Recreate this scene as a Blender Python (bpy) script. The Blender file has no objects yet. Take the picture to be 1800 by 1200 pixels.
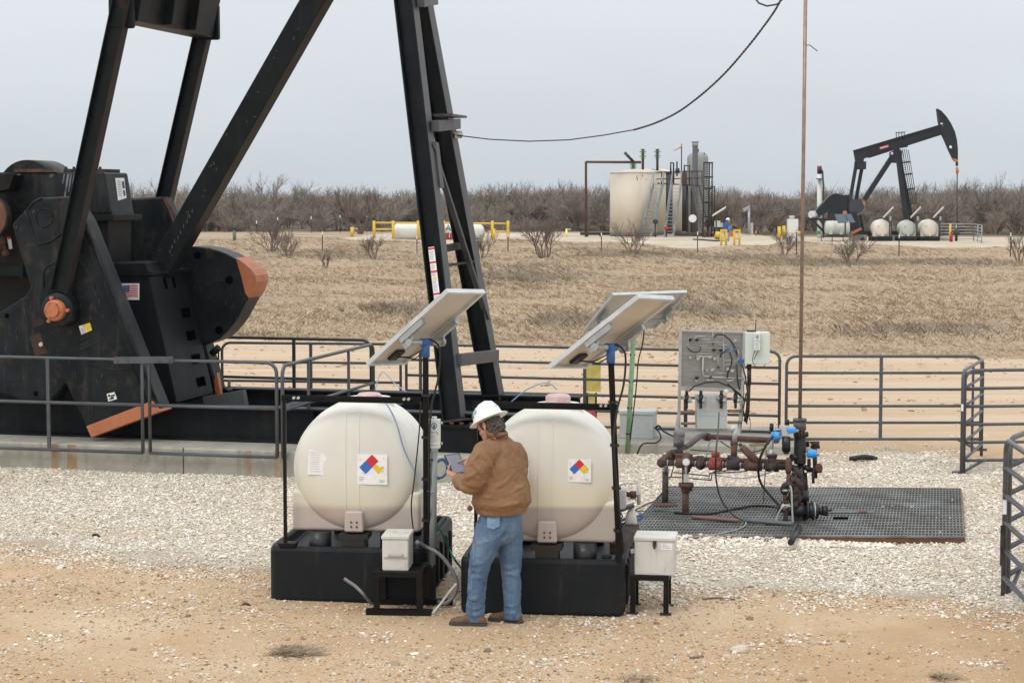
import bpy, bmesh, math, random
import numpy as np
from mathutils import Vector, Matrix
R = math.radians
random.seed(7); rng = np.random.default_rng(11)
scene = bpy.context.scene
col = scene.collection

# ------------------------------------------------------------------ camera
FPX, HORIZON, CAM_H = 3400.0, 345.0, 3.57
PITCH = math.atan((600 - HORIZON) / FPX)
cam = bpy.data.cameras.new('camera'); cam_o = bpy.data.objects.new('camera', cam); col.objects.link(cam_o)
cam_o.location = (0, 0, CAM_H); cam_o.rotation_euler = (math.pi / 2 - PITCH, 0, 0)
cam.sensor_width = 36; cam.lens = FPX / 1800 * 36; cam.clip_end = 4000; cam.clip_start = .1
scene.camera = cam_o

# ------------------------------------------------------------------ sky, sun, exposure
SUN_EL, SUN_AZ = R(52), R(215)
w = bpy.data.worlds.new('World'); scene.world = w; w.use_nodes = True
nt = w.node_tree; nt.nodes.clear()
def wn(t): return nt.nodes.new(t)
sky = wn('ShaderNodeTexSky'); sky.sky_type = 'NISHITA'; sky.sun_disc = False
sky.sun_elevation = SUN_EL; sky.sun_rotation = SUN_AZ
hs = wn('ShaderNodeHueSaturation'); hs.inputs['Saturation'].default_value = .12; hs.inputs['Value'].default_value = 1.0
nt.links.new(sky.outputs[0], hs.inputs['Color'])
tc = wn('ShaderNodeTexCoord'); sx = wn('ShaderNodeSeparateXYZ'); nt.links.new(tc.outputs['Generated'], sx.inputs[0])
cr = wn('ShaderNodeValToRGB'); e = cr.color_ramp.elements
e[0].position = 0.0; e[0].color = (.405, .437, .468, 1)
e[1].position = 1.0; e[1].color = (.92, .94, .97, 1)
for p, c in ((.1, (.475, .505, .53, 1)), (.3, (.70, .72, .74, 1))):
    q = e.new(p); q.color = c
nt.links.new(sx.outputs['Z'], cr.inputs[0])
nz = wn('ShaderNodeTexNoise'); nz.inputs['Scale'].default_value = 2.2; nz.inputs['Detail'].default_value = 5
mp = wn('ShaderNodeMapping'); mp.inputs['Scale'].default_value = (1, 1, 5); nt.links.new(tc.outputs['Generated'], mp.inputs[0]); nt.links.new(mp.outputs[0], nz.inputs['Vector'])
mr = wn('ShaderNodeMapRange'); mr.inputs[1].default_value = .3; mr.inputs[2].default_value = .7; mr.inputs[3].default_value = 14.9; mr.inputs[4].default_value = 17.2
nt.links.new(nz.outputs[0], mr.inputs[0])
vm = wn('ShaderNodeVectorMath'); vm.operation = 'SCALE'; nt.links.new(cr.outputs[0], vm.inputs[0]); nt.links.new(mr.outputs[0], vm.inputs['Scale'])
mx = wn('ShaderNodeMixRGB'); mx.inputs[0].default_value = .93; nt.links.new(hs.outputs[0], mx.inputs[1]); nt.links.new(vm.outputs[0], mx.inputs[2])
bg = wn('ShaderNodeBackground'); bg.inputs[1].default_value = .1; nt.links.new(mx.outputs[0], bg.inputs[0])
wo = wn('ShaderNodeOutputWorld'); nt.links.new(bg.outputs[0], wo.inputs[0])
sun = bpy.data.lights.new('sun', 'SUN'); sun.energy = 1.0; sun.angle = R(22); sun.color = (1, .97, .92)
so = bpy.data.objects.new('sun', sun); col.objects.link(so)
so.rotation_euler = (math.pi / 2 - SUN_EL, 0, math.pi - SUN_AZ)   # light comes from the sky's sun bearing
so.location = (-20, -20, 60)
scene.view_settings.view_transform = 'Standard'; scene.view_settings.look = 'None'
scene.view_settings.exposure = 0.0; scene.view_settings.gamma = 1.0
scene.render.engine = 'CYCLES'

# ------------------------------------------------------------------ pixel rays -> real points in the place
def ray(px, py):
    a = (px - 900) / FPX; b = (py - 600) / FPX
    c, s = math.cos(PITCH), math.sin(PITCH)
    return Vector((a, c - b * s, -s - b * c))
CAMP = Vector((0, 0, CAM_H))
def G(px, py, z=0.0):
    d = ray(px, py); return CAMP + d * ((z - CAM_H) / d.z)
def PY(px, py, Y):
    d = ray(px, py); return CAMP + d * (Y / d.y)
def project(p):
    d = Vector(p) - CAMP; c, s = math.cos(PITCH), math.sin(PITCH)
    f = d.y * c - d.z * s; u = d.y * s + d.z * c
    return 900 + FPX * d.x / f, 600 - FPX * u / f
# pumpjack frame
PA = R(14); EU = Vector((math.cos(PA), -math.sin(PA), 0)); EV = Vector((math.sin(PA), math.cos(PA), 0)); PO = Vector((-.47, 25.8, 0))
def PJ(px, py, v):
    d = ray(px, py); t = (PO + EV * v - CAMP).dot(EV) / d.dot(EV); return CAMP + d * t
def uvz(u, v, z): return PO + EU * u + EV * v + Vector((0, 0, z))

# ------------------------------------------------------------------ mesh builder
def ortho(t, hint=None):
    t = t.normalized()
    h = Vector(hint) if hint is not None else (Vector((0, 0, 1)) if abs(t.z) < .9 else Vector((1, 0, 0)))
    a = (h - t * h.dot(t))
    if a.length < 1e-6: a = Vector((1, 0, 0)) - t * t.x
    a.normalize(); return a, t.cross(a)
class MB:
    def __init__(s): s.V = []; s.F = []; s.S = []; s.M = []
    def add(s, vs, fs, smooth=False, mi=0):
        o = len(s.V); s.V += [tuple(v) for v in vs]
        for f in fs: s.F.append([o + i for i in f]); s.S.append(smooth); s.M.append(mi)
        return s
    def box(s, c, size, ax=None, mi=0):
        c = Vector(c); ax = ax or (Vector((1, 0, 0)), Vector((0, 1, 0)), Vector((0, 0, 1)))
        h = [x / 2 for x in size]; vs = []
        for k in (-1, 1):
            for j in (-1, 1):
                for i in (-1, 1): vs.append(c + ax[0] * (h[0] * i) + ax[1] * (h[1] * j) + ax[2] * (h[2] * k))
        return s.add(vs, [(0, 2, 3, 1), (4, 5, 7, 6), (0, 1, 5, 4), (2, 6, 7, 3), (0, 4, 6, 2), (1, 3, 7, 5)], mi=mi)
    def b2(s, lo, hi, mi=0):
        return s.box([(a + b) / 2 for a, b in zip(lo, hi)], [abs(b - a) for a, b in zip(lo, hi)], mi=mi)
    def beam(s, p0, p1, wd, ht, side=None, mi=0):
        p0, p1 = Vector(p0), Vector(p1); t = p1 - p0
        a, b = ortho(t, side); L = t.length
        return s.box((p0 + p1) / 2, (L, wd, ht), (t.normalized(), a, b), mi)
    def extr(s, prof, p0, p1, side=None, mi=0):
        p0, p1 = Vector(p0), Vector(p1); a, b = ortho(p1 - p0, side); n = len(prof)
        vs = [p0 + a * x + b * y for x, y in prof] + [p1 + a * x + b * y for x, y in prof]
        fs = [(i, (i + 1) % n, n + (i + 1) % n, n + i) for i in range(n)] + [tuple(range(n - 1, -1, -1)), tuple(range(n, 2 * n))]
        return s.add(vs, fs, mi=mi)
    def ibeam(s, p0, p1, wd, ht, tf=.02, tw=.016, side=None, mi=0):
        # flanges face +-side, wd = distance between outer flange faces, ht = flange width
        x, y, k = wd / 2, ht / 2, tw / 2
        return s.extr([(-x, -y), (-x + tf, -y), (-x + tf, -k), (x - tf, -k), (x - tf, -y), (x, -y), (x, y), (x - tf, y), (x - tf, k), (-x + tf, k), (-x + tf, y), (-x, y)], p0, p1, side, mi)
    def tube(s, pts, r, n=8, mi=0, smooth=True, closed=False):
        pts = [Vector(p) for p in pts]; m = len(pts)
        rs = r if isinstance(r, (list, tuple)) else [r] * m
        vs = []; a = None
        for i in range(m):
            t = (pts[min(i + 1, m - 1)] - pts[i]).normalized() + (pts[i] - pts[max(i - 1, 0)]).normalized()
            if t.length < 1e-9: t = Vector((0, 0, 1))
            t.normalize()
            if a is None: a, b = ortho(t)
            else:
                a = a - t * a.dot(t)
                if a.length < 1e-6: a, b = ortho(t)
                a.normalize(); b = t.cross(a)
            for k in range(n):
                q = 2 * math.pi * k / n; vs.append(pts[i] + (a * math.cos(q) + b * math.sin(q)) * rs[i])
        fs = [(i * n + k, i * n + (k + 1) % n, (i + 1) * n + (k + 1) % n, (i + 1) * n + k) for i in range(m - 1) for k in range(n)]
        s.add(vs, fs, smooth, mi)
        o = len(s.V) - len(vs)
        s.F.append([o + k for k in range(n - 1, -1, -1)]); s.S.append(False); s.M.append(mi)
        s.F.append([o + (m - 1) * n + k for k in range(n)]); s.S.append(False); s.M.append(mi)
        return s
    def cyl(s, p0, p1, r, r2=None, n=16, mi=0): return s.tube([p0, p1], [r, r if r2 is None else r2], n, mi)
    def lathe(s, prof, c, axis=(0, 0, 1), n=32, mi=0, smooth=True, hint=None):
        c = Vector(c); t = Vector(axis).normalized(); a, b = ortho(t, hint); vs = []
        if len(prof) == 2 and prof[0][1] == prof[1][1]:
            return s.add([c + t * prof[1][1] + (a * math.cos(6.2832 * k / n) + b * math.sin(6.2832 * k / n)) * prof[1][0] for k in range(n)], [tuple(range(n))], mi=mi)
        for r, h in prof:
            for k in range(n):
                q = 2 * math.pi * k / n; vs.append(c + t * h + (a * math.cos(q) + b * math.sin(q)) * max(r, 1e-4))
        m = len(prof)
        s.add(vs, [(i * n + k, i * n + (k + 1) % n, (i + 1) * n + (k + 1) % n, (i + 1) * n + k) for i in range(m - 1) for k in range(n)], smooth, mi)
        o = len(s.V) - len(vs)
        s.F.append([o + k for k in range(n - 1, -1, -1)]); s.S.append(False); s.M.append(mi)
        s.F.append([o + (m - 1) * n + k for k in range(n)]); s.S.append(False); s.M.append(mi)
        return s
    def prism(s, poly, vec, mi=0):
        n = len(poly); vec = Vector(vec); P = [Vector(p) for p in poly]
        vs = P + [p + vec for p in P]
        return s.add(vs, [tuple(range(n)), tuple(range(2 * n - 1, n - 1, -1))] + [(i, n + i, n + (i + 1) % n, (i + 1) % n) for i in range(n)], mi=mi)
    def loft(s, rings, n=20, mi=0, power=2.0):
        # rings: (centre, vec a, vec b)
        vs = []; m = len(rings)
        for c, a, b in rings:
            for k in range(n):
                q = 2 * math.pi * k / n; cc, ss = math.cos(q), math.sin(q)
                x = math.copysign(abs(cc) ** (2 / power), cc); y = math.copysign(abs(ss) ** (2 / power), ss)
                vs.append(Vector(c) + Vector(a) * x + Vector(b) * y)
        s.add(vs, [(i * n + k, i * n + (k + 1) % n, (i + 1) * n + (k + 1) % n, (i + 1) * n + k) for i in range(m - 1) for k in range(n)], True, mi)
        o = len(s.V) - len(vs)
        s.F.append([o + k for k in range(n - 1, -1, -1)]); s.S.append(False); s.M.append(mi)
        s.F.append([o + (m - 1) * n + k for k in range(n)]); s.S.append(False); s.M.append(mi)
        return s
    def ball(s, c, r, n=14, m=8, mi=0):
        r = (r, r, r) if not isinstance(r, (tuple, list)) else r; c = Vector(c)
        return s.loft([(c + Vector((0, 0, -r[2] * math.cos(math.pi * i / m))), Vector((r[0] * max(math.sin(math.pi * i / m), .01), 0, 0)), Vector((0, r[1] * max(math.sin(math.pi * i / m), .01), 0))) for i in range(m + 1)], n, mi)
    def quad(s, a, b, c, d, mi=0): return s.add([a, b, c, d], [(0, 1, 2, 3)], mi=mi)
    def build(s, name, mats, parent=None, origin=None, bevel=0, seg=1):
        mats = mats if isinstance(mats, (list, tuple)) else [mats]
        org = Vector(ORG[parent.name]) if parent is not None else Vector(origin or (0, 0, 0))
        me = bpy.data.meshes.new(name); vv = np.array(s.V, dtype=float) - np.array(org)
        me.from_pydata([tuple(v) for v in vv], [], s.F)
        me.polygons.foreach_set('use_smooth', s.S); me.polygons.foreach_set('material_index', s.M)
        for m in mats: me.materials.append(m)
        bm = bmesh.new(); bm.from_mesh(me); bmesh.ops.recalc_face_normals(bm, faces=bm.faces); bm.to_mesh(me); bm.free()
        o = bpy.data.objects.new(name, me); col.objects.link(o)
        if parent is not None: o.parent = parent
        else: o.location = org
        ORG[o.name] = tuple(org)
        if bevel:
            b = o.modifiers.new('bevel', 'BEVEL'); b.width = bevel; b.segments = seg; b.limit_method = 'ANGLE'; b.angle_limit = R(40)
        return o
def _split(s, name, mats, parent, **k):
    # every loose piece of the builder becomes an object of its own
    p = list(range(len(s.V)))
    def root(i):
        while p[i] != i: p[i] = p[p[i]]; i = p[i]
        return i
    for f in s.F:
        for j in f[1:]: p[root(j)] = root(f[0])
    out = {}
    for f, sm, mi in zip(s.F, s.S, s.M):
        b = out.setdefault(root(f[0]), (MB(), {}))
        b[0].F.append([b[1].setdefault(i, len(b[1])) for i in f]); b[0].S.append(sm); b[0].M.append(mi)
    res = []
    for b, ix in out.values():
        b.V = [s.V[i] for i in ix]; res.append(b.build(name, mats, parent, **k))
    return res
MB.split = _split
ORG = {}
def tag(o, label, cat, group=None, kind=None):
    if label: o['label'] = label
    if cat: o['category'] = cat
    if group: o['group'] = group
    if kind: o['kind'] = kind
    return o
def thing(name, loc, label, cat, group=None, local=False):
    o = bpy.data.objects.new(name, None); col.objects.link(o); o.location = loc; o.empty_display_size = .2
    ORG[o.name] = (0, 0, 0) if local else tuple(loc)
    return tag(o, label, cat, group)
def copy_tree(o, parent=None):
    c = o.copy(); col.objects.link(c); c.parent = parent
    for ch in list(o.children): copy_tree(ch, c)
    return c
def struct(o): o['kind'] = 'structure'; return o

# ------------------------------------------------------------------ materials
def M_(name, c, rough=.6, metal=0, c2=None, scale=6, lo=.45, hi=.65, bump=0, bscale=40, spec=.5, c3=None, s3=1.5, lo3=.6, hi3=.72, stretch=None, c4=None, s4=3, lo4=.55, hi4=.75):
    m = bpy.data.materials.new(name); m.use_nodes = True; t = m.node_tree; L = t.links
    p = t.nodes['Principled BSDF']; p.inputs['Roughness'].default_value = rough; p.inputs['Metallic'].default_value = metal
    p.inputs['Specular IOR Level'].default_value = spec
    p.inputs['Base Color'].default_value = (*c, 1)
    tcn = t.nodes.new('ShaderNodeTexCoord'); vec = tcn.outputs['Object']
    if stretch:
        mp = t.nodes.new('ShaderNodeMapping'); mp.inputs['Scale'].default_value = stretch; L.new(vec, mp.inputs[0]); vec = mp.outputs[0]
    cur = None
    def layer(prev, col2, sc, lo, hi, det=6):
        n = t.nodes.new('ShaderNodeTexNoise'); n.inputs['Scale'].default_value = sc; n.inputs['Detail'].default_value = det; n.inputs['Roughness'].default_value = .65
        L.new(vec, n.inputs['Vector'])
        r = t.nodes.new('ShaderNodeMapRange'); r.inputs[1].default_value = lo; r.inputs[2].default_value = hi; L.new(n.outputs[0], r.inputs[0])
        x = t.nodes.new('ShaderNodeMixRGB'); L.new(r.outputs[0], x.inputs[0])
        if prev is None: x.inputs[1].default_value = (*c, 1)
        else: L.new(prev, x.inputs[1])
        x.inputs[2].default_value = (*col2, 1); return x.outputs[0]
    if c2: cur = layer(cur, c2, scale, lo, hi)
    if c3: cur = layer(cur, c3, s3, lo3, hi3, 10)
    if c4:      # runs and streaks down the surface
        mp = t.nodes.new('ShaderNodeMapping'); mp.inputs['Scale'].default_value = (4, 4, .45); L.new(tcn.outputs['Object'], mp.inputs[0]); vec = mp.outputs[0]
        cur = layer(cur, c4, s4, lo4, hi4, 7); vec = tcn.outputs['Object']
    if cur is not None: L.new(cur, p.inputs['Base Color'])
    if bump:
        n = t.nodes.new('ShaderNodeTexNoise'); n.inputs['Scale'].default_value = bscale; n.inputs['Detail'].default_value = 4; L.new(vec, n.inputs['Vector'])
        b = t.nodes.new('ShaderNodeBump'); b.inputs['Strength'].default_value = bump; b.inputs['Distance'].default_value = .02; L.new(n.outputs[0], b.inputs['Height']); L.new(b.outputs[0], p.inputs['Normal'])
    m['cur'] = 0
    return m
BLACK = M_('black_paint', (.006, .0082, .0096), .48, c2=(.011, .0135, .015), scale=3, c3=(.045, .028, .02), s3=2.5, lo3=.60, hi3=.8, bump=.15, bscale=25, spec=.15, c4=(.022, .021, .021), s4=1.6, lo4=.55, hi4=.8)
BLACK_MACH = M_('black_machine_paint', (.0065, .0092, .0112), .42, c2=(.019, .023, .026), scale=2.2, lo=.42, hi=.72, c3=(.085, .058, .042), s3=3.5, lo3=.56, hi3=.80, bump=.25, bscale=18, spec=.18, c4=(.055, .05, .046), s4=1.6, lo4=.54, hi4=.80)
BLACK_DARK = M_('black_oily_steel', (.006, .0065, .007), .5, c2=(.02, .013, .01), scale=3, lo=.5, hi=.7, spec=.2)
RUSTEDGE = M_('rust_streak', (.11, .05, .03), .8, c2=(.03, .02, .017), scale=9)
GREYEDGE = M_('grey_paint', (.07, .071, .076), .5, c2=(.05, .051, .055), scale=4, bump=.1)
ORANGE = M_('orange_paint', (.50, .17, .075), .5, c2=(.42, .13, .055), scale=5, c3=(.2, .08, .05), s3=6, lo3=.66, hi3=.75, bump=.1)
FENCE = M_('grey_fence_paint', (.085, .09, .10), .42, c2=(.065, .068, .075), scale=5, c3=(.16, .14, .12), s3=9, lo3=.66, hi3=.72)
FENCE_DK = M_('dark_rail_paint', (.03, .033, .036), .45, c2=(.05, .05, .05), scale=5)
GALV = M_('galvanised_steel', (.42, .45, .46), .42, .55, c2=(.33, .36, .38), scale=14)
ALU = M_('aluminium_frame', (.62, .65, .67), .4, .35, c2=(.52, .55, .57), scale=6)
STAIN = M_('stainless_sheet', (.36, .345, .325), .42, .6, c2=(.30, .285, .27), scale=5, stretch=(1, 1, 6))
STEELW = M_('pale_steel', (.52, .52, .49), .5, .25, c2=(.42, .41, .38), scale=7)
RUST = M_('rusty_pipe', (.085, .042, .03), .8, c2=(.14, .065, .04), scale=16, c3=(.03, .022, .02), s3=7, lo3=.5, hi3=.68, bump=.4, bscale=70)
RUST_DK = M_('dark_rusty_iron', (.045, .03, .026), .7, c2=(.09, .05, .035), scale=14, c3=(.018, .016, .016), s3=8, lo3=.45, hi3=.6, bump=.4, bscale=60)
IRON = M_('black_iron', (.013, .013, .014), .38, c2=(.05, .035, .028), scale=12, lo=.56, hi=.72, bump=.2)
CONC = M_('concrete', (.36, .345, .29), .9, c2=(.28, .27, .225), scale=2.5, c3=(.45, .42, .36), s3=8, lo3=.55, hi3=.7, bump=.25, bscale=30, c4=(.22, .20, .165), s4=1.2, lo4=.55, hi4=.75)
CONC_ST = M_('rust_stain', (.33, .20, .11), .9, c2=(.36, .32, .25), scale=7)
POLY_BLK = M_('black_poly', (.0105, .013, .0155), .5, c2=(.015, .017, .019), spec=.18, scale=3, c4=(.05, .045, .038), s4=2.5, lo4=.58, hi4=.85, c3=(.06, .05, .04), s3=2.2, lo3=.58, hi3=.8, bump=.08)
CAP_PINK = M_('pink_cap', (.56, .38, .37), .45, c2=(.66, .52, .50), scale=9)
WHITE = M_('white_enamel', (.72, .74, .72), .4, c2=(.66, .68, .66), scale=4)
GREYBOX = M_('grey_enamel', (.50, .52, .52), .45, c2=(.44, .46, .46), scale=5)
GREENW = M_('pale_green_enamel', (.66, .70, .64), .4)
BATT = M_('weathered_white_box', (.64, .635, .60), .55, c2=(.56, .55, .51), scale=5, c3=(.42, .39, .34), s3=9, lo3=.6, hi3=.78, stretch=(2, 2, .6))
BACKSH = M_('panel_backsheet', (.60, .565, .50), .5, c2=(.55, .51, .44), scale=3)
CELL = M_('solar_cells', (.02, .03, .07), .15)
BLUEP = M_('blue_plastic', (.035, .125, .36), .5, c2=(.05, .16, .42), scale=8)
BLUEV = M_('blue_valve_paint', (.035, .31, .80), .4, c2=(.05, .35, .82), scale=20)
RUBBER = M_('black_rubber', (.012, .012, .012), .55)
HOSEG = M_('grey_hose', (.22, .23, .23), .5)
HOSEB = M_('blue_tube', (.07, .16, .38), .4); HOSEP = M_('pale_blue_tube', (.22, .30, .45), .4)
HOSEGR = M_('green_wire', (.03, .16, .10), .5)
GREENP = M_('pale_green_post', (.24, .42, .25), .5, c2=(.30, .46, .30), scale=6)
YELLOW = M_('yellow_paint', (.72, .48, .045), .5, c2=(.66, .43, .05), scale=6)
YELLOW_PALE = M_('pale_yellow_sign', (.95, .83, .30), .5, c2=(.92, .79, .28), scale=3)
RED = M_('red_paint', (.42, .02, .02), .5, c2=(.34, .03, .025), scale=12)
REDV = M_('faded_red_valve', (.30, .045, .035), .65, c2=(.18, .05, .04), scale=20)
PAPER = M_('white_paper', (.88, .88, .88), .6, c2=(.80, .80, .80), scale=20)
D_RED = M_('decal_red', (.62, .025, .04), .5); D_BLUE = M_('decal_blue', (.03, .15, .50), .5); D_YEL = M_('decal_yellow', (.80, .56, .02), .5)
D_GREY = M_('decal_grey_print', (.35, .35, .36), .6); D_NAVY = M_('decal_navy', (.03, .05, .16), .5); D_GREEN = M_('decal_green', (.03, .30, .13), .5); D_SKY = M_('decal_pale_blue', (.30, .45, .62), .5); D_BLACK = M_('decal_black', (.02, .02, .02), .5)
D_DRED = M_('decal_dark_red', (.42, .05, .06), .5)
ROD = M_('polished_rod', (.30, .22, .17), .4, .4, c2=(.22, .15, .11), scale=9)
CABLE = M_('steel_cable', (.05, .045, .045), .6)
DENIM = M_('denim', (.082, .145, .24), .85, c2=(.165, .245, .35), scale=5, lo=.45, hi=.66, c3=(.045, .085, .155), s3=9, lo3=.5, hi3=.72, bump=.5, bscale=26, stretch=(1, 1, .55))
DENIM_L = M_('worn_denim', (.185, .285, .41), .85, c2=(.13, .22, .35), scale=14)
CANVAS = M_('brown_duck_canvas', (.245, .137, .07), .9, c2=(.29, .166, .088), scale=5, c3=(.185, .094, .047), s3=10, lo3=.5, hi3=.75, bump=.35, bscale=30)
CANVAS_D = M_('brown_canvas_seam', (.16, .072, .03), .9)
SKIN = M_('skin', (.50, .24, .17), .55, c2=(.56, .29, .21), scale=18)
HAIR = M_('greying_hair', (.06, .045, .038), .75, c2=(.15, .13, .12), scale=55, lo=.45, hi=.6, bump=.7, bscale=90)
BOOT = M_('brown_leather_boot', (.125, .068, .04), .7, c2=(.19, .11, .07), scale=12, bump=.3)
SOLE = M_('boot_sole', (.05, .045, .042), .8)
HATM = M_('white_hard_hat', (.80, .81, .80), .28)
LIMESTONE = M_('limestone_rock', (.60, .53, .43), .9, c2=(.48, .41, .32), scale=9, bump=.5)
SCREEN = M_('tablet_screen', (.19, .20, .25), .2)
ORANGE_FL = M_('orange_plastic', (.9, .17, .04), .5)
TANKCREAM = M_('cream_tank_paint', (.62, .55, .45), .55, c2=(.57, .50, .40), scale=.5, c3=(.40, .24, .13), s3=1.2, lo3=.70, hi3=.80, stretch=(1, 1, .5), c4=(.47, .38, .28), s4=.35, lo4=.56, hi4=.75)
TANKCREAM_Y = M_('yellowed_cream_paint', (.54, .50, .37), .55, c2=(.48, .44, .32), scale=.5)
TANKBLACK = M_('dark_blue_tank_paint', (.018, .022, .03), .45)
VESSEL = M_('grey_vessel_paint', (.24, .26, .255), .5, c2=(.30, .31, .30), scale=.8)
STAIRGREY = M_('stair_galvanised', (.34, .37, .40), .5, .3)
FARBLACK = M_('dark_blue_black_paint', (.014, .017, .022), .5, c2=(.022, .025, .031), scale=1.2, spec=.3)
BARK = M_('bare_bark', (.17, .14, .115), .95, c2=(.23, .19, .155), scale=.6)
BARK_R = M_('reddish_twigs', (.15, .112, .094), .95, c2=(.20, .152, .128), scale=.9)
WIRE = M_('fence_wire', (.12, .11, .10), .6)
TPOST = M_('tee_post_green_black', (.02, .022, .02), .6)
def poly_tank(name, c, cl, level, soft=.012):
    m = bpy.data.materials.new(name); m.use_nodes = True; t = m.node_tree; L = t.links; p = t.nodes['Principled BSDF']
    p.inputs['Roughness'].default_value = .42
    tcn = t.nodes.new('ShaderNodeTexCoord'); s = t.nodes.new('ShaderNodeSeparateXYZ'); L.new(tcn.outputs['Object'], s.inputs[0])
    n = t.nodes.new('ShaderNodeTexNoise'); n.inputs['Scale'].default_value = 3; n.inputs['Detail'].default_value = 5; L.new(tcn.outputs['Object'], n.inputs['Vector'])
    r = t.nodes.new('ShaderNodeMapRange'); r.inputs[1].default_value = level - soft; r.inputs[2].default_value = level + soft; L.new(s.outputs[2], r.inputs[0])
    r2 = t.nodes.new('ShaderNodeMapRange'); r2.inputs[1].default_value = level; r2.inputs[2].default_value = level + .35; r2.inputs[3].default_value = .8; r2.inputs[4].default_value = 0; L.new(s.outputs[2], r2.inputs[0])
    a = t.nodes.new('ShaderNodeMixRGB'); a.inputs[1].default_value = (*c, 1); a.inputs[2].default_value = (c[0] * .98, c[1] * .93, c[2] * .80, 1); L.new(r2.outputs[0], a.inputs[0])
    b = t.nodes.new('ShaderNodeMixRGB'); L.new(r.outputs[0], b.inputs[0]); b.inputs[1].default_value = (*cl, 1); L.new(a.outputs[0], b.inputs[2])
    d = t.nodes.new('ShaderNodeMixRGB'); d.blend_type = 'MULTIPLY'; d.inputs[0].default_value = .25; L.new(b.outputs[0], d.inputs[1])
    rr = t.nodes.new('ShaderNodeMapRange'); rr.inputs[1].default_value = .3; rr.inputs[2].default_value = .7; rr.inputs[3].default_value = .75; rr.inputs[4].default_value = 1.05; L.new(n.outputs[0], rr.inputs[0]); L.new(rr.outputs[0], d.inputs[2])
    L.new(d.outputs[0], p.inputs['Base Color'])
    p.inputs['Subsurface Weight'].default_value = .25; p.inputs['Subsurface Radius'].default_value = (.05, .04, .03)
    return m

def text_mesh(txt, size):
    cu = bpy.data.curves.new('lettering', 'FONT'); cu.body = txt; cu.size = size; cu.align_x = 'CENTER'; cu.align_y = 'CENTER'
    o = bpy.data.objects.new('lettering', cu); col.objects.link(o)
    dg = bpy.context.evaluated_depsgraph_get(); me = o.evaluated_get(dg).to_mesh()
    V = [tuple(v.co) for v in me.vertices]; F = [tuple(p.vertices) for p in me.polygons]
    o.evaluated_get(dg).to_mesh_clear(); bpy.data.objects.remove(o); bpy.data.curves.remove(cu)
    return V, F
def _text(s, txt, size, org, xd, yd, mi=0):
    V, F = text_mesh(txt, size); org, xd, yd = Vector(org), Vector(xd), Vector(yd)
    return s.add([org + xd * v[0] + yd * v[1] for v in V], F, mi=mi)
MB.text = _text

# ------------------------------------------------------------------ ground: one sheet to the horizon
def interp(px, pl):
    return np.interp(px, [p[0] for p in pl], [p[1] for p in pl])
LOW = [(-300, 945), (0, 952), (250, 985), (480, 1000), (700, 1015), (900, 1045), (1180, 1040), (1330, 1028), (1450, 1036), (1600, 1052), (1800, 1066), (2100, 1078)]
UPP = [(-300, 700), (780, 790), (1060, 800), (1300, 795), (1400, 800), (1480, 802), (1560, 790), (1700, 806), (1760, 812), (2100, 820)]
GRS = [(-300, 590), (380, 594), (640, 600), (900, 604), (1200, 614), (1500, 623), (1700, 629), (2100, 640)]
def terrain(x, y):
    x = np.asarray(x, float); y = np.asarray(y, float)
    t = np.clip((y - 112) / 24, 0, 1); t = t * t * (3 - 2 * t)
    q = np.clip((x - 18.5) / 4, 0, 1); q = q * q * (3 - 2 * q)
    z = (.5 - .36 * q) * t
    f = np.clip((y - 44) / 15, 0, 1) * np.clip((150 - y) / 15, 0, 1)
    z = z + f * (.10 * np.sin(x * .11 + y * .07) + .07 * np.sin(x * .31 - y * .19 + 1) + .05 * np.sin(y * .55 + x * .05))
    z = z + np.clip((y - 112) / 6, 0, 1) * np.clip((140 - y) / 10, 0, 1) * (.12 * np.sin(x * .35) + .1 * np.sin(x * .9 + y * .4))
    return z
def zones(X, Y):
    D = np.maximum(Y, 3.0); c, s = math.cos(PITCH), math.sin(PITCH)
    f = D * c + CAM_H * s; u = D * s - CAM_H * c
    px = 900 + FPX * X / f; py = 600 - FPX * u / f
    d1 = (interp(px, LOW) - py) / 46; d2 = (py - interp(px, UPP)) / 16
    gravel = np.clip(.5 + .5 * np.minimum(d1, d2), 0, 1)
    grass = np.clip(.5 + .5 * (interp(px, GRS) - py) / 7, 0, 1)
    cal = np.zeros_like(X)
    m = (Y > 128) & (Y < 168)
    edge = np.interp(X, [-60, -15, -8, 2, 14, 20, 42, 90], [140, 135, 133, 131, 127, 135, 133, 136])
    cal[m] = np.clip((Y[m] - edge[m]) / 3 + .5, 0, 1) * np.clip((np.interp(X[m], [-60, -16, -10, 60], [146, 147, 164, 166]) - Y[m]) / 4, 0, 1) * np.clip((X[m] + 12.5) / 2, 0, 1)
    cal = np.maximum(cal, np.clip(1 - np.abs(Y - 152) / 1.6, 0, 1) * (X < -8) * .8)
    return gravel, grass, cal
def axis_steps(a, b, pts):
    out = []
    for lo, hi, st in pts: out += list(np.arange(lo, hi, st))
    return np.array(sorted(set(np.round(out + [b], 4))))
YS = axis_steps(-60, 3000, [(-60, 8, 6), (8, 32, .25), (32, 50, .5), (50, 180, 1.2), (180, 400, 15), (400, 3000, 260)])
XS = axis_steps(-3000, 3000, [(-3000, -300, 300), (-300, -60, 12), (-60, -10, 1.2), (-10, 10, .25), (10, 60, 1.2), (60, 300, 12), (300, 3000, 300)])
XX, YY = np.meshgrid(XS, YS)
ZZ = terrain(XX, YY)
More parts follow.
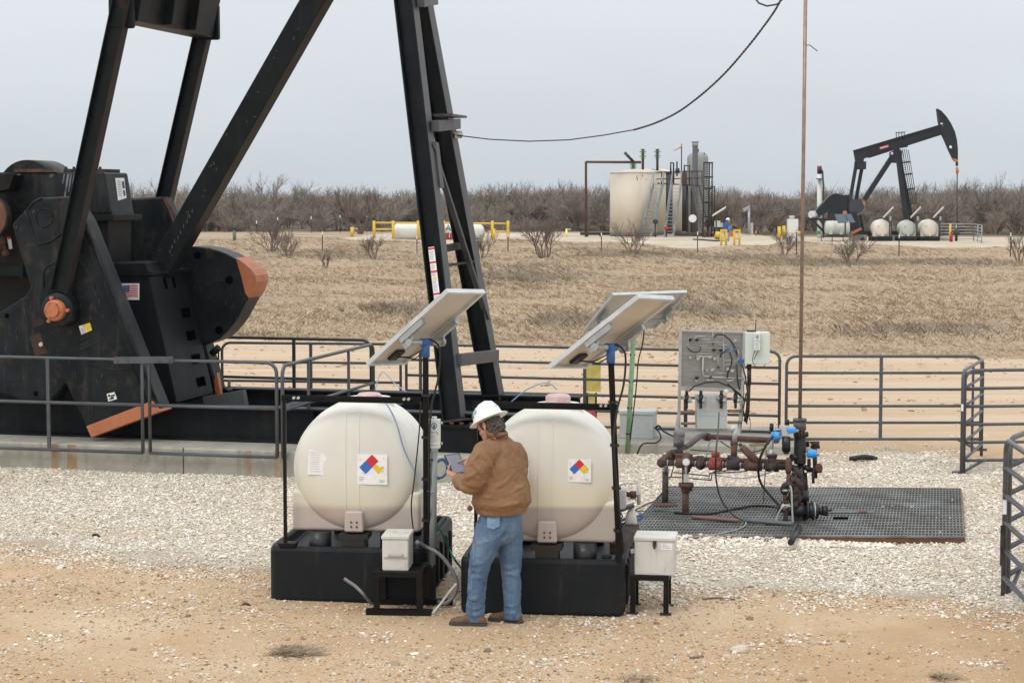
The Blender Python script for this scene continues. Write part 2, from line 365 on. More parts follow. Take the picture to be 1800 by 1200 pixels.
# low relief of the working yard: only millimetres
nearm = (YY < 46) & (YY > 8)
def relief(x, y): return .012 * (np.sin(x * 1.7 + y * .9) * np.sin(y * 2.1 - x * .6))
ZZ = ZZ + nearm * relief(XX, YY)
nx, ny = len(XS), len(YS)
V = np.stack([XX.ravel(), YY.ravel(), ZZ.ravel()], 1)
ii = np.arange(ny - 1)[:, None] * nx + np.arange(nx - 1)[None, :]
F = np.stack([ii, ii + 1, ii + nx + 1, ii + nx], -1).reshape(-1, 4)
def np_mesh(name, V, F, mats, attr=None, mi=None, smooth=False):
    me = bpy.data.meshes.new(name); k = F.shape[1]
    me.vertices.add(len(V)); me.vertices.foreach_set('co', V.astype(np.float32).ravel())
    me.loops.add(len(F) * k); me.loops.foreach_set('vertex_index', F.astype(np.int32).ravel())
    me.polygons.add(len(F)); me.polygons.foreach_set('loop_start', np.arange(0, len(F) * k, k, dtype=np.int32))
    try: me.polygons.foreach_set('loop_total', np.full(len(F), k, dtype=np.int32))
    except Exception: pass
    me.polygons.foreach_set('use_smooth', np.full(len(F), smooth))
    if mi is not None: me.polygons.foreach_set('material_index', mi.astype(np.int32))
    for m in mats: me.materials.append(m)
    for a, vals in (attr or {}).items():
        at = me.attributes.new(a, 'FLOAT', 'POINT'); at.data.foreach_set('value', vals.astype(np.float32))
    me.update(calc_edges=True); me.validate()
    o = bpy.data.objects.new(name, me); col.objects.link(o); ORG[o.name] = (0, 0, 0); return o
g_, gr_, ca_ = zones(XX.ravel(), YY.ravel())

def ground_mat():
    m = bpy.data.materials.new('site_ground'); m.use_nodes = True; t = m.node_tree; L = t.links; p = t.nodes['Principled BSDF']
    p.inputs['Roughness'].default_value = .95; p.inputs['Specular IOR Level'].default_value = .15
    N = lambda k: t.nodes.new(k)
    tcn = N('ShaderNodeTexCoord'); P = tcn.outputs['Object']
    def mp(sc):
        q = N('ShaderNodeMapping'); q.inputs['Scale'].default_value = sc; L.new(P, q.inputs[0]); return q.outputs[0]
    def noise(sc, det=6, rough=.6, vec=None):
        q = N('ShaderNodeTexNoise'); q.inputs['Scale'].default_value = sc; q.inputs['Detail'].default_value = det; q.inputs['Roughness'].default_value = rough
        L.new(vec if vec is not None else P, q.inputs['Vector']); return q.outputs[0]
    def mr(v, a, b, c=0, d=1):
        q = N('ShaderNodeMapRange'); q.inputs[1].default_value = a; q.inputs[2].default_value = b; q.inputs[3].default_value = c; q.inputs[4].default_value = d; L.new(v, q.inputs[0]); return q.outputs[0]
    def mix(f, a, b):
        q = N('ShaderNodeMixRGB')
        if isinstance(f, float): q.inputs[0].default_value = f
        else: L.new(f, q.inputs[0])
        for i, c in ((1, a), (2, b)):
            if isinstance(c, tuple): q.inputs[i].default_value = (*c, 1)
            else: L.new(c, q.inputs[i])
        return q.outputs[0]
    def math_(op, a, b):
        q = N('ShaderNodeMath'); q.operation = op
        for i, c in ((0, a), (1, b)):
            if isinstance(c, (int, float)): q.inputs[i].default_value = c
            else: L.new(c, q.inputs[i])
        return q.outputs[0]
    def attr(n):
        q = N('ShaderNodeAttribute'); q.attribute_name = n; return q.outputs['Fac']
    n_edge = noise(1.1, 8, .7); n_fine = noise(34, 6, .7)
    # sand / caliche dirt
    dirt = mix(mr(noise(.8, 7, .65), .35, .68), (.56, .405, .26), (.48, .32, .185))
    dirt = mix(mr(noise(.35, 5), .5, .72), dirt, (.64, .50, .35))
    dirt = mix(mr(noise(16, 6, .8), .54, .68, 0, .55), dirt, (.70, .57, .42)); dirt = mix(mr(noise(19, 6, .8), .57, .70, 0, .5), dirt, (.29, .195, .115))
    dirt = mix(mr(noise(60, 4, .75), .56, .72, 0, .65), dirt, (.24, .165, .10)); dirt = mix(mr(noise(48, 4, .75), .58, .72, 0, .7), dirt, (.66, .57, .46))
    v = N('ShaderNodeTexVoronoi'); v.inputs['Scale'].default_value = 38; L.new(P, v.inputs['Vector'])
    vs = N('ShaderNodeSeparateColor'); L.new(v.outputs['Color'], vs.inputs[0])
    pb = math_('MULTIPLY', mr(v.outputs['Distance'], .16, .24, 1, 0), mr(vs.outputs[0], .60, .66))
    dirt = mix(pb, dirt, mix(vs.outputs[1], (.62, .55, .46), (.38, .30, .22)))
    # lorry-rutted track beyond the fence, streaks run along it
    ys = N('ShaderNodeSeparateXYZ'); L.new(P, ys.inputs[0])
    st1 = noise(1.0, 6, .7, mp((.05, 1.25, 1))); st2 = noise(1.0, 7, .75, mp((.22, 3.2, 1)))
    track = mix(mr(st1, .36, .66), (.51, .37, .245), (.62, .50, .375))
    track = mix(mr(st2, .52, .70, 0, .75), track, (.42, .26, .145)); track = mix(mr(noise(3.2, 8, .75), .5, .7, 0, .5), track, (.60, .50, .39)); track = mix(mr(noise(11, 6, .75), .56, .7, 0, .45), track, (.36, .24, .15))
    track = mix(mr(noise(1, 6, .7, mp((.8, 7, 1))), .60, .72, 0, .6), track, (.30, .19, .11))
    sandy = math_('MULTIPLY', math_('MULTIPLY', mr(ys.outputs[0], .6, 2.2), mr(ys.outputs[1], 17.2, 15.8)), mr(n_edge, .35, .6)); dirt = mix(math_('MULTIPLY', sandy, .6), dirt, (.43, .27, .14)); base = mix(mr(ys.outputs[1], 26.5, 30.5), dirt, track)
    # crushed limestone bed under the loose stones
    vg = N('ShaderNodeTexVoronoi'); vg.inputs['Scale'].default_value = 30; L.new(P, vg.inputs['Vector'])
    vgs = N('ShaderNodeSeparateColor'); L.new(vg.outputs['Color'], vgs.inputs[0])
    grav = mix(vgs.outputs[0], (.64, .57, .47), (.78, .72, .62))
    grav = mix(mr(vg.outputs['Distance'], .42, .75, 0, .9), grav, (.40, .32, .23))
    grav = mix(mr(noise(.7, 6), .55, .75, 0, .5), grav, (.50, .40, .28))
    gm = mr(math_('ADD', attr('gravel'), mr(math_('ADD', math_('MULTIPLY', n_edge, .6), math_('MULTIPLY', n_fine, .4)), .25, .75, -.45, .45)), .42, .58)
    base = mix(gm, base, grav)
    # dry pasture
    gn = noise(.16, 7, .65, mp((.5, 1.2, 1))); g2 = noise(1.4, 7, .7, mp((.6, 1.4, 1))); g3 = noise(9, 5, .7)
    grass = mix(mr(g2, .35, .68), (.43, .33, .225), (.36, .27, .18))
    grass = mix(mr(gn, .52, .70, 0, .8), grass, (.28, .215, .15))
    grass = mix(mr(noise(.09, 5), .60, .7, 0, .5), grass, (.24, .215, .11))
    grass = mix(mr(g3, .55, .75, 0, .5), grass, (.19, .14, .095))
    gmk = mr(math_('ADD', attr('pasture'), mr(math_('ADD', math_('MULTIPLY', n_edge, .5), math_('MULTIPLY', noise(6, 5, .7), .5)), .3, .7, -.5, .5)), .4, .6)
    base = mix(gmk, base, grass)
    cal = mix(mr(noise(.8, 7, .7), .4, .65), (.58, .51, .41), (.46, .37, .26))
    base = mix(mr(math_('ADD', attr('caliche'), mr(noise(.9, 7, .7), .3, .7, -.4, .4)), .42, .58), base, cal)
    far = mix(mr(noise(.12, 5), .4, .6), (.17, .135, .095), (.15, .125, .085))
    base = mix(mr(ys.outputs[1], 166, 172), base, far)
    L.new(base, p.inputs['Base Color'])
    hg = math_('MULTIPLY', mr(vg.outputs['Distance'], .1, .7, 1, 0), gm)
    h = math_('ADD', math_('MULTIPLY', hg, 1.0), math_('MULTIPLY', n_fine, .5)); h = math_('ADD', h, math_('MULTIPLY', noise(5, 5), .9))
    b = N('ShaderNodeBump'); b.inputs['Strength'].default_value = .8; b.inputs['Distance'].default_value = .035; L.new(h, b.inputs['Height']); L.new(b.outputs[0], p.inputs['Normal'])
    return m
ground = np_mesh('ground', V, F, [ground_mat()], {'gravel': g_, 'pasture': gr_, 'caliche': ca_}, smooth=True); struct(ground)

# ------------------------------------------------------------------ loose stones (stuff)
def island_mat(name, stops, rough=.95, pos=None):
    m = bpy.data.materials.new(name); m.use_nodes = True; t = m.node_tree; L = t.links; p = t.nodes['Principled BSDF']; p.inputs['Roughness'].default_value = rough
    p.inputs['Specular IOR Level'].default_value = .2
    g = t.nodes.new('ShaderNodeNewGeometry'); r = t.nodes.new('ShaderNodeValToRGB'); el = r.color_ramp.elements
    el[0].position, el[0].color = stops[0][0], (*stops[0][1], 1); el[1].position, el[1].color = stops[-1][0], (*stops[-1][1], 1)
    for q, c in stops[1:-1]:
        z = el.new(q); z.color = (*c, 1)
    L.new(g.outputs['Random Per Island'], r.inputs[0]); out = r.outputs[0]
    if pos:
        tcn = t.nodes.new('ShaderNodeTexCoord'); n = t.nodes.new('ShaderNodeTexNoise'); n.inputs['Scale'].default_value = pos[0]; n.inputs['Detail'].default_value = 6; n.inputs['Roughness'].default_value = .65
        mp = t.nodes.new('ShaderNodeMapping'); mp.inputs['Scale'].default_value = pos[3] if len(pos) > 3 else (1, 1, 0); L.new(tcn.outputs['Object'], mp.inputs[0]); L.new(mp.outputs[0], n.inputs['Vector'])
        q = t.nodes.new('ShaderNodeMapRange'); q.inputs[1].default_value = pos[1][0]; q.inputs[2].default_value = pos[1][1]; L.new(n.outputs[0], q.inputs[0])
        x = t.nodes.new('ShaderNodeMixRGB'); x.blend_type = 'MULTIPLY'; L.new(q.outputs[0], x.inputs[0]); L.new(out, x.inputs[1]); x.inputs[2].default_value = (*pos[2], 1); out = x.outputs[0]
    L.new(out, p.inputs['Base Color']); return m
def scatter_mesh(protoV, protoF, pos, scale3, rotz, tilt=None):
    # protoV list of (n,3) variants with shared F; returns V,F
    n = len(pos); var = rng.integers(0, len(protoV), n); PV = np.stack(protoV)[var]
    PV = PV * scale3[:, None, :]
    if tilt is not None:
        c, s = np.cos(tilt)[:, None], np.sin(tilt)[:, None]; y = PV[:, :, 1] * c - PV[:, :, 2] * s; z = PV[:, :, 1] * s + PV[:, :, 2] * c; PV = np.stack([PV[:, :, 0], y, z], -1)
    c, s = np.cos(rotz)[:, None], np.sin(rotz)[:, None]
    x = PV[:, :, 0] * c - PV[:, :, 1] * s; y = PV[:, :, 0] * s + PV[:, :, 1] * c
    PV = np.stack([x, y, PV[:, :, 2]], -1) + pos[:, None, :]
    k = PV.shape[1]; FF = protoF[None] + (np.arange(n) * k)[:, None, None]
    return PV.reshape(-1, 3), FF.reshape(-1, protoF.shape[1])
bmz = bmesh.new(); bmesh.ops.create_icosphere(bmz, subdivisions=1, radius=1); IV = np.array([v.co[:] for v in bmz.verts]); IF = np.array([[v.index for v in f.verts] for f in bmz.faces]); bmz.free()
def pebble():
    v = IV * (1 + rng.uniform(-.28, .28, (len(IV), 1)));
    for _ in range(3):   # chipped faces
        d = rng.normal(size=3); d /= np.linalg.norm(d); h = rng.uniform(.5, .8); k = v @ d; v = v - np.clip(k - h, 0, None)[:, None] * d
    return v
STV = [pebble() for _ in range(14)]
def rand_pts(n, x0, x1, y0, y1):
    return rng.uniform(x0, x1, n), rng.uniform(y0, y1, n)
def keep_out(x, y):
    # under the tank containments nothing shows
    return np.zeros_like(x, bool)
x, y = rand_pts(330000, -9, 10, 14.5, 30.5); inview = np.abs(x) < (y * 900 / 3400 + 1.8)
gz, _, _ = zones(x, y); edge_n = .30 * np.sin(x * 3.1 + y * 1.3) * np.sin(y * 2.7 - x) + .22 * np.sin(x * 7.3) * np.sin(y * 6.1 + x * 2)
k = inview & (rng.uniform(size=len(x)) < np.clip((gz + edge_n - .16) * 1.7, 0, 1)); x, y = x[k], y[k]
s = np.exp(rng.normal(math.log(.0100), .40, len(x))); s3 = np.stack([s * rng.uniform(.9, 1.5, len(x)), s, s * rng.uniform(.45, .75, len(x))], 1)
pos = np.stack([x, y, relief(x, y) + rng.uniform(-.002, .012, len(x))], 1)
VV, FF = scatter_mesh(STV, IF, pos, s3, rng.uniform(0, 6.28, len(x)), rng.uniform(-.5, .5, len(x)))
GRAVEL_M = island_mat('crushed_limestone', [(0, (.26, .20, .145)), (.05, (.54, .455, .36)), (.3, (.72, .645, .54)), (.7, (.80, .745, .65)), (.93, (.86, .82, .74)), (1, (.42, .385, .35))], pos=(.55, (.5, .75), (.86, .78, .66)))
o = np_mesh('gravel', VV, FF, [GRAVEL_M]); tag(o, 'white crushed limestone gravel spread over the yard round the equipment', None, kind='stuff')
# pebbles scattered over bare dirt
x, y = rand_pts(170000, -5.6, 5.8, 13.6, 21); inview = np.abs(x) < (y * 900 / 3400 + .5)
gz, _, _ = zones(x, y); cl = np.sin(x * 1.1 + 2) * np.sin(y * 1.9 + x * .7) + .6 * np.sin(x * 3.3 - y * 2) ; pr = np.clip(.32 + .26 * cl, .08, 1) * np.where((x > 1.5) & (y < 16.4), .35, 1) + .5 * np.clip((gz - .05) * 3, 0, 1) * (gz < .5)
mid = (x > -.5) & (x < 2.2) & (y < 17.5); pr = pr + mid * .22
k = inview & (gz < .5) & (rng.uniform(size=len(x)) < pr); x, y = x[k], y[k]
s = np.exp(rng.normal(math.log(.0066), .48, len(x))); s = np.clip(s, .003, .042); s3 = np.stack([s * rng.uniform(.9, 1.6, len(x)), s, s * rng.uniform(.5, .8, len(x))], 1)
pos = np.stack([x, y, relief(x, y) + s * .15], 1)
VV, FF = scatter_mesh(STV, IF, pos, s3, rng.uniform(0, 6.28, len(x)), rng.uniform(-.4, .4, len(x)))
PEB_M = island_mat('scattered_pebbles', [(0, (.20, .14, .09)), (.15, (.34, .24, .15)), (.45, (.50, .38, .255)), (.75, (.62, .53, .41)), (.93, (.74, .69, .60)), (1, (.40, .38, .36))])
o = np_mesh('pebbles', VV, FF, [PEB_M]); tag(o, 'loose pebbles and pale stone chips strewn over tan dirt', None, kind='stuff')
# clods along the rutted track
x, y = rand_pts(5000, -12, 14, 31, 47); inview = np.abs(x) < (y * 900 / 3400 + .9); k = inview & (np.sin(y * 2.2) * np.sin(x * .3 + y) + rng.uniform(-.6, .6, len(x)) > .35); x, y = x[k], y[k]
s = np.clip(np.exp(rng.normal(math.log(.022), .5, len(x))), .008, .10); s3 = np.stack([s * 1.5, s, s * .6], 1)
VV, FF = scatter_mesh(STV, IF, np.stack([x, y, relief(x, y) + s * .1], 1), s3, rng.uniform(0, 6.28, len(x)))
o = np_mesh('dirt_clods', VV, FF, [island_mat('dirt_clods', [(0, (.22, .14, .08)), (.5, (.40, .28, .17)), (1, (.55, .46, .34))])]); tag(o, 'small brown dirt clods and stones along the rutted track', None, kind='stuff')
# a few stones big enough to stand alone
for (px, py, r, lab) in ((278, 857, .085, 'pale cream rock alone on the white gravel before the concrete pad'), (1301, 1146, .062, 'lone tan rock on the bare dirt at lower right'), (866, 1088, .05, 'small pale rock lying beside the heel of the man\'s boots')):
    v = IV.copy(); b = bmesh.new(); bmesh.ops.create_icosphere(b, subdivisions=3, radius=1)
    for q in b.verts:
        d = q.co.normalized(); q.co = d * (1 + .16 * math.sin(d.x * 4 + px) + .13 * math.sin(d.y * 5 + d.z * 3)); q.co.z = min(q.co.z, .62)
    me = bpy.data.meshes.new('limestone_rock'); 
    for q in b.verts: q.co = Vector((q.co.x * r * 1.25, q.co.y * r, q.co.z * r * .8))
    b.to_mesh(me); b.free(); me.materials.append(LIMESTONE); o = bpy.data.objects.new('limestone_rock', me); col.objects.link(o); o.location = G(px, py) + Vector((0, 0, r * .35)); o.rotation_euler.z = px
    tag(o, lab, 'rock', 'single rocks on the yard')

# ------------------------------------------------------------------ dry grass (stuff)
def tuft(nb, h, spread):
    vs = []; fs = []
    for i in range(nb):
        a = rng.uniform(0, 6.28); r0 = rng.uniform(0, spread * .35); l = h * rng.uniform(.45, 1); lean = rng.uniform(.2, 1.0) * spread
        b = np.array([math.cos(a) * r0, math.sin(a) * r0, -.03]); d = np.array([math.cos(a) * lean, math.sin(a) * lean, l]); sd = np.array([-math.sin(a + rng.uniform(-1, 1)), math.cos(a), 0]) * .0095
        o = len(vs); vs += [b - sd, b + sd, b + d * .6 + np.array([0, 0, l * .08]) + sd * .7, b + d]; fs.append([o, o + 1, o + 2, o + 3])
    return np.array(vs), np.array(fs)
NB = 9
T = [tuft(NB, .15, .20)[0] for _ in range(10)]; TF = tuft(NB, .2, .2)[1]
n = 150000; yy = 40 + (138 - 40) * rng.uniform(size=n) ** 1.5; xx = rng.uniform(-1, 1, n) * (yy * 900 / 3400 + 2.5)
_, gg, cc = zones(xx, yy); clump = np.sin(xx * .5 + yy * .3) * np.sin(yy * .45 - xx * .2) + .5 * np.sin(xx * 1.7) * np.sin(yy * 1.3)
k = (gg + .3 * rng.normal(size=n) > .62) & (cc < .3) & (rng.uniform(size=n) < .62 + .3 * clump); xx, yy, clump = xx[k], yy[k], clump[k]
sc = rng.uniform(.5, 1.15, len(xx)) * (1 + .25 * clump) * np.clip((yy - 38) / 14, .45, 1); s3 = np.stack([sc * 1.3, sc * 1.3, sc], 1)
VV, FF = scatter_mesh(T, TF, np.stack([xx, yy, terrain(xx, yy)], 1), s3, rng.uniform(0, 6.28, len(xx)))
GR_M = island_mat('dry_grass', [(0, (.30, .23, .15)), (.3, (.44, .34, .235)), (.7, (.54, .43, .305)), (1, (.64, .545, .42))], pos=(.16, (.50, .74), (.70, .68, .66), (.5, 1.2, 0)))
o = np_mesh('dry_grass', VV, FF, [GR_M]); tag(o, 'dry tan winter grass covering the field behind the dirt track', None, kind='stuff')
# darker weed patches
TW = [tuft(14, .30, .32)[0] for _ in range(6)]; TWF = tuft(14, .2, .2)[1]
wx = []; wy = []
for (px, py, wpx, hpx, cnt) in ((920, 485, 85, 12, 420), (1440, 462, 95, 10, 420), (1300, 456, 110, 7, 300), (700, 548, 60, 9, 160), (1230, 540, 90, 12, 200), (1640, 464, 140, 7, 330), (1040, 452, 90, 6, 200), (560, 452, 120, 6, 250), (1150, 450, 60, 5, 160), (1620, 580, 120, 12, 150), (1010, 560, 80, 10, 130), (790, 470, 60, 8, 100)):
    for _ in range(cnt):
        a = px + random.gauss(0, wpx * .62); b = min(py + random.gauss(0, hpx * .6), 596); p = G(a, max(b, 440)); wx.append(p.x); wy.append(p.y)
wx = np.array(wx); wy = np.array(wy); sc = rng.uniform(.5, 1.15, len(wx)); VV, FF = scatter_mesh(TW, TWF, np.stack([wx, wy, terrain(wx, wy)], 1), np.stack([sc * 1.4, sc * 1.4, sc], 1), rng.uniform(0, 6.28, len(wx)))
o = np_mesh('dry_weeds', VV, FF, [island_mat('dry_weeds', [(0, (.23, .185, .145)), (.5, (.32, .26, .2)), (.85, (.38, .305, .22)), (1, (.26, .25, .16))])]); tag(o, 'patches of darker grey brown dead weeds standing in the dry grass', None, kind='stuff')
# straw clump pressed into the dirt
TS = [tuft(16, .05, .30)[0] for _ in range(4)]; TSF = tuft(16, .2, .2)[1]; sxv = []; 
for (px, py, a, b, cnt) in ((522, 1143, 42, 11, 60), (1660, 1190, 26, 6, 14), (1110, 1192, 30, 5, 9)):
    for _ in range(cnt): sxv.append(G(px + random.gauss(0, a * .5), py + random.gauss(0, b * .5)))
P3 = np.array([[p.x, p.y, .012] for p in sxv]); sc = rng.uniform(.3, .8, len(P3)); VV, FF = scatter_mesh(TS, TSF, P3, np.stack([sc * .8, sc * .8, sc * .8], 1), rng.uniform(0, 6.28, len(P3)))
o = np_mesh('dead_straw', VV, FF, [island_mat('dead_straw', [(0, (.20, .15, .10)), (1, (.46, .36, .25))])]); tag(o, 'flattened dead straw on the dirt in the foreground', None, kind='stuff')

# ------------------------------------------------------------------ bare trees
def tree_segs(h, levels, spread, seed, multi=1, r0=.06, kids=(4, 7), fmin=.3):
    rr = random.Random(seed); segs = []
    def grow(p, d, L, r, lev):
        n = 3; pts = [p]; q = p; dd = d
        for i in range(n):
            dd = (dd + Vector((rr.gauss(0, .16), rr.gauss(0, .16), rr.gauss(0.06, .1)))).normalized(); q = q + dd * (L / n); pts.append(q)
        segs.append((pts, r, r * (.55 if lev < levels else .35), lev))
        if lev < levels:
            for k in range(rr.randint(*kids)):
                f = rr.uniform(fmin if lev == 0 else .25, 1); i = min(int(f * n), n - 1); b = pts[i].lerp(pts[i + 1], f * n - i)
                ax = Vector((rr.gauss(0, 1), rr.gauss(0, 1), rr.gauss(0, .5))); ax = (ax - dd * ax.dot(dd)).normalized()
                nd = (dd * rr.uniform(.5, .95) + ax * spread * rr.uniform(.55, 1.1) + Vector((0, 0, .12))).normalized()
                grow(b, nd, L * rr.uniform(.5, .78), r * .55, lev + 1)
    for m in range(multi):
        a = 6.28 * m / multi + rr.uniform(-.5, .5); tl = rr.uniform(.15, .62) if multi > 1 else .08
        grow(Vector((math.cos(a) * .05 * multi * .3, math.sin(a) * .05 * multi * .3, -.1)), Vector((math.cos(a) * tl, math.sin(a) * tl, 1)).normalized(), h * (.45 if multi == 1 else .5) * rr.uniform(.85, 1.1), r0 * rr.uniform(.7, 1), 0)
    return segs
def segs_np(segs, rmin, sides=3):
    Vs = []; Fs = []; o = 0
    for pts, ra, rb, lev in segs:
        m = len(pts); t = (pts[-1] - pts[0]); a, b = ortho(t)
        for i, p in enumerate(pts):
            r = max(ra + (rb - ra) * i / (m - 1), rmin)
            for k in range(sides):
                q = 6.283 * k / sides; v = p + (a * math.cos(q) + b * math.sin(q)) * r; Vs.append((v.x, v.y, v.z))
        for i in range(m - 1):
            for k in range(sides): Fs.append((o + i * sides + k, o + i * sides + (k + 1) % sides, o + (i + 1) * sides + (k + 1) % sides, o + (i + 1) * sides + k))
        o += m * sides
    return np.array(Vs), np.array(Fs)
# far brush line: one mass nobody could count
protos = []
for i in range(7):
    v, f = segs_np(tree_segs(3.6, 3, .62, 100 + i, multi=3 + i % 3, r0=.06, kids=(4, 6)), .010)
    v[:, 2] *= 4.0 / max(v[:, 2].max(), .1); protos.append((v, f))
Vall = []; Fall = []; off = 0
def put(pv, pf, x, y, z, s, a, sz):
    global off
    c, q = math.cos(a), math.sin(a); v = pv.copy(); X = (v[:, 0] * c - v[:, 1] * q) * s + x; Y = (v[:, 0] * q + v[:, 1] * c) * s + y; Z = v[:, 2] * sz + z
    Vall.append(np.stack([X, Y, Z], 1)); Fall.append(pf + off); off += len(v)
rt = random.Random(5)
for i in range(760):
    x = rt.uniform(-72, 72); y = rt.choice([172, 177, 183, 190, 199, 210]) + rt.uniform(-3, 3)
    prof = .93 + .06 * math.sin(x * .13 + 1) + .05 * math.sin(x * .41)
    sz = prof * rt.uniform(.82, 1.12) * (.90 + .32 * (y - 172) / 38)
    if rt.random() < .10: sz *= rt.uniform(1.1, 1.3)
    if rt.random() < .14: sz *= .8
    pv, pf = protos[rt.randrange(7)]; put(pv, pf, x, y, .3, rt.uniform(.9, 1.35), rt.uniform(0, 6.28), sz)
for i in range(150):   # low scrub in front of the wall of brush
    x = rt.uniform(-70, 70); y = 168 + rt.uniform(-2.5, 3); pv, pf = protos[rt.randrange(7)]
    put(pv, pf, x, y, .3, rt.uniform(.5, .8), rt.uniform(0, 6.28), rt.uniform(.25, .5))
BRUSH_M = island_mat('bare_brush', [(0, (.145, .123, .103)), (.5, (.235, .204, .172)), (1, (.36, .325, .28))], pos=(.05, (.42, .6), (.84, .76, .72), (1, 1, 0)))
o = np_mesh('brush_line', np.concatenate(Vall), np.concatenate(Fall), [BRUSH_M]); tag(o, 'long line of bare grey brown mesquite brush along the horizon', None, kind='stuff')
# single bare shrubs and the one spreading tree
def shrub(px, py, h, w_, label, seed, multi=6, levels=3, mat=BARK_R, name='bare_shrub', group='bare shrubs standing in the dry field', r0=.036, kids=(3, 5), D=None, cat='shrub'):
    p = PY(px, py, D) if D else G(px, py); 
    p.z = float(terrain(p.x, p.y)) - .03
    sg = tree_segs(h, levels, .5, seed, multi, r0, kids, .5)
    v, f = segs_np([s_ for s_ in sg if s_[3] <= 1], .009, 4); v2, f2 = segs_np([s_ for s_ in sg if s_[3] > 1], .0055, 3)
    k = h / v2[:, 2].max(); kw = w_ / (max(np.ptp(v2[:, 0]), .1))
    for a in (v, v2): a[:, 2] *= k; a[:, 0] *= kw; a[:, 1] *= kw
    t = thing(name, p, label, cat, group)
    for nm, vv_, ff_ in (('trunk', v, f), ('crown', v2, f2)):
        q = np_mesh(nm, vv_, ff_, [mat]); q.parent = t
shrub(957, 458, 2.75, 3.6, 'largest bare vase shaped shrub, left of the cream tanks', 1, 8)
shrub(1113, 452, 2.35, 3.4, 'thin bare shrub in front of the big cream tank', 2, 6, mat=BARK)
shrub(1379, 448, 1.9, 2.1, 'bare shrub in front of the white cabinet', 3, 6)
shrub(1497, 468, 1.9, 2.7, 'sparse bare shrub before the far pumpjack skid', 4, 6, mat=BARK)
shrub(1791, 462, 1.8, 1.9, 'bare shrub at the far right edge of the field', 5, 5)
shrub(846, 456, 1.9, 1.7, 'bare shrub close to the right of the near pumpjack legs', 6, 6)
shrub(657, 458, 1.6, 1.9, 'low faint bare shrub before the white propane tank', 7, 6, mat=BARK)
shrub(505, 455, 1.9, 2.1, 'right one of the two bare shrubs near the rounded counterweight', 8, 7)
shrub(478, 449, 2.3, 2.6, 'left one of the two bare shrubs near the rounded counterweight', 9, 7)
shrub(571, 469, 1.1, .9, 'small spindly bare shrub left of the propane tank', 10, 4, levels=2)
shrub(635, 415, 4.2, 6.4, 'spreading bare reddish tree left of the propane tank', 11, 3, levels=4, name='bare_tree', group=None, r0=.13, kids=(4, 5), D=158, cat='tree')
# ------------------------------------------------------------------ concrete base
PAD_Z = .34
m = MB()
c = [uvz(-13, -1.9, 0), uvz(1.25, -1.9, 0), uvz(1.25, 2.3, 0), uvz(-13, 2.3, 0)]
for p in c: p.z = -.2
m.prism(c, (0, 0, PAD_Z + .2))
pad = m.build('concrete_pad', [CONC], bevel=.025); struct(pad)
tag(pad, 'long low concrete pad with rust runs under the near pumpjack', 'concrete pad')
for (px, w_) in ((96, 12), (126, 16), (437, 8), (489, 13)):
    m = MB(); a = PJ(px - w_ / 2, 800, -1.903); b = PJ(px + w_ / 2, 800, -1.903)
    n = 6; L = []
    for i in range(n + 1):
        z = PAD_Z * (1 - i / n) - .01; k = .006 * math.sin(i * 2.1 + px); L.append((Vector((a.x + k, a.y, z)), Vector((b.x - k * .6, b.y, z))))
    for i in range(n): m.quad(L[i][0], L[i][1], L[i + 1][1], L[i + 1][0])
    m.build('rust_run', [CONC_ST], pad)
m = MB()
for px in (322,):
    p = PJ(px, 790, -1.902); m.box((p.x, p.y, PAD_Z / 2), (.012, .004, PAD_Z), (EU, EV, Vector((0, 0, 1))))
m.build('control_joint', [RUST_DK], pad)

# ------------------------------------------------------------------ the near pumpjack
pj = thing('pumpjack', uvz(-3, 0, PAD_Z), 'huge near black pumpjack with orange tipped counterweights on a concrete pad', 'pumpjack')
def poly(v, pts): return [PJ(x, y, v) for x, y in pts]
# skid: two long I-beams with cross members
zt = PJ(400, 713, -1.1).z; zb = PAD_Z
m = MB()
for v in (-1.08, 1.25):
    a = uvz(-13, v, (zt + zb) / 2); b = uvz(1.15, v, (zt + zb) / 2); m.ibeam(a, b, zt - zb, .28, .03, .02, side=(0, 0, 1))
for u in (-11, -9, -7.4, -5.8, -4.2, -2.6, -1.2, .9): m.beam(uvz(u, -1.0, (zt + zb) / 2 - .02), uvz(u, 1.08, (zt + zb) / 2 - .02), zt - zb - .08, .16, side=(0, 0, 1))
for u in (-1.9, -.6): m.box(uvz(u, -1.15, (zt + zb) / 2), (.03, .13, zt - zb - .07), (EU, EV, Vector((0, 0, 1))))
sk = m.build('skid', [BLACK, RUSTEDGE], pj, bevel=.006)
m = MB()
for v in (-.5, .5): m.b2((0, 0, 0), (0, 0, 0))
m = MB(); a = PJ(362, 712, .2); b = PJ(432, 700, .2); m.beam(a, b, .24, .13, side=(0, 0, 1)); p = PJ(403, 690, .2); m.cyl(p, p + Vector((0, 0, .17)), .022); m.cyl(p + Vector((0, 0, .03)), p + Vector((0, 0, .07)), .045, n=6)
m.build('hold_down_beam', [GREYEDGE], pj)
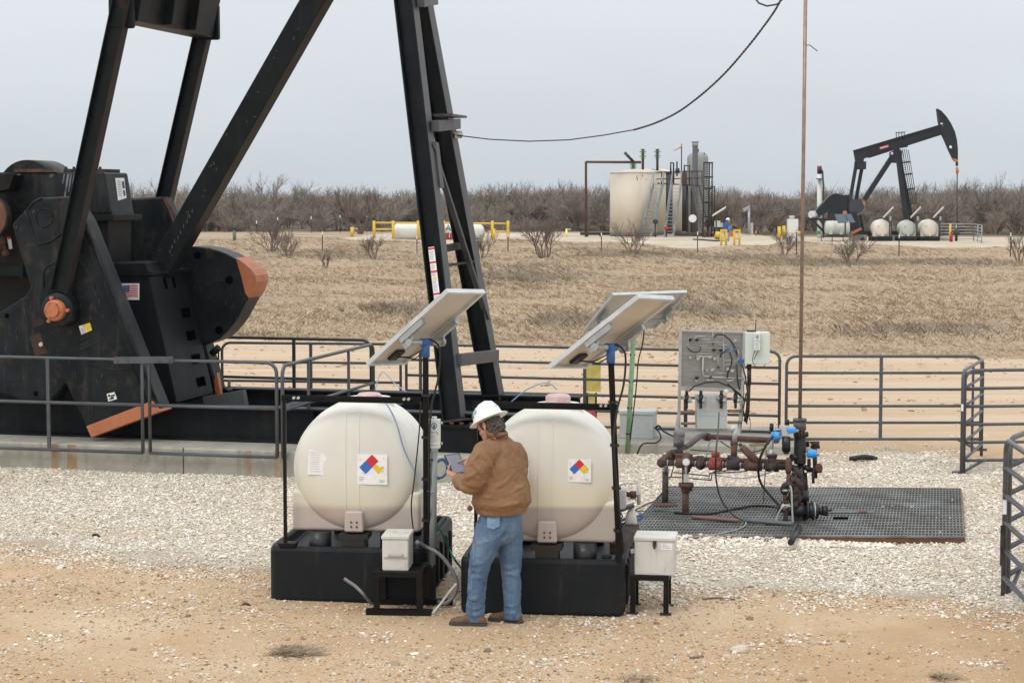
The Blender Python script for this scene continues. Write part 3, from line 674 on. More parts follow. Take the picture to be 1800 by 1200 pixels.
# pedestals below the two front legs
legs_u = {}
for nm, v, px0, px1, pt in (('near', -1.3, 770, 832, 746), ('far', 1.25, 836, 896, 712)):
    a = PJ(px0, pt, v - .25); b = PJ(px1, pt, v - .25); m = MB()
    u0, u1 = (a - PO).dot(EU), (b - PO).dot(EU); zz = a.z; legs_u[nm] = (u0, u1, zz)
    m.prism([uvz(u0, v - .25, PAD_Z + .004), uvz(u1, v - .25, PAD_Z + .004), uvz(u1, v + .25, PAD_Z + .004), uvz(u0, v + .25, PAD_Z + .004)], (0, 0, zz - PAD_Z - .035))
    m.prism([uvz(u0 - .03, v - .29, zz - .028), uvz(u1 + .05, v - .29, zz - .028), uvz(u1 + .05, v + .29, zz - .028), uvz(u0 - .03, v + .29, zz - .028)], (0, 0, .028))
    m.prism([uvz(u1 - .10, v - .253, PAD_Z + .02), uvz(u1 - .02, v - .253, PAD_Z + .02), uvz(u1 - .02, v - .253, zz - .06), uvz(u1 - .10, v - .253, zz - .06)], EV * .001, 1)
    ped = m.build('leg_pedestal', [BLACK, BLACK_DARK], pj, bevel=.006)
    for k in range(4):
        q = MB(); p = uvz(u0 + (u1 - u0) * (.08 + .28 * k), v - .2, zz); q.cyl(p, p + Vector((0, 0, .03)), .03, n=6); q.build('anchor_bolt', [RUST], ped)
# front legs
def leg(name, v0, pbot, ptop, vtop):
    a = PJ(*pbot, v0); b = PJ(*ptop, vtop); d = b - a; b = a + d * 1.4
    return a, b
na, nb = leg('n', -1.3, (799, 742), (713, 0), -.62); fa, fb = leg('f', 1.25, (869, 708), (739, 0), .62)
for a, b in ((na, nb), (fa, fb)):
    m = MB(); m.ibeam(a, b, .25, .27, .022, .018, side=EU); lg = m.build('front_leg', [BLACK], pj, bevel=.004)
    q = MB(); t = (b - a).normalized(); aa, bb = ortho(t, EU)
    # pale grey strip over each flange on the well side
    q.beam(a + aa * .127 + t * .05, b + aa * .127, .004, .268, side=aa); q.build('leg_flange', [GREYEDGE], lg)
    q = MB(); q.box(a + t * .015, (.03, .42, .42), (t, aa, bb)); q.build('foot_plate', [RUST_DK], lg)
def onleg(py, which):
    a, b = (na, nb) if which == 'n' else (fa, fb)
    lo, hi = 0, 1
    for _ in range(40):
        k = (lo + hi) / 2
        if project(a.lerp(b, k))[1] > py: lo = k
        else: hi = k
    return a.lerp(b, lo)
m = MB(); m.beam(onleg(632, 'n') + EU * .16, onleg(624, 'f') + EU * .16, .16, .07, side=(0, 0, 1)); m.build('cross_brace', [GREYEDGE], pj, bevel=.004)
m = MB(); m.beam(onleg(440, 'n') + EU * .0, onleg(430, 'f'), .09, .09, side=(0, 0, 1)); m.build('cross_brace', [BLACK], pj)
m = MB(); m.beam(onleg(222, 'n') + EU * .2, onleg(218, 'f') + EU * .2, .14, .10, side=(0, 0, 1)); p = (onleg(212, 'n') + onleg(210, 'f')) / 2 + EU * .26; m.box(p + Vector((0, 0, .05)), (.26, .75, .03), (EU, EV, Vector((0, 0, 1)))); m.build('cross_brace', [GREYEDGE], pj)
m = MB(); m.beam(onleg(4, 'n') + EU * .2, onleg(0, 'f') + EU * .2, .14, .10, side=(0, 0, 1)); m.build('cross_brace', [GREYEDGE], pj)
m = MB(); m.beam(onleg(252, 'n') + EU * .12, onleg(560, 'f') + EU * .12, .07, .05, side=EU); m.build('diagonal_brace', [GREYEDGE], pj)
m = MB(); m.beam(onleg(250, 'n') + EU * .14 + EV * .16, onleg(330, 'n') + EU * .14 + EV * .16, .16, .03, side=EV); m.build('gusset_plate', [GREYEDGE], pj)
m = MB(); m.beam(onleg(467, 'n') + EU * .1 + EV * .1, onleg(459, 'f') + EU * .1, .03, .03, side=(0, 0, 1)); m.build('thin_brace', [BLACK], pj)
# cable clamp at the leg
cp = onleg(237, 'f') + EU * .19; m = MB(); m.box(cp, (.10, .10, .10)); m.cyl(cp + Vector((-.08, -.05, .04)), cp + Vector((.06, -.05, -.02)), .025); m.build('cable_clamp', [STEELW], pj)
# warning strip on the near leg
def legpt(py, side, out):
    out = out - .035; side = side * .9; p = onleg(py, 'n'); t = (nb - na).normalized(); aa, bb = ortho(t, EU); n = -EV; n = (n - t * n.dot(t)).normalized(); s = n.cross(t)
    if s.dot(EU) < 0: s = -s
    return p + s * side + n * out
m = MB()
def strip(y0, y1, x0, x1, o, mi): m.quad(legpt(y1, x0, o), legpt(y1, x1, o), legpt(y0, x1, o), legpt(y0, x0, o), mi)
strip(436, 532, -.045, .045, .174, 0)
for y in (437, 461, 477, 516): strip(y, y + 3.5, -.045, .045, .176, 1)
for y in (489,): strip(y, y + 3, -.03, .03, .176, 2)
for y in np.arange(443, 531, 2.4):
    if min(abs(y - k) for k in (438, 462, 478, 490, 517)) > 3.2: strip(y, y + .9, -.037, .012 + .022 * random.random(), .176, 3)
m.build('warning_label', [PAPER, D_RED, D_YEL, D_GREY], pj)

# rear leg, gearbox riser box with the four square holes
ra = PJ(283, 479, -.05); rb = PJ(557, 0, -.05); rb = ra + (rb - ra) * 1.42
m = MB(); m.extr([(-.15, -.16), (.15, -.16), (.15, .16), (-.15, .16)], ra, rb, side=EV); rl = m.build('rear_leg', [BLACK], pj, bevel=.008)
m = MB(); t = (rb - ra).normalized(); aa, bb = ortho(t, EV)   # faint stencil remains and scuffs on its face
for k in range(26):
    q = rb.lerp(ra, random.uniform(.1, .98)) + (-aa) * .1525; l = random.uniform(.015, .06); o = bb * random.uniform(-.13, .13)
    m.beam(q + o, q + o + (t * random.uniform(-1, 1) + bb * random.uniform(-.6, .6)).normalized() * l, .003, .006, side=aa)
for k in range(9):
    q = ra.lerp(rb, .055 + .0125 * k * (1 if k < 5 else 1.05)) - aa * .1525 + bb * (-.03 + .006 * (k % 3)); m.beam(q, q + Vector((0, 0, .05)), .003, .009, side=aa)
m.build('scuff_marks', [M_('scuffed_paint', (.10, .10, .10), .6)], rl)
v0, v1 = -.72, .55
f0 = PJ(190, 486, v0); f1 = PJ(262, 484, v0); g0 = PJ(262, 728, v0); g1 = PJ(311, 722, v0)
u1t, u1b = (f1 - PO).dot(EU), (g1 - PO).dot(EU); u0t, u0b = (f0 - PO).dot(EU), (g0 - PO).dot(EU); zT = f1.z; zB = zt - .02
m = MB()
P8 = [uvz(u0t, v0, zT), uvz(u1t, v0, zT), uvz(u1t, v1, zT), uvz(u0t, v1, zT), uvz(u0b - .6, v0, zB), uvz(u1b, v0, zB), uvz(u1b, v1, zB), uvz(u0b - .6, v1, zB)]
m.add(P8, [(0, 1, 2, 3), (7, 6, 5, 4), (4, 5, 1, 0), (5, 6, 2, 1), (6, 7, 3, 2), (7, 4, 0, 3)])
rs = m.build('gearbox_riser', [BLACK], pj, bevel=.01)
m = MB(); m.prism([uvz(u0t - .25, v0 - .05, zT + .003), uvz(u1t + .06, v0 - .05, zT + .003), uvz(u1t + .06, v1 + .05, zT + .003), uvz(u0t - .25, v1 + .05, zT + .003)], (0, 0, .045)); m.build('top_plate', [BLACK, RUSTEDGE], rs)
m = MB(); nrm = ((uvz(u1t, v0, zT) - uvz(u1b, v0, zB)).cross(EV)).normalized(); nrm = nrm if nrm.dot(EU) > 0 else -nrm
def rface(k, v): return uvz(u1b + (u1t - u1b) * k, v, zB + (zT - zB) * k) + nrm * .003
for k in (.115, .30, .49, .675): m.quad(rface(k - .038, .06), rface(k - .038, .36), rface(k + .038, .36), rface(k + .038, .06))
for vv in (-.3, -.02): m.quad(rface(.88, vv), rface(.88, vv + .09), rface(.975, vv + .09), rface(.975, vv))
m.split('square_hole_shade', [M_('hole_darkness', (.002, .002, .002), .9, spec=0)], rs)  # flat black quads paint the shade inside the holes
# flag decal
o_ = PJ(213, 498, v0 - .004); ux = PJ(245, 498, v0 - .004) - o_; uy = PJ(213, 527, v0 - .004) - o_
def fl(x, y, k=0): return o_ + ux * x + uy * y - EV * k + uy * (.025 * math.sin(x * 7)) * (k > 0)
m = MB(); m.quad(fl(0, 0), fl(1, 0), fl(1, 1), fl(0, 1), 0)
for i in range(7):
    for j in range(8):
        x0 = .12 + .8 * j / 8; x1 = .12 + .8 * (j + 1) / 8; y0 = .12 + .76 * i / 7; m.quad(fl(x0, y0, .002), fl(x1, y0, .002), fl(x1, y0 + .06, .002), fl(x0, y0 + .06, .002), 1)
for j in range(4):
    x0 = .11 + .34 * j / 4; x1 = .11 + .34 * (j + 1) / 4; m.quad(fl(x0, .1, .004), fl(x1, .1, .004), fl(x1, .52, .004), fl(x0, .52, .004), 2)
for i in range(4):
    for j in range(4): x0 = .14 + .075 * j; y0 = .16 + .09 * i; m.quad(fl(x0, y0, .006), fl(x0 + .025, y0, .006), fl(x0 + .025, y0 + .035, .006), fl(x0, y0 + .035, .006), 0)
m.build('flag_decal', [PAPER, D_RED, M_('decal_flag_blue', (.03, .04, .2), .5)], rs)

# gearbox
gz0 = PJ(60, 715, -.55).z
m = MB(); gv0, gv1 = -.62, .12
def gp(px, py, v=gv0): return PJ(px, py, v)
body = [gp(-150, 303), gp(205, 303), gp(232, 378), gp(232, 384), gp(-150, 384)]
m.prism([gp(-150, 303), gp(183, 303), gp(196, 380), gp(-150, 380)], EV * (gv1 - gv0))
fr = [gp(183, 303), gp(196, 380)]; bk = [PJ(183, 303, gv0) + EU * .30 + EV * .12, PJ(196, 380, gv0) + EU * .36 + EV * .12]
gb = m.build('gearbox', [BLACK_MACH], pj, bevel=.02)
m = MB(); m.prism([gp(-150, 378, gv0 - .08), gp(200, 378, gv0 - .08), gp(200, 388, gv0 - .08), gp(-150, 388, gv0 - .08)], EV * (gv1 - gv0 + .16)); fg = m.build('split_flange', [BLACK], gb, bevel=.006)
for px in (160, 172, 184, 195):
    q = MB(); p = gp(px, 376, gv0 - .05); q.cyl(p, p + Vector((0, 0, .05)), .022, n=6); q.build('flange_bolt', [BLACK_DARK], fg)
m = MB(); m.prism([gp(-150, 386), gp(190, 386), gp(190, 470), gp(-150, 470)], EV * (gv1 - gv0)); m.build('gearbox_sump', [BLACK_DARK], pj, bevel=.015)
m = MB(); m.prism([gp(186, 462, gv0 - .15), gp(255, 462, gv0 - .15), gp(262, 482, gv0 - .15), gp(186, 482, gv0 - .15)], EV * (gv1 - gv0 + .2)); m.build('sump_ledge', [BLACK], pj, bevel=.01)
# round gear cover above the case
cc = gp(46, 340); t0 = (gp(46, 281) - cc).length
m = MB(); m.lathe([(t0, 0), (t0, .66)], cc + EV * .02, EV, n=48); m.build('gear_cover', [BLACK_MACH], gb, bevel=.01)
m = MB(); m.prism([gp(24, 297, gv0 - .03), gp(92, 297, gv0 - .03), gp(98, 303, gv0 - .03), gp(24, 303, gv0 - .03)], EV * .10); m.build('cover_lip', [RUSTEDGE], gb)
m = MB(); m.prism([gp(112, 297, -.5), gp(180, 297, -.5), gp(180, 303, -.5), gp(112, 303, -.5)], EV * .55)
for px in (116, 130, 150, 165, 176): p = gp(px, 297, -.45); m.cyl(p, p + Vector((0, 0, .03)), .02, n=6)
m.build('inspection_lid', [RUST_DK], gb)
# pale drip streaks on the case (old grease)
m = MB()
for (x, l, w_) in ((118, 40, 4), (124, 32, 2.5), (129, 22, 4), (112, 18, 2), (30, 8, 6), (88, 6, 8)):
    m.quad(gp(x, 306, gv0 - .0035), gp(x + w_, 306, gv0 - .0035), gp(x + w_ * .5 - l * .12, 306 + l, gv0 - .0035), gp(x - l * .14, 306 + l, gv0 - .0035))
m.build('grease_streak', [M_('grease_streaks', (.17, .19, .21), .5, c2=(.05, .055, .06), scale=8)], gb)
eA, eB, eC, eD = gp(183, 303), gp(196, 380), PJ(183, 303, gv0) + EV * (gv1 - gv0), PJ(196, 380, gv0) + EV * (gv1 - gv0); en_ = (eB - eA).cross(EV).normalized(); en_ = en_ if en_.dot(EU) > 0 else -en_
class _Side:
    def __call__(s, px, py, v=0):
        d = ray(px, py); return CAMP + d * ((eA - CAMP).dot(en_) / d.dot(en_)) + en_ * (gv0 - v + .004)
sd_ = _Side(); f = lambda x, y: sd_(x, y, gv0); m = MB(); m.quad(f(202, 313), f(218, 313), f(222, 348), f(207, 353))
for i in range(9): y = 318 + i * 3.2; m.quad(*[sd_(205 + i * .35 + a, y + b, gv0 - .003) for a, b in ((0, 0), (6, 0), (6.2, 1.2), (.2, 1.2))], 1)
m.quad(*[sd_(x, y, gv0 - .003) for x, y in ((213, 320), (217, 318), (219, 331), (215, 332))], 2); m.quad(*[sd_(x, y, gv0 - .003) for x, y in ((215, 335), (219, 335), (220, 344), (217, 345))], 2)
m.build('data_label', [PAPER, D_GREY, D_NAVY], gb)
# case and pedestal behind the near crank
m = MB(); m.prism([gp(-150, 470, -.5), gp(190, 470, -.5), gp(190, 716, -.5), gp(-150, 716, -.5)], EV * 1.0); m.build('gearbox_pedestal', [BLACK_DARK], pj)
m = MB(); m.beam(gp(-150, 474, -.66), gp(60, 476, -.66), .14, .12, side=(0, 0, 1)); p = gp(38, 476, -.75); m.box(p, (.05, .06, .2)); m.build('grease_rail', [BLACK], pj)
m = MB(); c_ = gp(-22, 381, -1.05); t = (gp(-22, 343, -1.05) - c_).length
m.lathe([(t * .62, .02), (t * .92, .02), (t * .94, -.03), (t * 1.02, -.03), (t * 1.04, .12), (t * .62, .12)], c_, EV, n=40); bd = m.build('brake_drum', [RUST_DK], pj)
m = MB(); m.lathe([(t * .93, -.031), (t * 1.03, -.031), (t * 1.03, -.036), (t * .93, -.036)], c_, EV, n=40); m.build('drum_rim', [M_('rusty_rim', (.16, .06, .04), .7, c2=(.09, .045, .035), scale=8)], bd)
m = MB(); m.lathe([(.05, -.1), (.16, -.1), (.16, .1), (.05, .1)], c_, EV, n=20); m.build('drum_hub', [BLACK_DARK], bd)
m = MB(); a = gp(-20, 300, -1.0); b = gp(24, 312, -1.0); m.prism([gp(-20, 312, -1.0), gp(24, 308, -1.0), gp(16, 332, -1.0), gp(-20, 340, -1.0)], EV * .3); m.build('brake_bracket', [BLACK_DARK], pj)
m = MB(); f = lambda x, y, k=0: gp(x, y, -.64 - k); m.quad(f(12, 416), f(19, 416), f(22, 437), f(16, 438)); m.quad(f(12, 416, .003), f(19, 416, .003), f(19.5, 420, .003), f(13, 420, .003), 1); m.build('caution_tag', [PAPER, D_RED], pj)
for k in range(7):
    m = MB(); p = gp(random.uniform(0, 14), random.uniform(420, 446), -.72); m.ball(p, random.uniform(.03, .06), 8, 5); m.build('lube_fitting', [RUST], pj)

# cranks: near and far, each with its counterweight lobe, orange tip, pin and bearing
CR = [(20, 395), (49.5, 363), (70, 348), (124, 345), (150, 388), (282, 718), (160, 768), (115, 674), (90, 703), (45, 706), (0, 690), (-40, 650), (-55, 600), (-30, 560), (0, 548), (43, 521), (54, 505)]
vN = -1.62
ck = MB().prism([PJ(x, y, vN) for x, y in CR], EV * .34).build('crank_arm', [BLACK_MACH], pj, bevel=.025, seg=2)
m = MB(); m.prism([PJ(x, y, vN - .012) for x, y in ((151, 749), (268, 704), (283, 723), (160, 769))], EV * .364); m.build('orange_tip', [ORANGE], ck, bevel=.008)
m = MB()
def ridge(pts, r=.018, v=vN): m.tube([PJ(x, y, v) for x, y in pts], r, 6)
ridge([(44, 370), (50, 385), (56, 402), (62, 420), (70, 430), (90, 424), (112, 408), (122, 380), (126, 356)])
ridge([(49, 368), (60, 355), (74, 348)])
ridge([(78 + 14.5 * math.cos(k * .35), 383 + 16 * math.sin(k * .35)) for k in range(19)], .012)
ridge([(152, 400), (190, 495), (230, 598), (272, 700)], .022); ridge([(143, 400), (178, 498), (216, 600), (258, 704)], .014)
ridge([(136, 452), (150, 470), (163, 492), (168, 508)], .014)
ridge([(78, 505), (76, 480), (80, 470), (98, 460)], .014)
ridge([(136, 604), (170, 588), (174, 602), (140, 618)], .010); ridge([(150, 640), (200, 650), (245, 648)], .009)
m.build('raised_rib', [BLACK_MACH], ck)
m = MB(); m.quad(*[PJ(x, y, vN - .003) for x, y in ((52, 592), (69, 584), (84, 620), (62, 626))]); m.build('recess_rust_shade', [M_('rust_and_shade', (.05, .022, .014), .8, c2=(.006, .005, .005), scale=4)], ck)  # flat patch: rust colour with the hollow's shade painted in dark
m = MB(); p = PJ(73, 605, vN - .02); m.cyl(p, p - EV * .03, .03, n=6); m.build('recess_bolt', [STEELW], ck)
for (x, y, r) in ((12, 555, .035), (130, 531, .04), (63, 692, .035), (108, 699, .05)):
    m = MB(); p = PJ(x, y, vN - .003); m.lathe([(.002, 0), (r, 0)], p, -EV, n=14); m.build('bolt_hole_shade', [M_('hole_shade_black', (.003, .003, .003), .9, spec=0) if 'hole_shade_black' not in bpy.data.materials else bpy.data.materials['hole_shade_black']], ck)  # flat discs, hole shade painted as plain black
def decal(v, q, prt, name, extra=None):
    m = MB(); m.quad(*[PJ(x, y, v) for x, y in q], 0)
    Q = [PJ(x, y, v - .003) for x, y in q]
    def at(a, b): return Q[0].lerp(Q[1], a).lerp(Q[3].lerp(Q[2], a), b)
    for (a0, a1, b0, b1, mi) in extra: m.quad(at(a0, b0), at(a1, b0), at(a1, b1), at(a0, b1), mi)
    return m.build(name, [PAPER, D_YEL, D_GREY, D_BLACK], prt)
decal(vN - .004, ((138.5, 573), (158, 567), (162, 580), (143, 588)), ck, 'warning_label', [(.3, 1, 0, .28, 1), (.55, 1, .3, 1, 1), (.06, .5, .4, .5, 2), (.06, .5, .62, .72, 2), (.06, .45, .82, .9, 2), (.6, .95, .5, .6, 2)])
decal(vN - .004, ((187.5, 692), (202, 688.5), (205.5, 701), (190.5, 705.5)), ck, 'warning_label', [(.1, .35, .15, .45, 3), (.4, .9, .3, .5, 3), (.3, .7, .55, .85, 3), (.1, .3, .65, .9, 2)])
pin = PJ(93, 546, vN - .36); 
m = MB(); m.lathe([(.02, .02), (.125, .0), (.14, .03), (.14, .15), (.02, .15)], pin, EV, n=28); pn = m.build('crank_pin', [ORANGE], ck, bevel=.006)
m = MB(); m.lathe([(.07, -.02), (.085, -.03), (.09, .0)], pin, EV, n=20)
for k in range(6): q = k * 1.047; p = pin + EU * (.108 * math.cos(q)) + Vector((0, 0, .108 * math.sin(q))); m.cyl(p - EV * .02, p + EV * .02, .014, n=6)
m.build('pin_cap', [ORANGE], pn)
m = MB(); m.lathe([(.02, .10), (.215, .10), (.225, .12), (.225, .30), (.02, .30)], pin, EV, n=32); brg = m.build('wrist_bearing', [BLACK_MACH], ck, bevel=.01)
for k in range(3):
    q = MB(); p = pin + EU * (.17 * math.cos(1.9 + k * 2.2)) + Vector((0, 0, .17 * math.sin(1.9 + k * 2.2))); q.cyl(p + EV * .05, p + EV * .11, .024, n=8); q.build('bearing_bolt', [ORANGE], brg)
# far crank: same casting turned, plus the rounded weight that shows on the right
vF = .95
sh = [(x * .93 + 165, (y - 345) * .93 + 345) for x, y in CR[:8]]; sh = [(x, y) for x, y in sh]
ckf = MB().prism([PJ(x, y, vF) for x, y in ((178, 392), (206, 362), (224, 349), (286, 346), (301, 385), (383, 690), (340, 705), (250, 668))], EV * .34).build('crank_arm', [BLACK_MACH], pj, bevel=.025)
m = MB(); m.prism([PJ(x, y, vF - .012) for x, y in ((376, 668), (381, 655), (388, 698), (380, 704))], EV * .10); m.build('orange_tip', [ORANGE], ckf)
m = MB(); m.prism([PJ(x, y, vF - .02) for x, y in ((287, 352), (291, 346), (321, 400), (318, 408))], EV * .02); m.build('rusty_edge', [RUSTEDGE], ckf)
W = [(300, 470), (315, 456), (333, 439), (350, 432), (362, 430.5), (387, 433.5), (402, 438), (418, 444), (436, 454), (450, 463), (461, 473), (467, 483), (468, 494), (462, 510), (454, 526), (440, 552), (432, 565), (418, 582), (405, 594), (385, 602), (364, 607), (330, 600), (290, 560)]; W = [(x - 20 if x > 340 else x, y + 2) for x, y in W]
m = MB(); m.prism([PJ(x, y, vF - .32) for x, y in W], EV * .48); cw = m.build('counterweight', [BLACK_MACH], ckf, bevel=.02, seg=2)
OT = [(414, 453), (417, 455), (430.5, 464), (442, 474), (448.6, 484.5), (449.6, 496), (443.6, 512), (437, 523.5), (431, 515), (424, 485)]
m = MB(); m.prism([PJ(x, y, vF - .326) for x, y in OT], EV * .492); m.build('orange_tip', [ORANGE], cw)
HB = bpy.data.materials['hole_shade_black']
for (x, y, r) in ((347, 449, .055), (403, 492, .06), (385, 580, .06)):
    m = MB(); m.lathe([(.002, 0), (r, 0)], PJ(x, y, vF - .324), -EV, n=14); m.build('bolt_hole_shade', [HB], cw)  # discs on the face, their black painted for shade in the holes
m = MB()
for pts in ([(352, 502), (369, 500), (371, 522), (355, 524), (352, 502)], [(383, 496), (394, 494), (396, 508), (385, 510), (383, 496)]): m.tube([PJ(x, y, vF - .32) for x, y in pts], .011, 6)
m.build('cast_outline', [BLACK_MACH], cw)
m = MB(); a = PJ(372, 622, .5); b = PJ(385, 610, .5); m.cyl(a, b, .05); m.cyl(PJ(384, 612, .5), PJ(384, 640, .5), .012); m.build('brake_cable_end', [BLACK_DARK], pj)

# scratches where chains and boots have scuffed the paint
SC = bpy.data.materials['scuffed_paint']
def scuffs(parent, v, poly_, n, l0=3, l1=14, name='scuff_marks'):
    m = MB(); xs = [p[0] for p in poly_]; ys = [p[1] for p in poly_]; k = 0
    def inside(x, y):
        c = False; j = len(poly_) - 1
        for i in range(len(poly_)):
            (xi, yi), (xj, yj) = poly_[i], poly_[j]
            if (yi > y) != (yj > y) and x < (xj - xi) * (y - yi) / (yj - yi) + xi: c = not c
            j = i
        return c
    while k < n:
        x, y = random.uniform(min(xs), max(xs)), random.uniform(min(ys), max(ys)); a = random.gauss(1.3, .6); l = random.uniform(l0, l1); x2, y2 = x + math.cos(a) * l * .5, y + math.sin(a) * l
        k += 1
        if inside(x, y) and inside(x2, y2): w_ = random.uniform(.25, .7); m.quad(*[PJ(px, py, v - .003) for px, py in ((x, y), (x + w_, y), (x2 + w_ * .4, y2), (x2, y2))])
    o = m.build(name, [SC], parent); o['kind'] = 'stuff'; return o
scuffs(ck, vN, CR, 150); scuffs(cw, vF - .32, W, 60, 2, 8)
for k in range(9):
    m = MB(); p = PJ(*random.choice([(30, 400), (60, 372), (104, 350), (135, 620), (180, 660), (205, 690), (20, 640), (60, 650), (118, 470), (160, 560), (70, 455)]), vN); m.cyl(p, p - EV * .018, .022, n=6); m.build('bolt_head', [RUST_DK], ck)
# pitman arms and equaliser
def ptm(pb, pt, v, wd):
    a = PJ(*pb, v); b = PJ(*pt, v); return a, b
m = MB(); a, b = ptm((106, 512), (216, 0), vN - .17, .2); b2 = a + (b - a) * 1.08; m.ibeam(a, b2, .225, .17, .018, .016, side=EU); pa = m.build('pitman_arm', [BLACK], pj, bevel=.003)
t = (b2 - a).normalized(); aa, bb = ortho(t, EU); s_ = 1 if aa.dot(EU) > 0 else -1
q = MB(); q.beam(a + aa * s_ * .1145, b2 + aa * s_ * .1145, .003, .168, side=aa); q.build('rusty_flange', [M_('rusty_black', (.032, .019, .014), .7, c2=(.011, .012, .013), scale=2.5)], pa)
m = MB(); pc = PJ(97, 530, vN - .17); m.prism([PJ(92, 470, vN - .16), PJ(126, 476, vN - .16), PJ(122, 545, vN - .16), PJ(74, 545, vN - .16)], EV * .1); m.build('pitman_yoke', [BLACK], pa, bevel=.01)
m = MB(); a, b = ptm((262, 470), (370, 0), vF + .55, .2); b3 = a + (b - a) * 1.08; m.ibeam(a, b3, .225, .17, .018, .016, side=EU); pb_ = m.build('pitman_arm', [BLACK], pj, bevel=.003)
q = MB(); t = (b3 - a).normalized(); aa, bb = ortho(t, EU); s_ = 1 if aa.dot(EU) > 0 else -1; q.beam(a + aa * s_ * .1145, b3 + aa * s_ * .1145, .003, .168, side=aa); q.build('rusty_flange', [bpy.data.materials['rusty_black']], pb_)
E0 = PJ(222, 38, vN - .05); E1 = PJ(356, 66, vF + .42)
up = Vector((0, 0, 1)); 
def eq(du, k, dz): return E0.lerp(E1, k) + EU * du + up * dz
m = MB()
m.add([eq(-.16, 0, 0), eq(.16, 0, 0), eq(.16, 1, 0), eq(-.16, 1, 0), eq(-.3, 0, .75), eq(.3, 0, .75), eq(.3, 1, .75), eq(-.3, 1, .75)], [(3, 2, 1, 0), (4, 5, 6, 7), (0, 1, 5, 4), (1, 2, 6, 5), (2, 3, 7, 6), (3, 0, 4, 7)])
for k in (.3, .62): m.prism([eq(.165, k, .02), eq(.30, k, .02), eq(.42, k, .74), eq(.28, k, .74)], (E1 - E0).normalized() * .04)
eqp = m.build('equaliser_beam', [BLACK], pj, bevel=.01)
m = MB(); p = (E0 + E1) / 2 + up * .75; m.beam(p + EU * -.9, p + EU * 7.2 + up * 1.2, .6, .45, side=up); m.build('walking_beam', [BLACK], pj)
m = MB(); 
for k, px, py in ((0, 214, 8), (1, 366, 42)): pass
for (E, v, px, py) in ((E0, vN - .14, 214, 16), (E1, vF + .5, 366, 40)):
    p = PJ(px, py, v); m.box(p, (.34, .10, .5), (EU, EV, up))
m.split('pitman_bracket', [BLACK], eqp, bevel=.02)
# apex of the samson post above the frame
m = MB(); p = (nb + fb + rb) / 3; m.box((nb + fb) / 2, (.8, 1.3, .5), (EU, EV, up)); m.build('saddle_bearing', [BLACK], pj)

# hoist cable from leg to beam
ct = [(803, 238), (860, 245), (930, 248.5), (1000, 246), (1060, 238), (1116, 228)]
m = MB(); n = len(ct)
Yc0 = cp.y - .1
pts = [PY(x, y, Yc0 + (21.6 - Yc0) * (x - 803) / 570) for x, y in ct]; m.tube(pts, .0075, 6)
ct2 = [(1114, 228.4), (1150, 217), (1190, 198), (1230, 169), (1270, 133), (1310, 88), (1345, 43), (1366, 12), (1385, -25)]
pts2 = [PY(x, y, Yc0 + (21.6 - Yc0) * (x - 803) / 570) for x, y in ct2]; 
cab = m.build('cable', [CABLE], origin=tuple(pts[0])); tag(cab, 'long sagging cable, thin from the pumpjack leg then thick and braided up out of view', 'cable')
m = MB(); 
# braid: two strands twisted
for ph in (0, math.pi):
    P = []; N = 260
    cum = np.linspace(0, len(pts2) - 1, N)
    for i, k in enumerate(cum):
        j = min(int(k), len(pts2) - 2); f = k - j; c0 = pts2[max(j - 1, 0)]; c1 = pts2[j]; c2 = pts2[j + 1]; c3 = pts2[min(j + 2, len(pts2) - 1)]
        q = .5 * ((2 * c1) + (c2 - c0) * f + (2 * c0 - 5 * c1 + 4 * c2 - c3) * f * f + (3 * c1 - c0 - 3 * c2 + c3) * f ** 3)
        a = i * 1.0 + ph; P.append(q + Vector((math.cos(a) * .006, 0, math.sin(a) * .006)))
    m.tube(P, .0085, 5)
m.build('braided_section', [CABLE], cab)
m = MB(); m.tube([PY(1326, -4, 21.6), PY(1334, 6, 21.6), PY(1348, 11, 21.6), PY(1366, 8, 21.6), PY(1378, -3, 21.6)], .01, 6); o = m.build('cable_loop', [CABLE], cab)
# ------------------------------------------------------------------ fences
def fpanel(name, A, B, h, rails, label, cat='fence panel', group='grey pipe corral panels', posts=(), rl=True, rr=True, r=.022, z0=0, mat=FENCE, bottom=.16, corner=.13, legs=(), open_l=False, open_r=False, foot=True, even=True):
    A = Vector((A.x, A.y, z0)); B = Vector((B.x, B.y, z0)); d = (B - A); L = d.length; d.normalize(); up = Vector((0, 0, 1))
    t = thing(name, A, label, cat, group)
    P = lambda s, z: A + d * s + up * z
    def arc(cx, cz, a0, a1): return [P(cx + corner * math.cos(a0 + (a1 - a0) * k / 6), cz + corner * math.sin(a0 + (a1 - a0) * k / 6)) for k in range(7)]
    pts = []
    if not open_l:
        pts += [P(0, 0 if foot else bottom)]
        pts += arc(corner, h - corner, math.pi, math.pi / 2) if rl else [P(0, h)]
    else: pts += [P(0, h)]
    if not open_r:
        pts += arc(L - corner, h - corner, math.pi / 2, 0) if rr else [P(L, h)]
        pts += [P(L, 0 if foot else bottom)]
    else: pts += [P(L, h)]
    MB().tube(pts, r, 10).build('outer_frame', [mat], t)
    zs = [bottom + (h - bottom) * k / (rails - 1) for k in range(rails - 1)] if even is True else even
    for z in zs: MB().tube([P(0, z), P(L, z)], r * .92, 10).build('rail', [mat], t)
    for s in posts: MB().beam(P(s * L, bottom * .9 if foot else bottom), P(s * L, h), .045, .03, side=d).build('upright', [mat], t)
    for (s, dirn) in legs: MB().tube([P(s * L, bottom), P(s * L + dirn * .28, .01), P(s * L + dirn * .42, .01)], r * .9, 8).build('foot_brace', [mat], t)
    return t
H = 1.33
def top(px, py, h=H): return G(px, py, h)
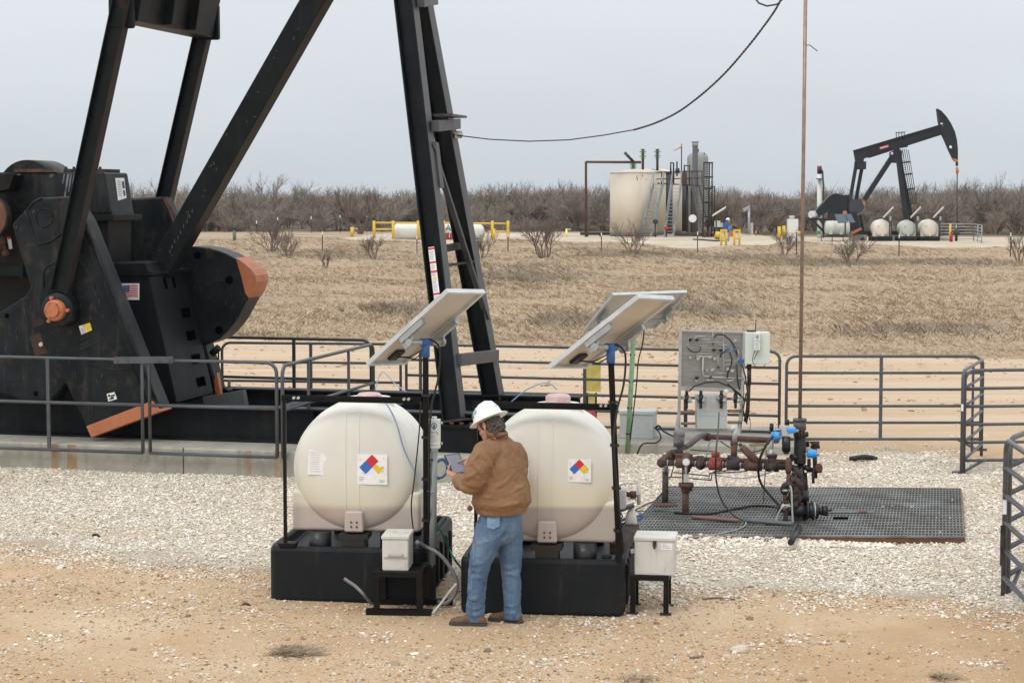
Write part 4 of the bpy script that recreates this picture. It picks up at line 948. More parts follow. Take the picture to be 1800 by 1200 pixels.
fpanel('corral_panel', top(390, 602), top(704, 605), H, 5, 'grey corral panel seen through the guard rails left of the first solar panel', posts=(.5,))
fpanel('corral_panel', top(714, 605), top(1371, 618), H, 6, 'longest grey corral panel, running behind the pumpjack legs and control board', posts=(.04, .49), legs=((.985, -1),))
fpanel('corral_panel', top(1383, 626), top(1726, 626), H, 6, 'grey corral panel behind the grating, between control board and right corner', posts=(.485,), legs=((.88, 1),))
fpanel('corral_panel', top(1728, 632), top(1693, 652), H, 6, 'short looking corral panel seen nearly end on at the right corner', posts=(.5,))
fpanel('corral_panel', top(1697, 651), top(1990, 648), H, 6, 'grey corral panel running off the right edge, with a bent foot brace', legs=((.12, -1),), posts=(.98,))
hE = 1.40
eA = top(1769, 773, hE)
fpanel('corral_panel', eA, Vector((4.12, 12.6, 0)), hE, 6, 'nearest corral panel coming toward the camera at the right edge', r=.025, posts=(.3,))
fpanel('corral_panel', eA + Vector((.06, .10, 0)), Vector((6.6, 20.9, 0)), hE, 6, 'corral panel going back and right from the nearest right post', r=.025, legs=((.10, -1),))
m = MB(); p = G(1757, 1020, .4); m.box(eA + Vector((-.035, -.06, -hE + .46)), (.03, .03, .36)); o = m.build('latch_bar', [RUST_DK], bpy.data.objects['corral_panel.005'])
m = MB(); m.box(eA + Vector((-.012, -.028, -hE + .80)), (.035, .004, .13)); m.build('maker_tag', [PAPER], bpy.data.objects['corral_panel.005'])
m = MB(); p = top(1693, 652); m.box((p.x - .01, p.y - .03, .86), (.025, .012, .09)); m.build('maker_tag', [PAPER], bpy.data.objects['corral_panel.003'])
# guard rails fixed to the concrete pad
GZ = PAD_Z + .03; gh = 1.53
def gr(px, py, v=-2.0): p = PJ(px, py, v); return p
a = gr(-400, 626); b = gr(249, 633); gh = gr(150, 630).z
zmid = gr(300, 713).z; zbot = gr(300, 797).z
ga = dict(cat='guard rail', group='guard rails round the pumpjack pad', rails=3, r=.024, corner=.14, foot=False, bottom=zbot, z0=0)
fpanel('guard_rail', Vector((a.x, a.y, 0)), Vector((b.x, b.y, 0)), gh, label='grey guard rail at the far left, before the near crank', posts=(.755,), rr=False, even=[zbot, zmid], open_l=True, **ga)
b2_ = gr(262, 633); c2_ = gr(486, 640)
fpanel('guard_rail', b2_, c2_, gh, label='grey guard rail with rounded corner between crank and white tank', posts=(), rl=False, even=[zbot, zmid], **ga)
m = MB(); p0 = gr(200, 633, -2.035); p1 = gr(304, 632, -2.035); m.beam(p0, p1, .085, .02, side=(0, 0, 1))
for px in (206, 224, 279, 297): q = gr(px, 634, -2.05); m.cyl(q, q - EV * .012, .014, n=8)
m.build('splice_plate', [FENCE], bpy.data.objects['guard_rail'])
d1 = gr(496, 640); pf = PY(656, 602, 28.0)
fpanel('guard_rail', d1, Vector((pf.x, pf.y, 0)), gh - .04, label='grey guard rail running back beside the white tank, seen at a slant', posts=(.26, .70), even=[zbot, zmid - .02], **ga)
bA = PY(370, 597, 29.0); bB = PY(652, 598, 28.2)
fpanel('guard_rail', Vector((bA.x - 4, bA.y + 1, 0)), Vector((bB.x, bB.y, 0)), bB.z, label='black back guard rail behind the far counterweight', mat=FENCE_DK, posts=(.82,), even=[.35, .88], open_l=True, **ga)

# ------------------------------------------------------------------ solar panels
def solar_panel(name, base, top_z, bl, Lv, Wv, label, polem, tee=True, group='solar panels on poles', pole_r=.028, arm=None, square=True):
    """bl = lower near corner of the panel; Lv, Wv its long and short sides"""
    t = thing(name, base, label, 'solar panel', group)
    L, W = Vector(Lv), Vector(Wv); n = W.cross(L).normalized()     # points up / away
    if n.z < 0: n = -n
    l, w_ = L.normalized(), W.normalized(); th = .038
    m = MB(); fw = .028
    O = Vector(bl)
    for (a, b, sd) in ((O, O + L, w_), (O + W - w_ * fw, O + W - w_ * fw + L, w_), (O + w_ * fw, O + W - w_ * fw, l), (O + L - l * fw + w_ * fw, O + L - l * fw + W - w_ * fw, l)):
        d = (b - a); q = [a, a + sd * fw, b + sd * fw, b]
        m.prism(q, n * th)
    m.build('frame', [ALU], t)
    m = MB(); e = fw + .001; q = [O + l * e + w_ * e, O + L - l * e + w_ * e, O + L - l * e + W - w_ * e, O + l * e + W - w_ * e]; m.prism([p + n * (th - .012) for p in q], n * .009); m.build('backsheet', [BACKSH, CELL], t)
    m = MB(); m.quad(*[p + n * (th - .0015) for p in q]); m.build('cells', [CELL], t)
    c = O + l * (L.length * .13) + W * .5; m = MB(); m.box(c + n * .012, (.14, .11, .03), (l, w_, n)); jb = m.build('junction_box', [RUBBER], t, bevel=.008)
    # bracket rails along both long sides and the pipe arm
    k = .42 if arm is None else arm
    ctr = O + L * k + W * .5
    armz = ctr - n * .075
    for sgn in (0, 1):
        p = O + L * k + W * (.06 + .88 * sgn); m = MB(); m.beam(p - l * .06 - n * .028, p + l * .24 - n * .028, .05, .045, side=n); m.prism([p - l * .06 - n * .11, p + l * .02 - n * .11, p + l * .06 - n * .05, p - l * .08 - n * .05], w_ * .02 * (1 - 2 * sgn)); m.build('bracket', [GALV], t)
    m = MB(); m.cyl(ctr - n * .085 - W * .46, ctr - n * .085 + W * .46, .024, n=12)
    for s in (-1, 1): m.cyl(ctr - n * .085 + W * (.44 * s) - w_ * .015, ctr - n * .085 + W * (.44 * s) + w_ * .015, .036, n=12)
    m.build('pipe_arm', [GALV], t)
    tp = ctr - n * .085
    m = MB(); m.cyl(tp - w_ * .06, tp + w_ * .06, .034, n=14); m.cyl(tp, tp - Vector((0, 0, .13)), .036, n=14); m.build('tee_fitting', [BLUEP if tee else GREENP], t)
    b = Vector((tp.x, tp.y, base[2])); b.x, b.y = base[0], base[1]
    m = MB()
    if square: m.beam(b, tp - Vector((0, 0, .06)), pole_r * 1.75, pole_r * 1.75, side=(1, 0, 0))
    else: m.cyl(b, tp - Vector((0, 0, .06)), pole_r, n=14)
    po = m.build('pole', [polem], t)
    m = MB(); 
    m.tube([c - n * .01, c.lerp(tp, .35) - n * .06, c.lerp(tp, .75) - n * .05, tp - n * .02], .006, 6); m.tube([c - n * .01 + w_ * .03, c.lerp(tp, .4) - n * .085 + w_ * .03, c.lerp(tp, .8) - n * .075, tp - n * .03], .006, 6); m.build('cable', [RUBBER], t)
    m = MB(); s0 = tp + w_ * .03
    P = [s0 + Vector((.02, -.02, .03)), s0 + Vector((.10, -.03, -.05)), s0 + Vector((.09, -.03, -.3)), s0 + Vector((.03, -.035, -.55)), Vector((tp.x + .03, tp.y - .035, tp.z - .9)), Vector((b.x + .03, b.y - .04, base[2] + .15))]
    m.tube(smooth_path(P, 5), .009, 6); m.build('cable', [RUBBER], t)
    for k in range(4):
        q = b.lerp(tp, .15 + .2 * k); mm = MB(); mm.box(q, (.075, .075, .02)); mm.build('cable_tie', [RUBBER], po)
    return t
def smooth_path(P, n=6):
    P = [Vector(p) for p in P]; out = []
    for j in range(len(P) - 1):
        c0, c1, c2, c3 = P[max(j - 1, 0)], P[j], P[j + 1], P[min(j + 2, len(P) - 1)]
        for i in range(n):
            f = i / n; out.append(.5 * ((2 * c1) + (c2 - c0) * f + (2 * c0 - 5 * c1 + 4 * c2 - c3) * f * f + (3 * c1 - c0 - 3 * c2 + c3) * f ** 3))
    return out + [P[-1]]
def hose(name, P, r, mat, label=None, cat=None, parent=None, n=6, group=None):
    m = MB(); m.tube(smooth_path(P, n), r, 8); o = m.build(name, [mat], parent, origin=None if parent is not None else tuple(P[0]))
    if label: tag(o, label, cat, group)
    return o
# sides of the two near panels, found from their corners in the photograph
def corners(bl, br, tl, D0, dW, dL):
    a = PY(*bl, D0); b = PY(*br, D0 + dW); c = PY(*tl, D0 + dL); W = b - a; L = c - a
    L = L - W * (L.dot(W) / W.dot(W)); return a, L, W

# ------------------------------------------------------------------ chemical tanks
TANKM = poly_tank('white_poly_tank', (.75, .74, .675), (.52, .45, .41), .83, .03)
TANKM2 = poly_tank('white_poly_tank_fuller', (.75, .735, .66), (.48, .43, .39), .92, .02)
def nfpa(m, o, s, ex, ey, torn=False):
    """hazard diamond on a white card; o centre, s half size"""
    nrm = ex.cross(ey)
    q = lambda x, y, k=1: o + ex * x + ey * y + nrm * (.002 * k)
    m.quad(q(-s, -s), q(s, -s), q(s, s), q(-s, s), 0)
    d = s * .86; h = d / 2; c = s * .12
    def dia(cx, cy, mi, k=2): m.quad(q(cx, cy - h, k), q(cx + h, cy, k), q(cx, cy + h, k), q(cx - h, cy, k), mi)
    dia(0, c + h * .98, 1); dia(-h * .98, c, 2)
    if torn:
        m.add([q(.05 * s, c - .02 * s, 2), q(h, c - h, 2), q(2 * h * .95, c, 2), q(1.75 * h, c + .12 * h, 2), q(1.1 * h, c - .05 * h, 2), q(.8 * h, c + .42 * h, 2), q(h * .45, c + .40 * h, 2)], [tuple(range(7))], mi=3)
        m.add([q(.85 * h, c + .5 * h, 4), q(1.2 * h, c - .0 * h, 4), q(1.75 * h, c + .25 * h, 4), q(1.45 * h, c + .62 * h, 4)], [(0, 1, 2, 3)], mi=0)
    else:
        dia(h * .98, c, 3)
        m.lathe([(.001, 0), (h * .34, 0)], q(h * .95, c, 3), nrm, n=16, mi=0)
        m.lathe([(.001, 0), (h * .28, 0)], q(h * .95, c, 4), nrm, n=16, mi=3)
    for (x, y, l, a) in ((-.82, .55, .16, .8), (-.62, -.22, .2, -.8), (.66, -.22, .16, .8), (-.86, -.55, .3, 0), (-.86, -.66, .34, 0), (-.86, -.77, .24, 0), (.45, -.75, .4, 0), (.5, -.85, .3, 0), (.72, .7, .1, 0)):
        dx, dy = math.cos(a), math.sin(a); b0 = q(x * s, y * s, 2); e = ex * dx + ey * dy; f = ex * -dy + ey * dx; m.quad(b0, b0 + e * (l * s), b0 + e * (l * s) + f * (.035 * s), b0 + f * (.035 * s), 4)
def chem_tank(name, loc, ang, label, mat, bw=1.41, bd=1.80, xc=.05, r=.580, zc=1.162, left=True):
    T = thing(name, loc, label, 'chemical tank', 'white poly chemical tanks in black basins', local=True); T.rotation_euler.z = -ang
    X, Y, Z = Vector((1, 0, 0)), Vector((0, 1, 0)), Vector((0, 0, 1)); hb = .49
    # basin
    def rr(inset, rad, z):
        out = []; hx = bw / 2 - inset; hy = bd / 2 - inset
        for (cx, cy, a0) in ((hx + .0 - rad, hy - rad, 0), (-hx + rad, hy - rad, 90), (-hx + rad, -hy + rad, 180), (hx - rad, -hy + rad, 270)):
            for k in range(5): a = R(a0 + 22.5 * k); out.append(Vector((cx + rad * math.cos(a), bd / 2 + cy + rad * math.sin(a), z)))
        return out
    m = MB(); rings = [rr(.012, .10, .0), rr(0, .10, .03), rr(0, .10, hb - .04), rr(.016, .10, hb), rr(.05, .07, hb), rr(.06, .05, hb - .02), rr(.06, .05, hb - .10)]
    n = len(rings[0]); vs = [p for q in rings for p in q]
    fs = [(i * n + k, i * n + (k + 1) % n, (i + 1) * n + (k + 1) % n, (i + 1) * n + k) for i in range(len(rings) - 1) for k in range(n)] + [tuple(range((len(rings) - 1) * n, len(rings) * n)), tuple(range(n - 1, -1, -1))]
    m.add(vs, fs); basin = m.build('containment_basin', [POLY_BLK], T, bevel=.006)
    m = MB()
    for yy_, wd in ((.34, .10), (.62, .10), (.92, .12), (1.22, .10), (1.5, .10)):
        for sx_ in (-1, 1): m.box((sx_ * (bw / 2 - .01), yy_, hb / 2 - .02), (.07, wd, hb - .12))
    m.split('basin_rib', [POLY_BLK], basin, bevel=.03, seg=2)
    m = MB(); 
    for (x, y) in ((-.58, .12), (.55, .1)): m.cyl((x, y, hb), (x, y, hb + .02), .045)
    m.split('basin_plug', [POLY_BLK], basin)
    # pedestals
    m = MB()
    for (x, y, w_) in ((xc - .32, .16, .10), (xc + .32, .16, .10), (xc - .32, 1.3, .1), (xc + .32, 1.3, .1)): m.cyl((x, y, hb - .1), (x, y, .605), w_, n=24)
    m.split('pedestal', [IRON], T); m = MB(); m.box((xc, .14, .578), (.26, .22, .044)); m.box((xc, .14, .50), (.20, .2, .112)); m.build('centre_pedestal', [IRON], T)
    # tank shell
    y0 = .10; L = 1.02
    prof = [(.0, -.012), (.12, -.012), (.28, -.004), (.42, .018), (.49, .038), (.535, .068), (.56, .105), (.573, .15), (r, .22), (r, .36), (r + .010, .38), (r + .010, .44), (r, .46), (r, .56), (r + .010, .58), (r + .010, .64), (r, .66), (r - .010, L - .28), (r - .04, L - .20), (r - .12, L - .11), (.34, L - .05), (.2, L - .01), (0, L)]
    m = MB(); m.lathe(prof, (xc, y0, zc), Y, n=64, hint=Z)
    for (ya, yb) in ((.07, .34), (.56, L - .24)):
        m.prism([Vector((xc - r + .004, y0 + ya, .605)), Vector((xc + r - .004, y0 + ya, .605)), Vector((xc + r - .004, y0 + ya, zc - .20)), Vector((xc - r + .004, y0 + ya, zc - .20))], (0, yb - ya, 0))
    tk = m.build('tank', [mat], T)
    bv = tk.modifiers.new('bevel', 'BEVEL'); bv.width = .03; bv.segments = 3; bv.limit_method = 'ANGLE'; bv.angle_limit = R(55)
    # moulded seams down the domed end
    m = MB()
    for xs in (-.075, .045):
        P = []
        for k in range(25):
            zz = -.46 + .97 * k / 24; rr_ = math.hypot(xs, zz); P.append(Vector((xc + xs, y0 + np.interp(rr_, [p[0] for p in prof[:9]], [p[1] for p in prof[:9]]) + .004, zc + zz)))
        m.tube(P, .010, 6)
    m.build('moulded_seam', [mat], tk)
    m = MB(); m.prism([Vector((xc - .085, y0 - .035, .615)), Vector((xc + .085, y0 - .035, .615)), Vector((xc + .08, y0 - .035, .80)), Vector((xc - .08, y0 - .035, .80))], (0, .12, 0)); bl = m.build('outlet_block', [TANKM], tk, bevel=.012)
    for (x, z) in ((-.022, .665), (.028, .665), (-.022, .705), (.028, .705)):
        q = MB(); q.cyl((xc + x, y0 - .034, z), (xc + x, y0 - .046, z), .009, n=6); q.build('bolt', [RUST], bl)
    # filler neck and lid
    m = MB(); m.lathe([(.24, -.09), (.20, -.02), (.19, .02), (.17, .02)], (xc + .05, y0 + .50, zc + r), Z, n=28); m.build('filler_neck', [mat], tk)
    m = MB(); m.lathe([(.0, .0), (.105, .0), (.11, .015), (.11, .045 if left else .085), (.09, .06 if left else .10), (0, .065 if left else .105)], (xc + .05, y0 + .50, zc + r - .005), Z, n=28); m.build('lid', [CAP_PINK], tk, bevel=.004)
    # black angle iron frame
    xl, xr, zf = xc - .61, xc + .60, 1.80
    m = MB(); m.beam((xl, .05, hb + .01), (xl, .05, zf), .028, .028, side=X); m.beam((xl - .05, .05, hb + .015), (xl + .10, .05, hb + .015), .03, .12, side=Z); m.build('frame_post', [BLACK_DARK], T)
    m = MB(); m.extr([(-.026, -.022), (.026, -.022), (.026, -.016), (-.020, -.016), (-.020, .022), (-.026, .022)], (xl - .03, .05, zf), (xr, .05, zf - .01), side=Z); tr = m.build('top_rail', [BLACK_DARK], T)
    for x in (xl + .09, xl + .13, xr - .14, xr - .10): q = MB(); q.cyl((x, .045, zf + .004), (x, .02, zf + .004), .013, n=10); q.build('bolt', [STEELW], tr)
    m = MB(); m.beam((xr, .06, hb + .015), (xr, 1.6, hb + .015), .03, .03, side=X); m.build('side_rail', [BLACK_DARK], T)
    return T, tk
def tloc(px_l, py_l, px_r, py_r):
    a, b = G(px_l, py_l), G(px_r, py_r); return (a + b) / 2
aL, aR = R(6), R(6)
LT = Vector((-1.454, 16.84, 0)); RTp = Vector((.252, 16.31, 0))
TL, tkL = chem_tank('chemical_tank', LT, aL, 'left white poly tank with torn hazard diamond and ragged paper notice', TANKM, left=True, xc=.05)
TR, tkR = chem_tank('chemical_tank', RTp, aR, 'right white poly tank with whole hazard diamond, behind the man', TANKM2, left=False, xc=.04)
# front is at y=.10 in local space; signs
X, Z = Vector((1, 0, 0)), Vector((0, 0, 1))
def front_y(xc, x, z, zc=1.17):
    return .10 + np.interp(math.hypot(x - xc, z - zc), [0, .12, .28, .42, .49, .535, .56, .58], [-.012, -.012, -.004, .018, .038, .068, .105, .22]) - .012
m = MB(); nfpa(m, Vector((.05 + .165, .085, 1.175)), .135, X, Z, True); m.build('hazard_sign', [PAPER, D_RED, D_BLUE, D_YEL, D_GREY], tkL)
m = MB(); o_ = Vector((.05 - .32, .095, 1.23)); q = lambda x, y, k=0: o_ + X * x + Z * y - Vector((0, .003 * k - .0, 0)) + Vector((0, .035 * max(0, -x) * 1.2, 0))
m.add([q(-.10, -.11), q(.085, -.115), q(.10, -.06), q(.095, .0), q(.06, .07), q(.03, .095), q(-.03, .10), q(-.055, .115), q(-.085, .11), q(-.09, .04)], [tuple(range(10))], mi=0)
for i in range(9): m.quad(q(-.07, -.085 + .021 * i, 1), q(.0 + .05 * random.random(), -.085 + .021 * i, 1), q(.0 + .03 * random.random(), -.08 + .021 * i, 1), q(-.07, -.08 + .021 * i, 1), 1)
m.build('torn_notice', [PAPER, M_('faint_print', (.62, .62, .63), .7)], tkL)
m = MB(); m.quad(q(.09, -.06, -1), q(.15, -.02, -1), q(.16, .08, -1), q(.08, .07, -1)); m.build('glue_stain', [M_('glue_stain', (.66, .58, .46), .6, c2=(.74, .71, .64), scale=12)], tkL)
m = MB(); nfpa(m, Vector((.04 + .275, .09, 1.24)), .10, X, Z, False); m.build('hazard_sign', [PAPER, D_RED, D_BLUE, D_YEL, D_GREY], tkR)
m = MB(); m.quad(Vector((-.145, .084, 1.14)), Vector((-.115, .084, 1.14)), Vector((-.115, .084, 1.35)), Vector((-.145, .084, 1.35))); m.build('paper_notice', [PAPER], tkR)

# world helper for the tanks' local points
def loc2w(T, p): return T.location + Matrix.Rotation(T.rotation_euler.z, 3, 'Z') @ Vector(p)
pL = loc2w(TL, (.70, .04, .47)); pR = loc2w(TR, (.66, .04, .47))
a, L, W = corners((646, 643), (713, 641), (795, 514), pL.y - .16, .38, -.50)
solar_panel('solar_panel', pL, 2.3, a, L, W, 'left solar panel, tilted on a black pole beside the torn-sign tank', BLACK_DARK, arm=.44)
a, L, W = corners((966, 648), (1030, 648), (1131, 524), pR.y - .16, .38, -.50)
solar_panel('solar_panel', pR, 2.3, a, L, W, 'right solar panel, tilted on a black pole with blue tee by the second tank', BLACK_DARK, arm=.44)
gp_ = G(1103, 796)
a, L, W = corners((1026, 583), (1154, 577), (1124, 517), gp_.y - .45, .55, -.50)
solar_panel('solar_panel', gp_, 2.3, a, L, W, 'farther solar panel on a pale green post, half hidden by the right one', GREENP, tee=False, square=False, pole_r=.034, arm=.4)
# tubing on tanks
hose('blue_tube', [loc2w(TL, p) for p in ((.15, .6, 1.79), (.30, .3, 1.74), (.42, .12, 1.60), (.50, .09, 1.35), (.60, .07, 1.16), (.70, -.02, 1.03), (.78, -.1, 1.0))], .007, HOSEP, 'thin blue tube running down the left white tank', 'tube')
hose('wire', [loc2w(TL, p) for p in ((.655, .045, 1.78), (.64, .04, 1.5), (.60, .02, 1.1), (.57, .03, .85), (.60, .04, .55))], .006, RUBBER, 'thin black wire hanging beside the left tank pole', 'wire')
hose('blue_tube', [loc2w(TR, p) for p in ((-.35, .9, 1.74), (-.2, .8, 1.86), (-.03, .8, 1.92), (.06, .82, 1.86))], .006, HOSEP, 'thin blue tube looping into the lid of the right tank', 'tube')
hose('blue_tube', [loc2w(TL, p) for p in ((.1, .9, 1.80), (.15, 1.0, 1.95), (.28, .9, 1.86), (.42, .7, 1.80))], .005, HOSEP, 'short pale blue tube above the lid of the left tank', 'tube')
# pump gear at the right tank's side
pg = thing('chemical_pump', loc2w(TR, (.78, .55, .5)), 'small grey chemical pump clamped beside the right white tank', 'pump', None)
P = lambda px, py, d=17.35: PY(px, py, d)
m = MB(); m.box(P(1091, 876), (.10, .12, .2)); m.build('pump_body', [GREYBOX], pg, bevel=.015)
m = MB(); m.cyl(P(1096, 868), P(1112, 869), .025); m.cyl(P(1108, 869), P(1118, 869), .035); m.build('pipe_nipple', [RUST], pg)
m = MB(); m.cyl(P(1123, 852), P(1123, 886), .017); m.cyl(P(1114, 868), P(1126, 868), .02); m.build('valve', [STEELW], pg)
m = MB(); m.tube([P(1089, 852), P(1104, 849), P(1122, 849)], .006, 6); m.build('tubing', [GALV], pg)
m = MB(); m.box(P(1100, 892), (.16, .12, .03), (Vector((.9, 0, .3)).normalized(), Vector((0, 1, 0)), Vector((-.3, 0, .9)).normalized())); m.build('pump_cover', [GREYEDGE], pg, bevel=.008)
m = MB(); m.beam(loc2w(TR, (.62, .35, .52)), P(1112, 930, 17.3), .10, .12, side=(0, 0, 1)); m.build('pump_shelf', [RUST_DK], pg)
jg = MB(); jg.loft([(P(1109, 934), Vector((.055, 0, 0)), Vector((0, .05, 0))), (P(1109, 912), Vector((.055, 0, 0)), Vector((0, .05, 0))), (P(1110, 900), Vector((.04, 0, 0)), Vector((0, .04, 0))), (P(1111, 894), Vector((.02, 0, 0)), Vector((0, .02, 0)))], 16, power=3); o = jg.build('plastic_jug', [M_('cloudy_plastic', (.66, .64, .58), .4, c2=(.55, .42, .28), scale=8)], origin=tuple(P(1109, 934))); tag(o, 'cloudy plastic jug stained brown, beside the right tank', 'jug')
hose('blue_hose', [P(1088, 917), P(1098, 912), P(1118, 908), P(1128, 904), P(1127, 911), P(1108, 916), P(1092, 921)], .013, HOSEB, 'dark blue hose loop on the basin edge of the right tank', 'hose')
hose('coiled_wire', [P(1088, 898, 17), P(1094, 906, 17), P(1090, 915, 17), P(1097, 922, 17)], .006, RUBBER, parent=pg)

# ------------------------------------------------------------------ battery boxes on their black stands
def stand_beam(m, a, b, s): m.beam(a, b, s, s, side=(0, 0, 1) if abs((Vector(b) - Vector(a)).z) < .1 else (1, 0, 0))
# left: box on a skid frame, gauge pole rising from its corner
sB = G(705, 1080); aS = R(4)
st = thing('battery_stand', (sB.x, sB.y, 0), 'black welded skid stand under the left battery box', 'stand', 'battery box stands', local=True); st.rotation_euler.z = -aS
m = MB(); m.b2((-.30, -.03, .0), (.27, .03, .05)); m.b2((-.30, .42, .0), (.40, .48, .05)); m.build('runner', [BLACK_DARK], st)
for (x, y) in ((-.21, 0), (.16, 0), (-.21, .42), (.16, .42)): MB().b2((x - .025, y - .024, .05), (x + .025, y + .024, .33)).build('leg', [BLACK_DARK], st)
m = MB(); m.b2((-.235, -.03, .33), (.185, .03, .375)); m.b2((-.235, .39, .33), (.185, .45, .375)); m.b2((-.235, .031, .332), (-.19, .389, .373)); m.b2((.14, .031, .332), (.185, .389, .373)); m.b2((-.19, .03, .335), (.14, .39, .350)); m.build('top_frame', [BLACK_DARK], st)
m = MB(); m.b2((.145, .0, .05), (.16, .4, .08)); m.build('brace', [RUST_DK], st)
def battery_box(name, loc, ang, w_, d_, h_, label, latch, group='battery boxes on stands'):
    t = thing(name, loc, label, 'battery box', group, local=True); t.rotation_euler.z = -ang
    MB().b2((-w_ / 2, 0, 0), (w_ / 2, d_, h_ - .035)).build('box', [BATT], t, bevel=.008)
    MB().b2((-w_ / 2 - .008, -.008, h_ - .033), (w_ / 2 + .008, d_ + .008, h_)).build('lid', [BATT], t, bevel=.006)
    if latch == 'handle':
        m = MB(); m.b2((-.10, -.012, .115), (.10, -.001, .125)); m.b2((-.06, -.03, .13), (.065, -.018, .15)); m.b2((-.06, -.018, .13), (-.05, -.001, .15)); m.b2((.055, -.018, .13), (.065, -.001, .15)); m.build('handle', [STEELW], t, bevel=.002)
        m = MB(); m.lathe([(.002, 0), (.018, 0), (.018, .004), (.002, .004)], (-.03, d_ * .55, h_), (0, 0, 1)); m.lathe([(.002, 0), (.018, 0), (.018, .004), (.002, .004)], (.06, d_ * .4, h_), (0, 0, 1)); m.build('lid_knockout', [BATT], t)
    else:
        m = MB(); m.b2((-.015, -.022, h_ - .075), (.015, -.001, h_ - .03)); m.b2((-.01, -.03, h_ - .095), (.01, -.022, h_ - .06)); m.build('latch', [RUST_DK], t)
        m = MB(); m.quad((.055, -.003, h_ - .105), (.15, -.003, h_ - .105), (.15, -.003, h_ - .05), (.055, -.003, h_ - .05), 0)
        for i in range(3): m.quad((.065, -.005, h_ - .09 + .014 * i), (.14 - .02 * i, -.005, h_ - .09 + .014 * i), (.14 - .02 * i, -.005, h_ - .086 + .014 * i), (.065, -.005, h_ - .086 + .014 * i), 1)
        m.build('printed_label', [PAPER, D_GREY], t)
        m = MB(); m.b2((-.03, -.004, .02), (.012, -.001, h_ - .12)); m.build('centre_strip', [BATT], t)
        m = MB(); m.b2((w_ / 2, .1, .17), (w_ / 2 + .04, .14, .20)); m.b2((-w_ / 2 - .04, .1, .17), (-w_ / 2, .14, .20)); m.build('side_handle', [BATT], t)
    return t
rot = lambda ang, p: Matrix.Rotation(-ang, 3, 'Z') @ Vector(p)
battery_box('battery_box', Vector((sB.x, sB.y, .375)) + rot(aS, (-.05, .02, 0)), aS, .225, .34, .305, 'left battery box with a front handle, on the skid stand by the torn-sign tank', 'handle')
sR = G(1144, 1078)
st2 = thing('battery_stand', (sR.x, sR.y, 0), 'black four legged stand under the right battery box', 'stand', 'battery box stands', local=True); st2.rotation_euler.z = -R(8)
for (x, y) in ((-.155, 0), (.13, 0), (-.155, .36), (.13, .36)): 
    lg = MB().b2((x - .022, y - .022, .008), (x + .022, y + .022, .29)).build('leg', [BLACK_DARK], st2)
    MB().b2((x - .055, y - .03, 0), (x + .045, y + .03, .008)).build('foot', [RUST_DK], lg)
m = MB(); m.b2((-.178, -.025, .29), (.153, .025, .33)); m.b2((-.178, .335, .29), (.153, .385, .33)); m.b2((-.178, .026, .292), (-.13, .334, .328)); m.b2((.105, .026, .292), (.153, .334, .328)); m.build('top_frame', [BLACK_DARK], st2)
battery_box('battery_box', Vector((sR.x, sR.y, .332)) + rot(R(8), (.03, .0, 0)), R(8), .345, .33, .33, 'right battery box with latch and printed label, beside the man\'s tank', 'latch')
# gauge on its conduit
gpx = PY(760, 1000, sB.y + .40); gb0 = Vector((gpx.x, gpx.y, .30))
gt = thing('tank_gauge', Vector((gpx.x, gpx.y, .05)), 'white tank gauge box with a blue drop mark on a grey conduit pole', 'gauge')
tp = PY(763, 792, sB.y + .40)
MB().b2((gpx.x - .03, gpx.y - .03, .05), (gpx.x + .03, gpx.y + .03, .36)).build('socket', [BLACK_DARK], gt)
MB().cyl((gpx.x, gpx.y, .34), tp, .031, n=18).build('conduit', [HOSEG if False else M_('grey_conduit', (.27, .30, .31), .45, c2=(.22, .245, .25), scale=8)], gt)
m = MB(); m.cyl(Vector((gpx.x, gpx.y, 1.28)), Vector((gpx.x, gpx.y, 1.29)), .034, n=18); m.build('clamp_band', [IRON], gt)
def sensor(parent, c, w_, h_, d_, ex, ey, ez):
    m = MB(); m.box(c, (w_, d_, h_), (ex, ey, ez)); b = m.build('enclosure', [WHITE], parent, bevel=.008, seg=2)
    f = c - ey * (d_ / 2 + .002); m = MB()
    q = lambda x, y, k=0: f + ex * (x * w_) + ez * (y * h_) - ey * (.0015 * k)
    o = q(0, .29); rr_ = w_ * .24
    m.lathe([(.001, 0), (rr_, 0)], o, -ey, n=22, mi=0); m.add([o + ex * -rr_ * .75 - ez * rr_ * .6, o + ex * rr_ * .75 - ez * rr_ * .6, o - ez * rr_ * 1.55], [(0, 1, 2)], mi=0)
    m.lathe([(.001, 0), (rr_ * .68, 0)], o - ey * .0015, -ey, n=22, mi=1)
    m.lathe([(.001, 0), (rr_ * .42, 0)], o - ey * .003 - ez * rr_ * .12, -ey, n=14, mi=2); m.add([o - ey * .003 + ex * -rr_ * .36, o - ey * .003 + ex * rr_ * .36, o - ey * .003 + ez * rr_ * .6], [(0, 1, 2)], mi=2)
    m.quad(q(-.3, .04), q(.3, .04), q(.3, .085), q(-.3, .085), 3)
    for i, (x0, x1) in enumerate(((-.32, .2), (-.32, .1), (-.32, .22), (-.25, .3), (-.3, .26), (-.3, .15))): y = -.06 - .045 * i; m.quad(q(x0, y), q(x1, y), q(x1, y + .012), q(x0, y + .012), 4)
    m.quad(q(.22, -.02), q(.34, -.02), q(.34, .02), q(.22, .02), 5); m.quad(q(-.3, -.40), q(.3, -.40), q(.3, -.37), q(-.3, -.37), 4)
    m.build('printed_face', [M_('badge_blue', (.03, .14, .34), .5) if 'badge_blue' not in bpy.data.materials else bpy.data.materials['badge_blue'], PAPER, D_NAVY, D_SKY, D_GREY, D_DRED], b)
    m = MB(); 
    for zz in (.36, -.34): m.cyl(c + ex * (w_ * .5) + ez * (zz * h_), c + ex * (w_ * .5 + .018) + ez * (zz * h_), .012, n=10)
    m.build('side_latch', [STEELW], b)
    return b
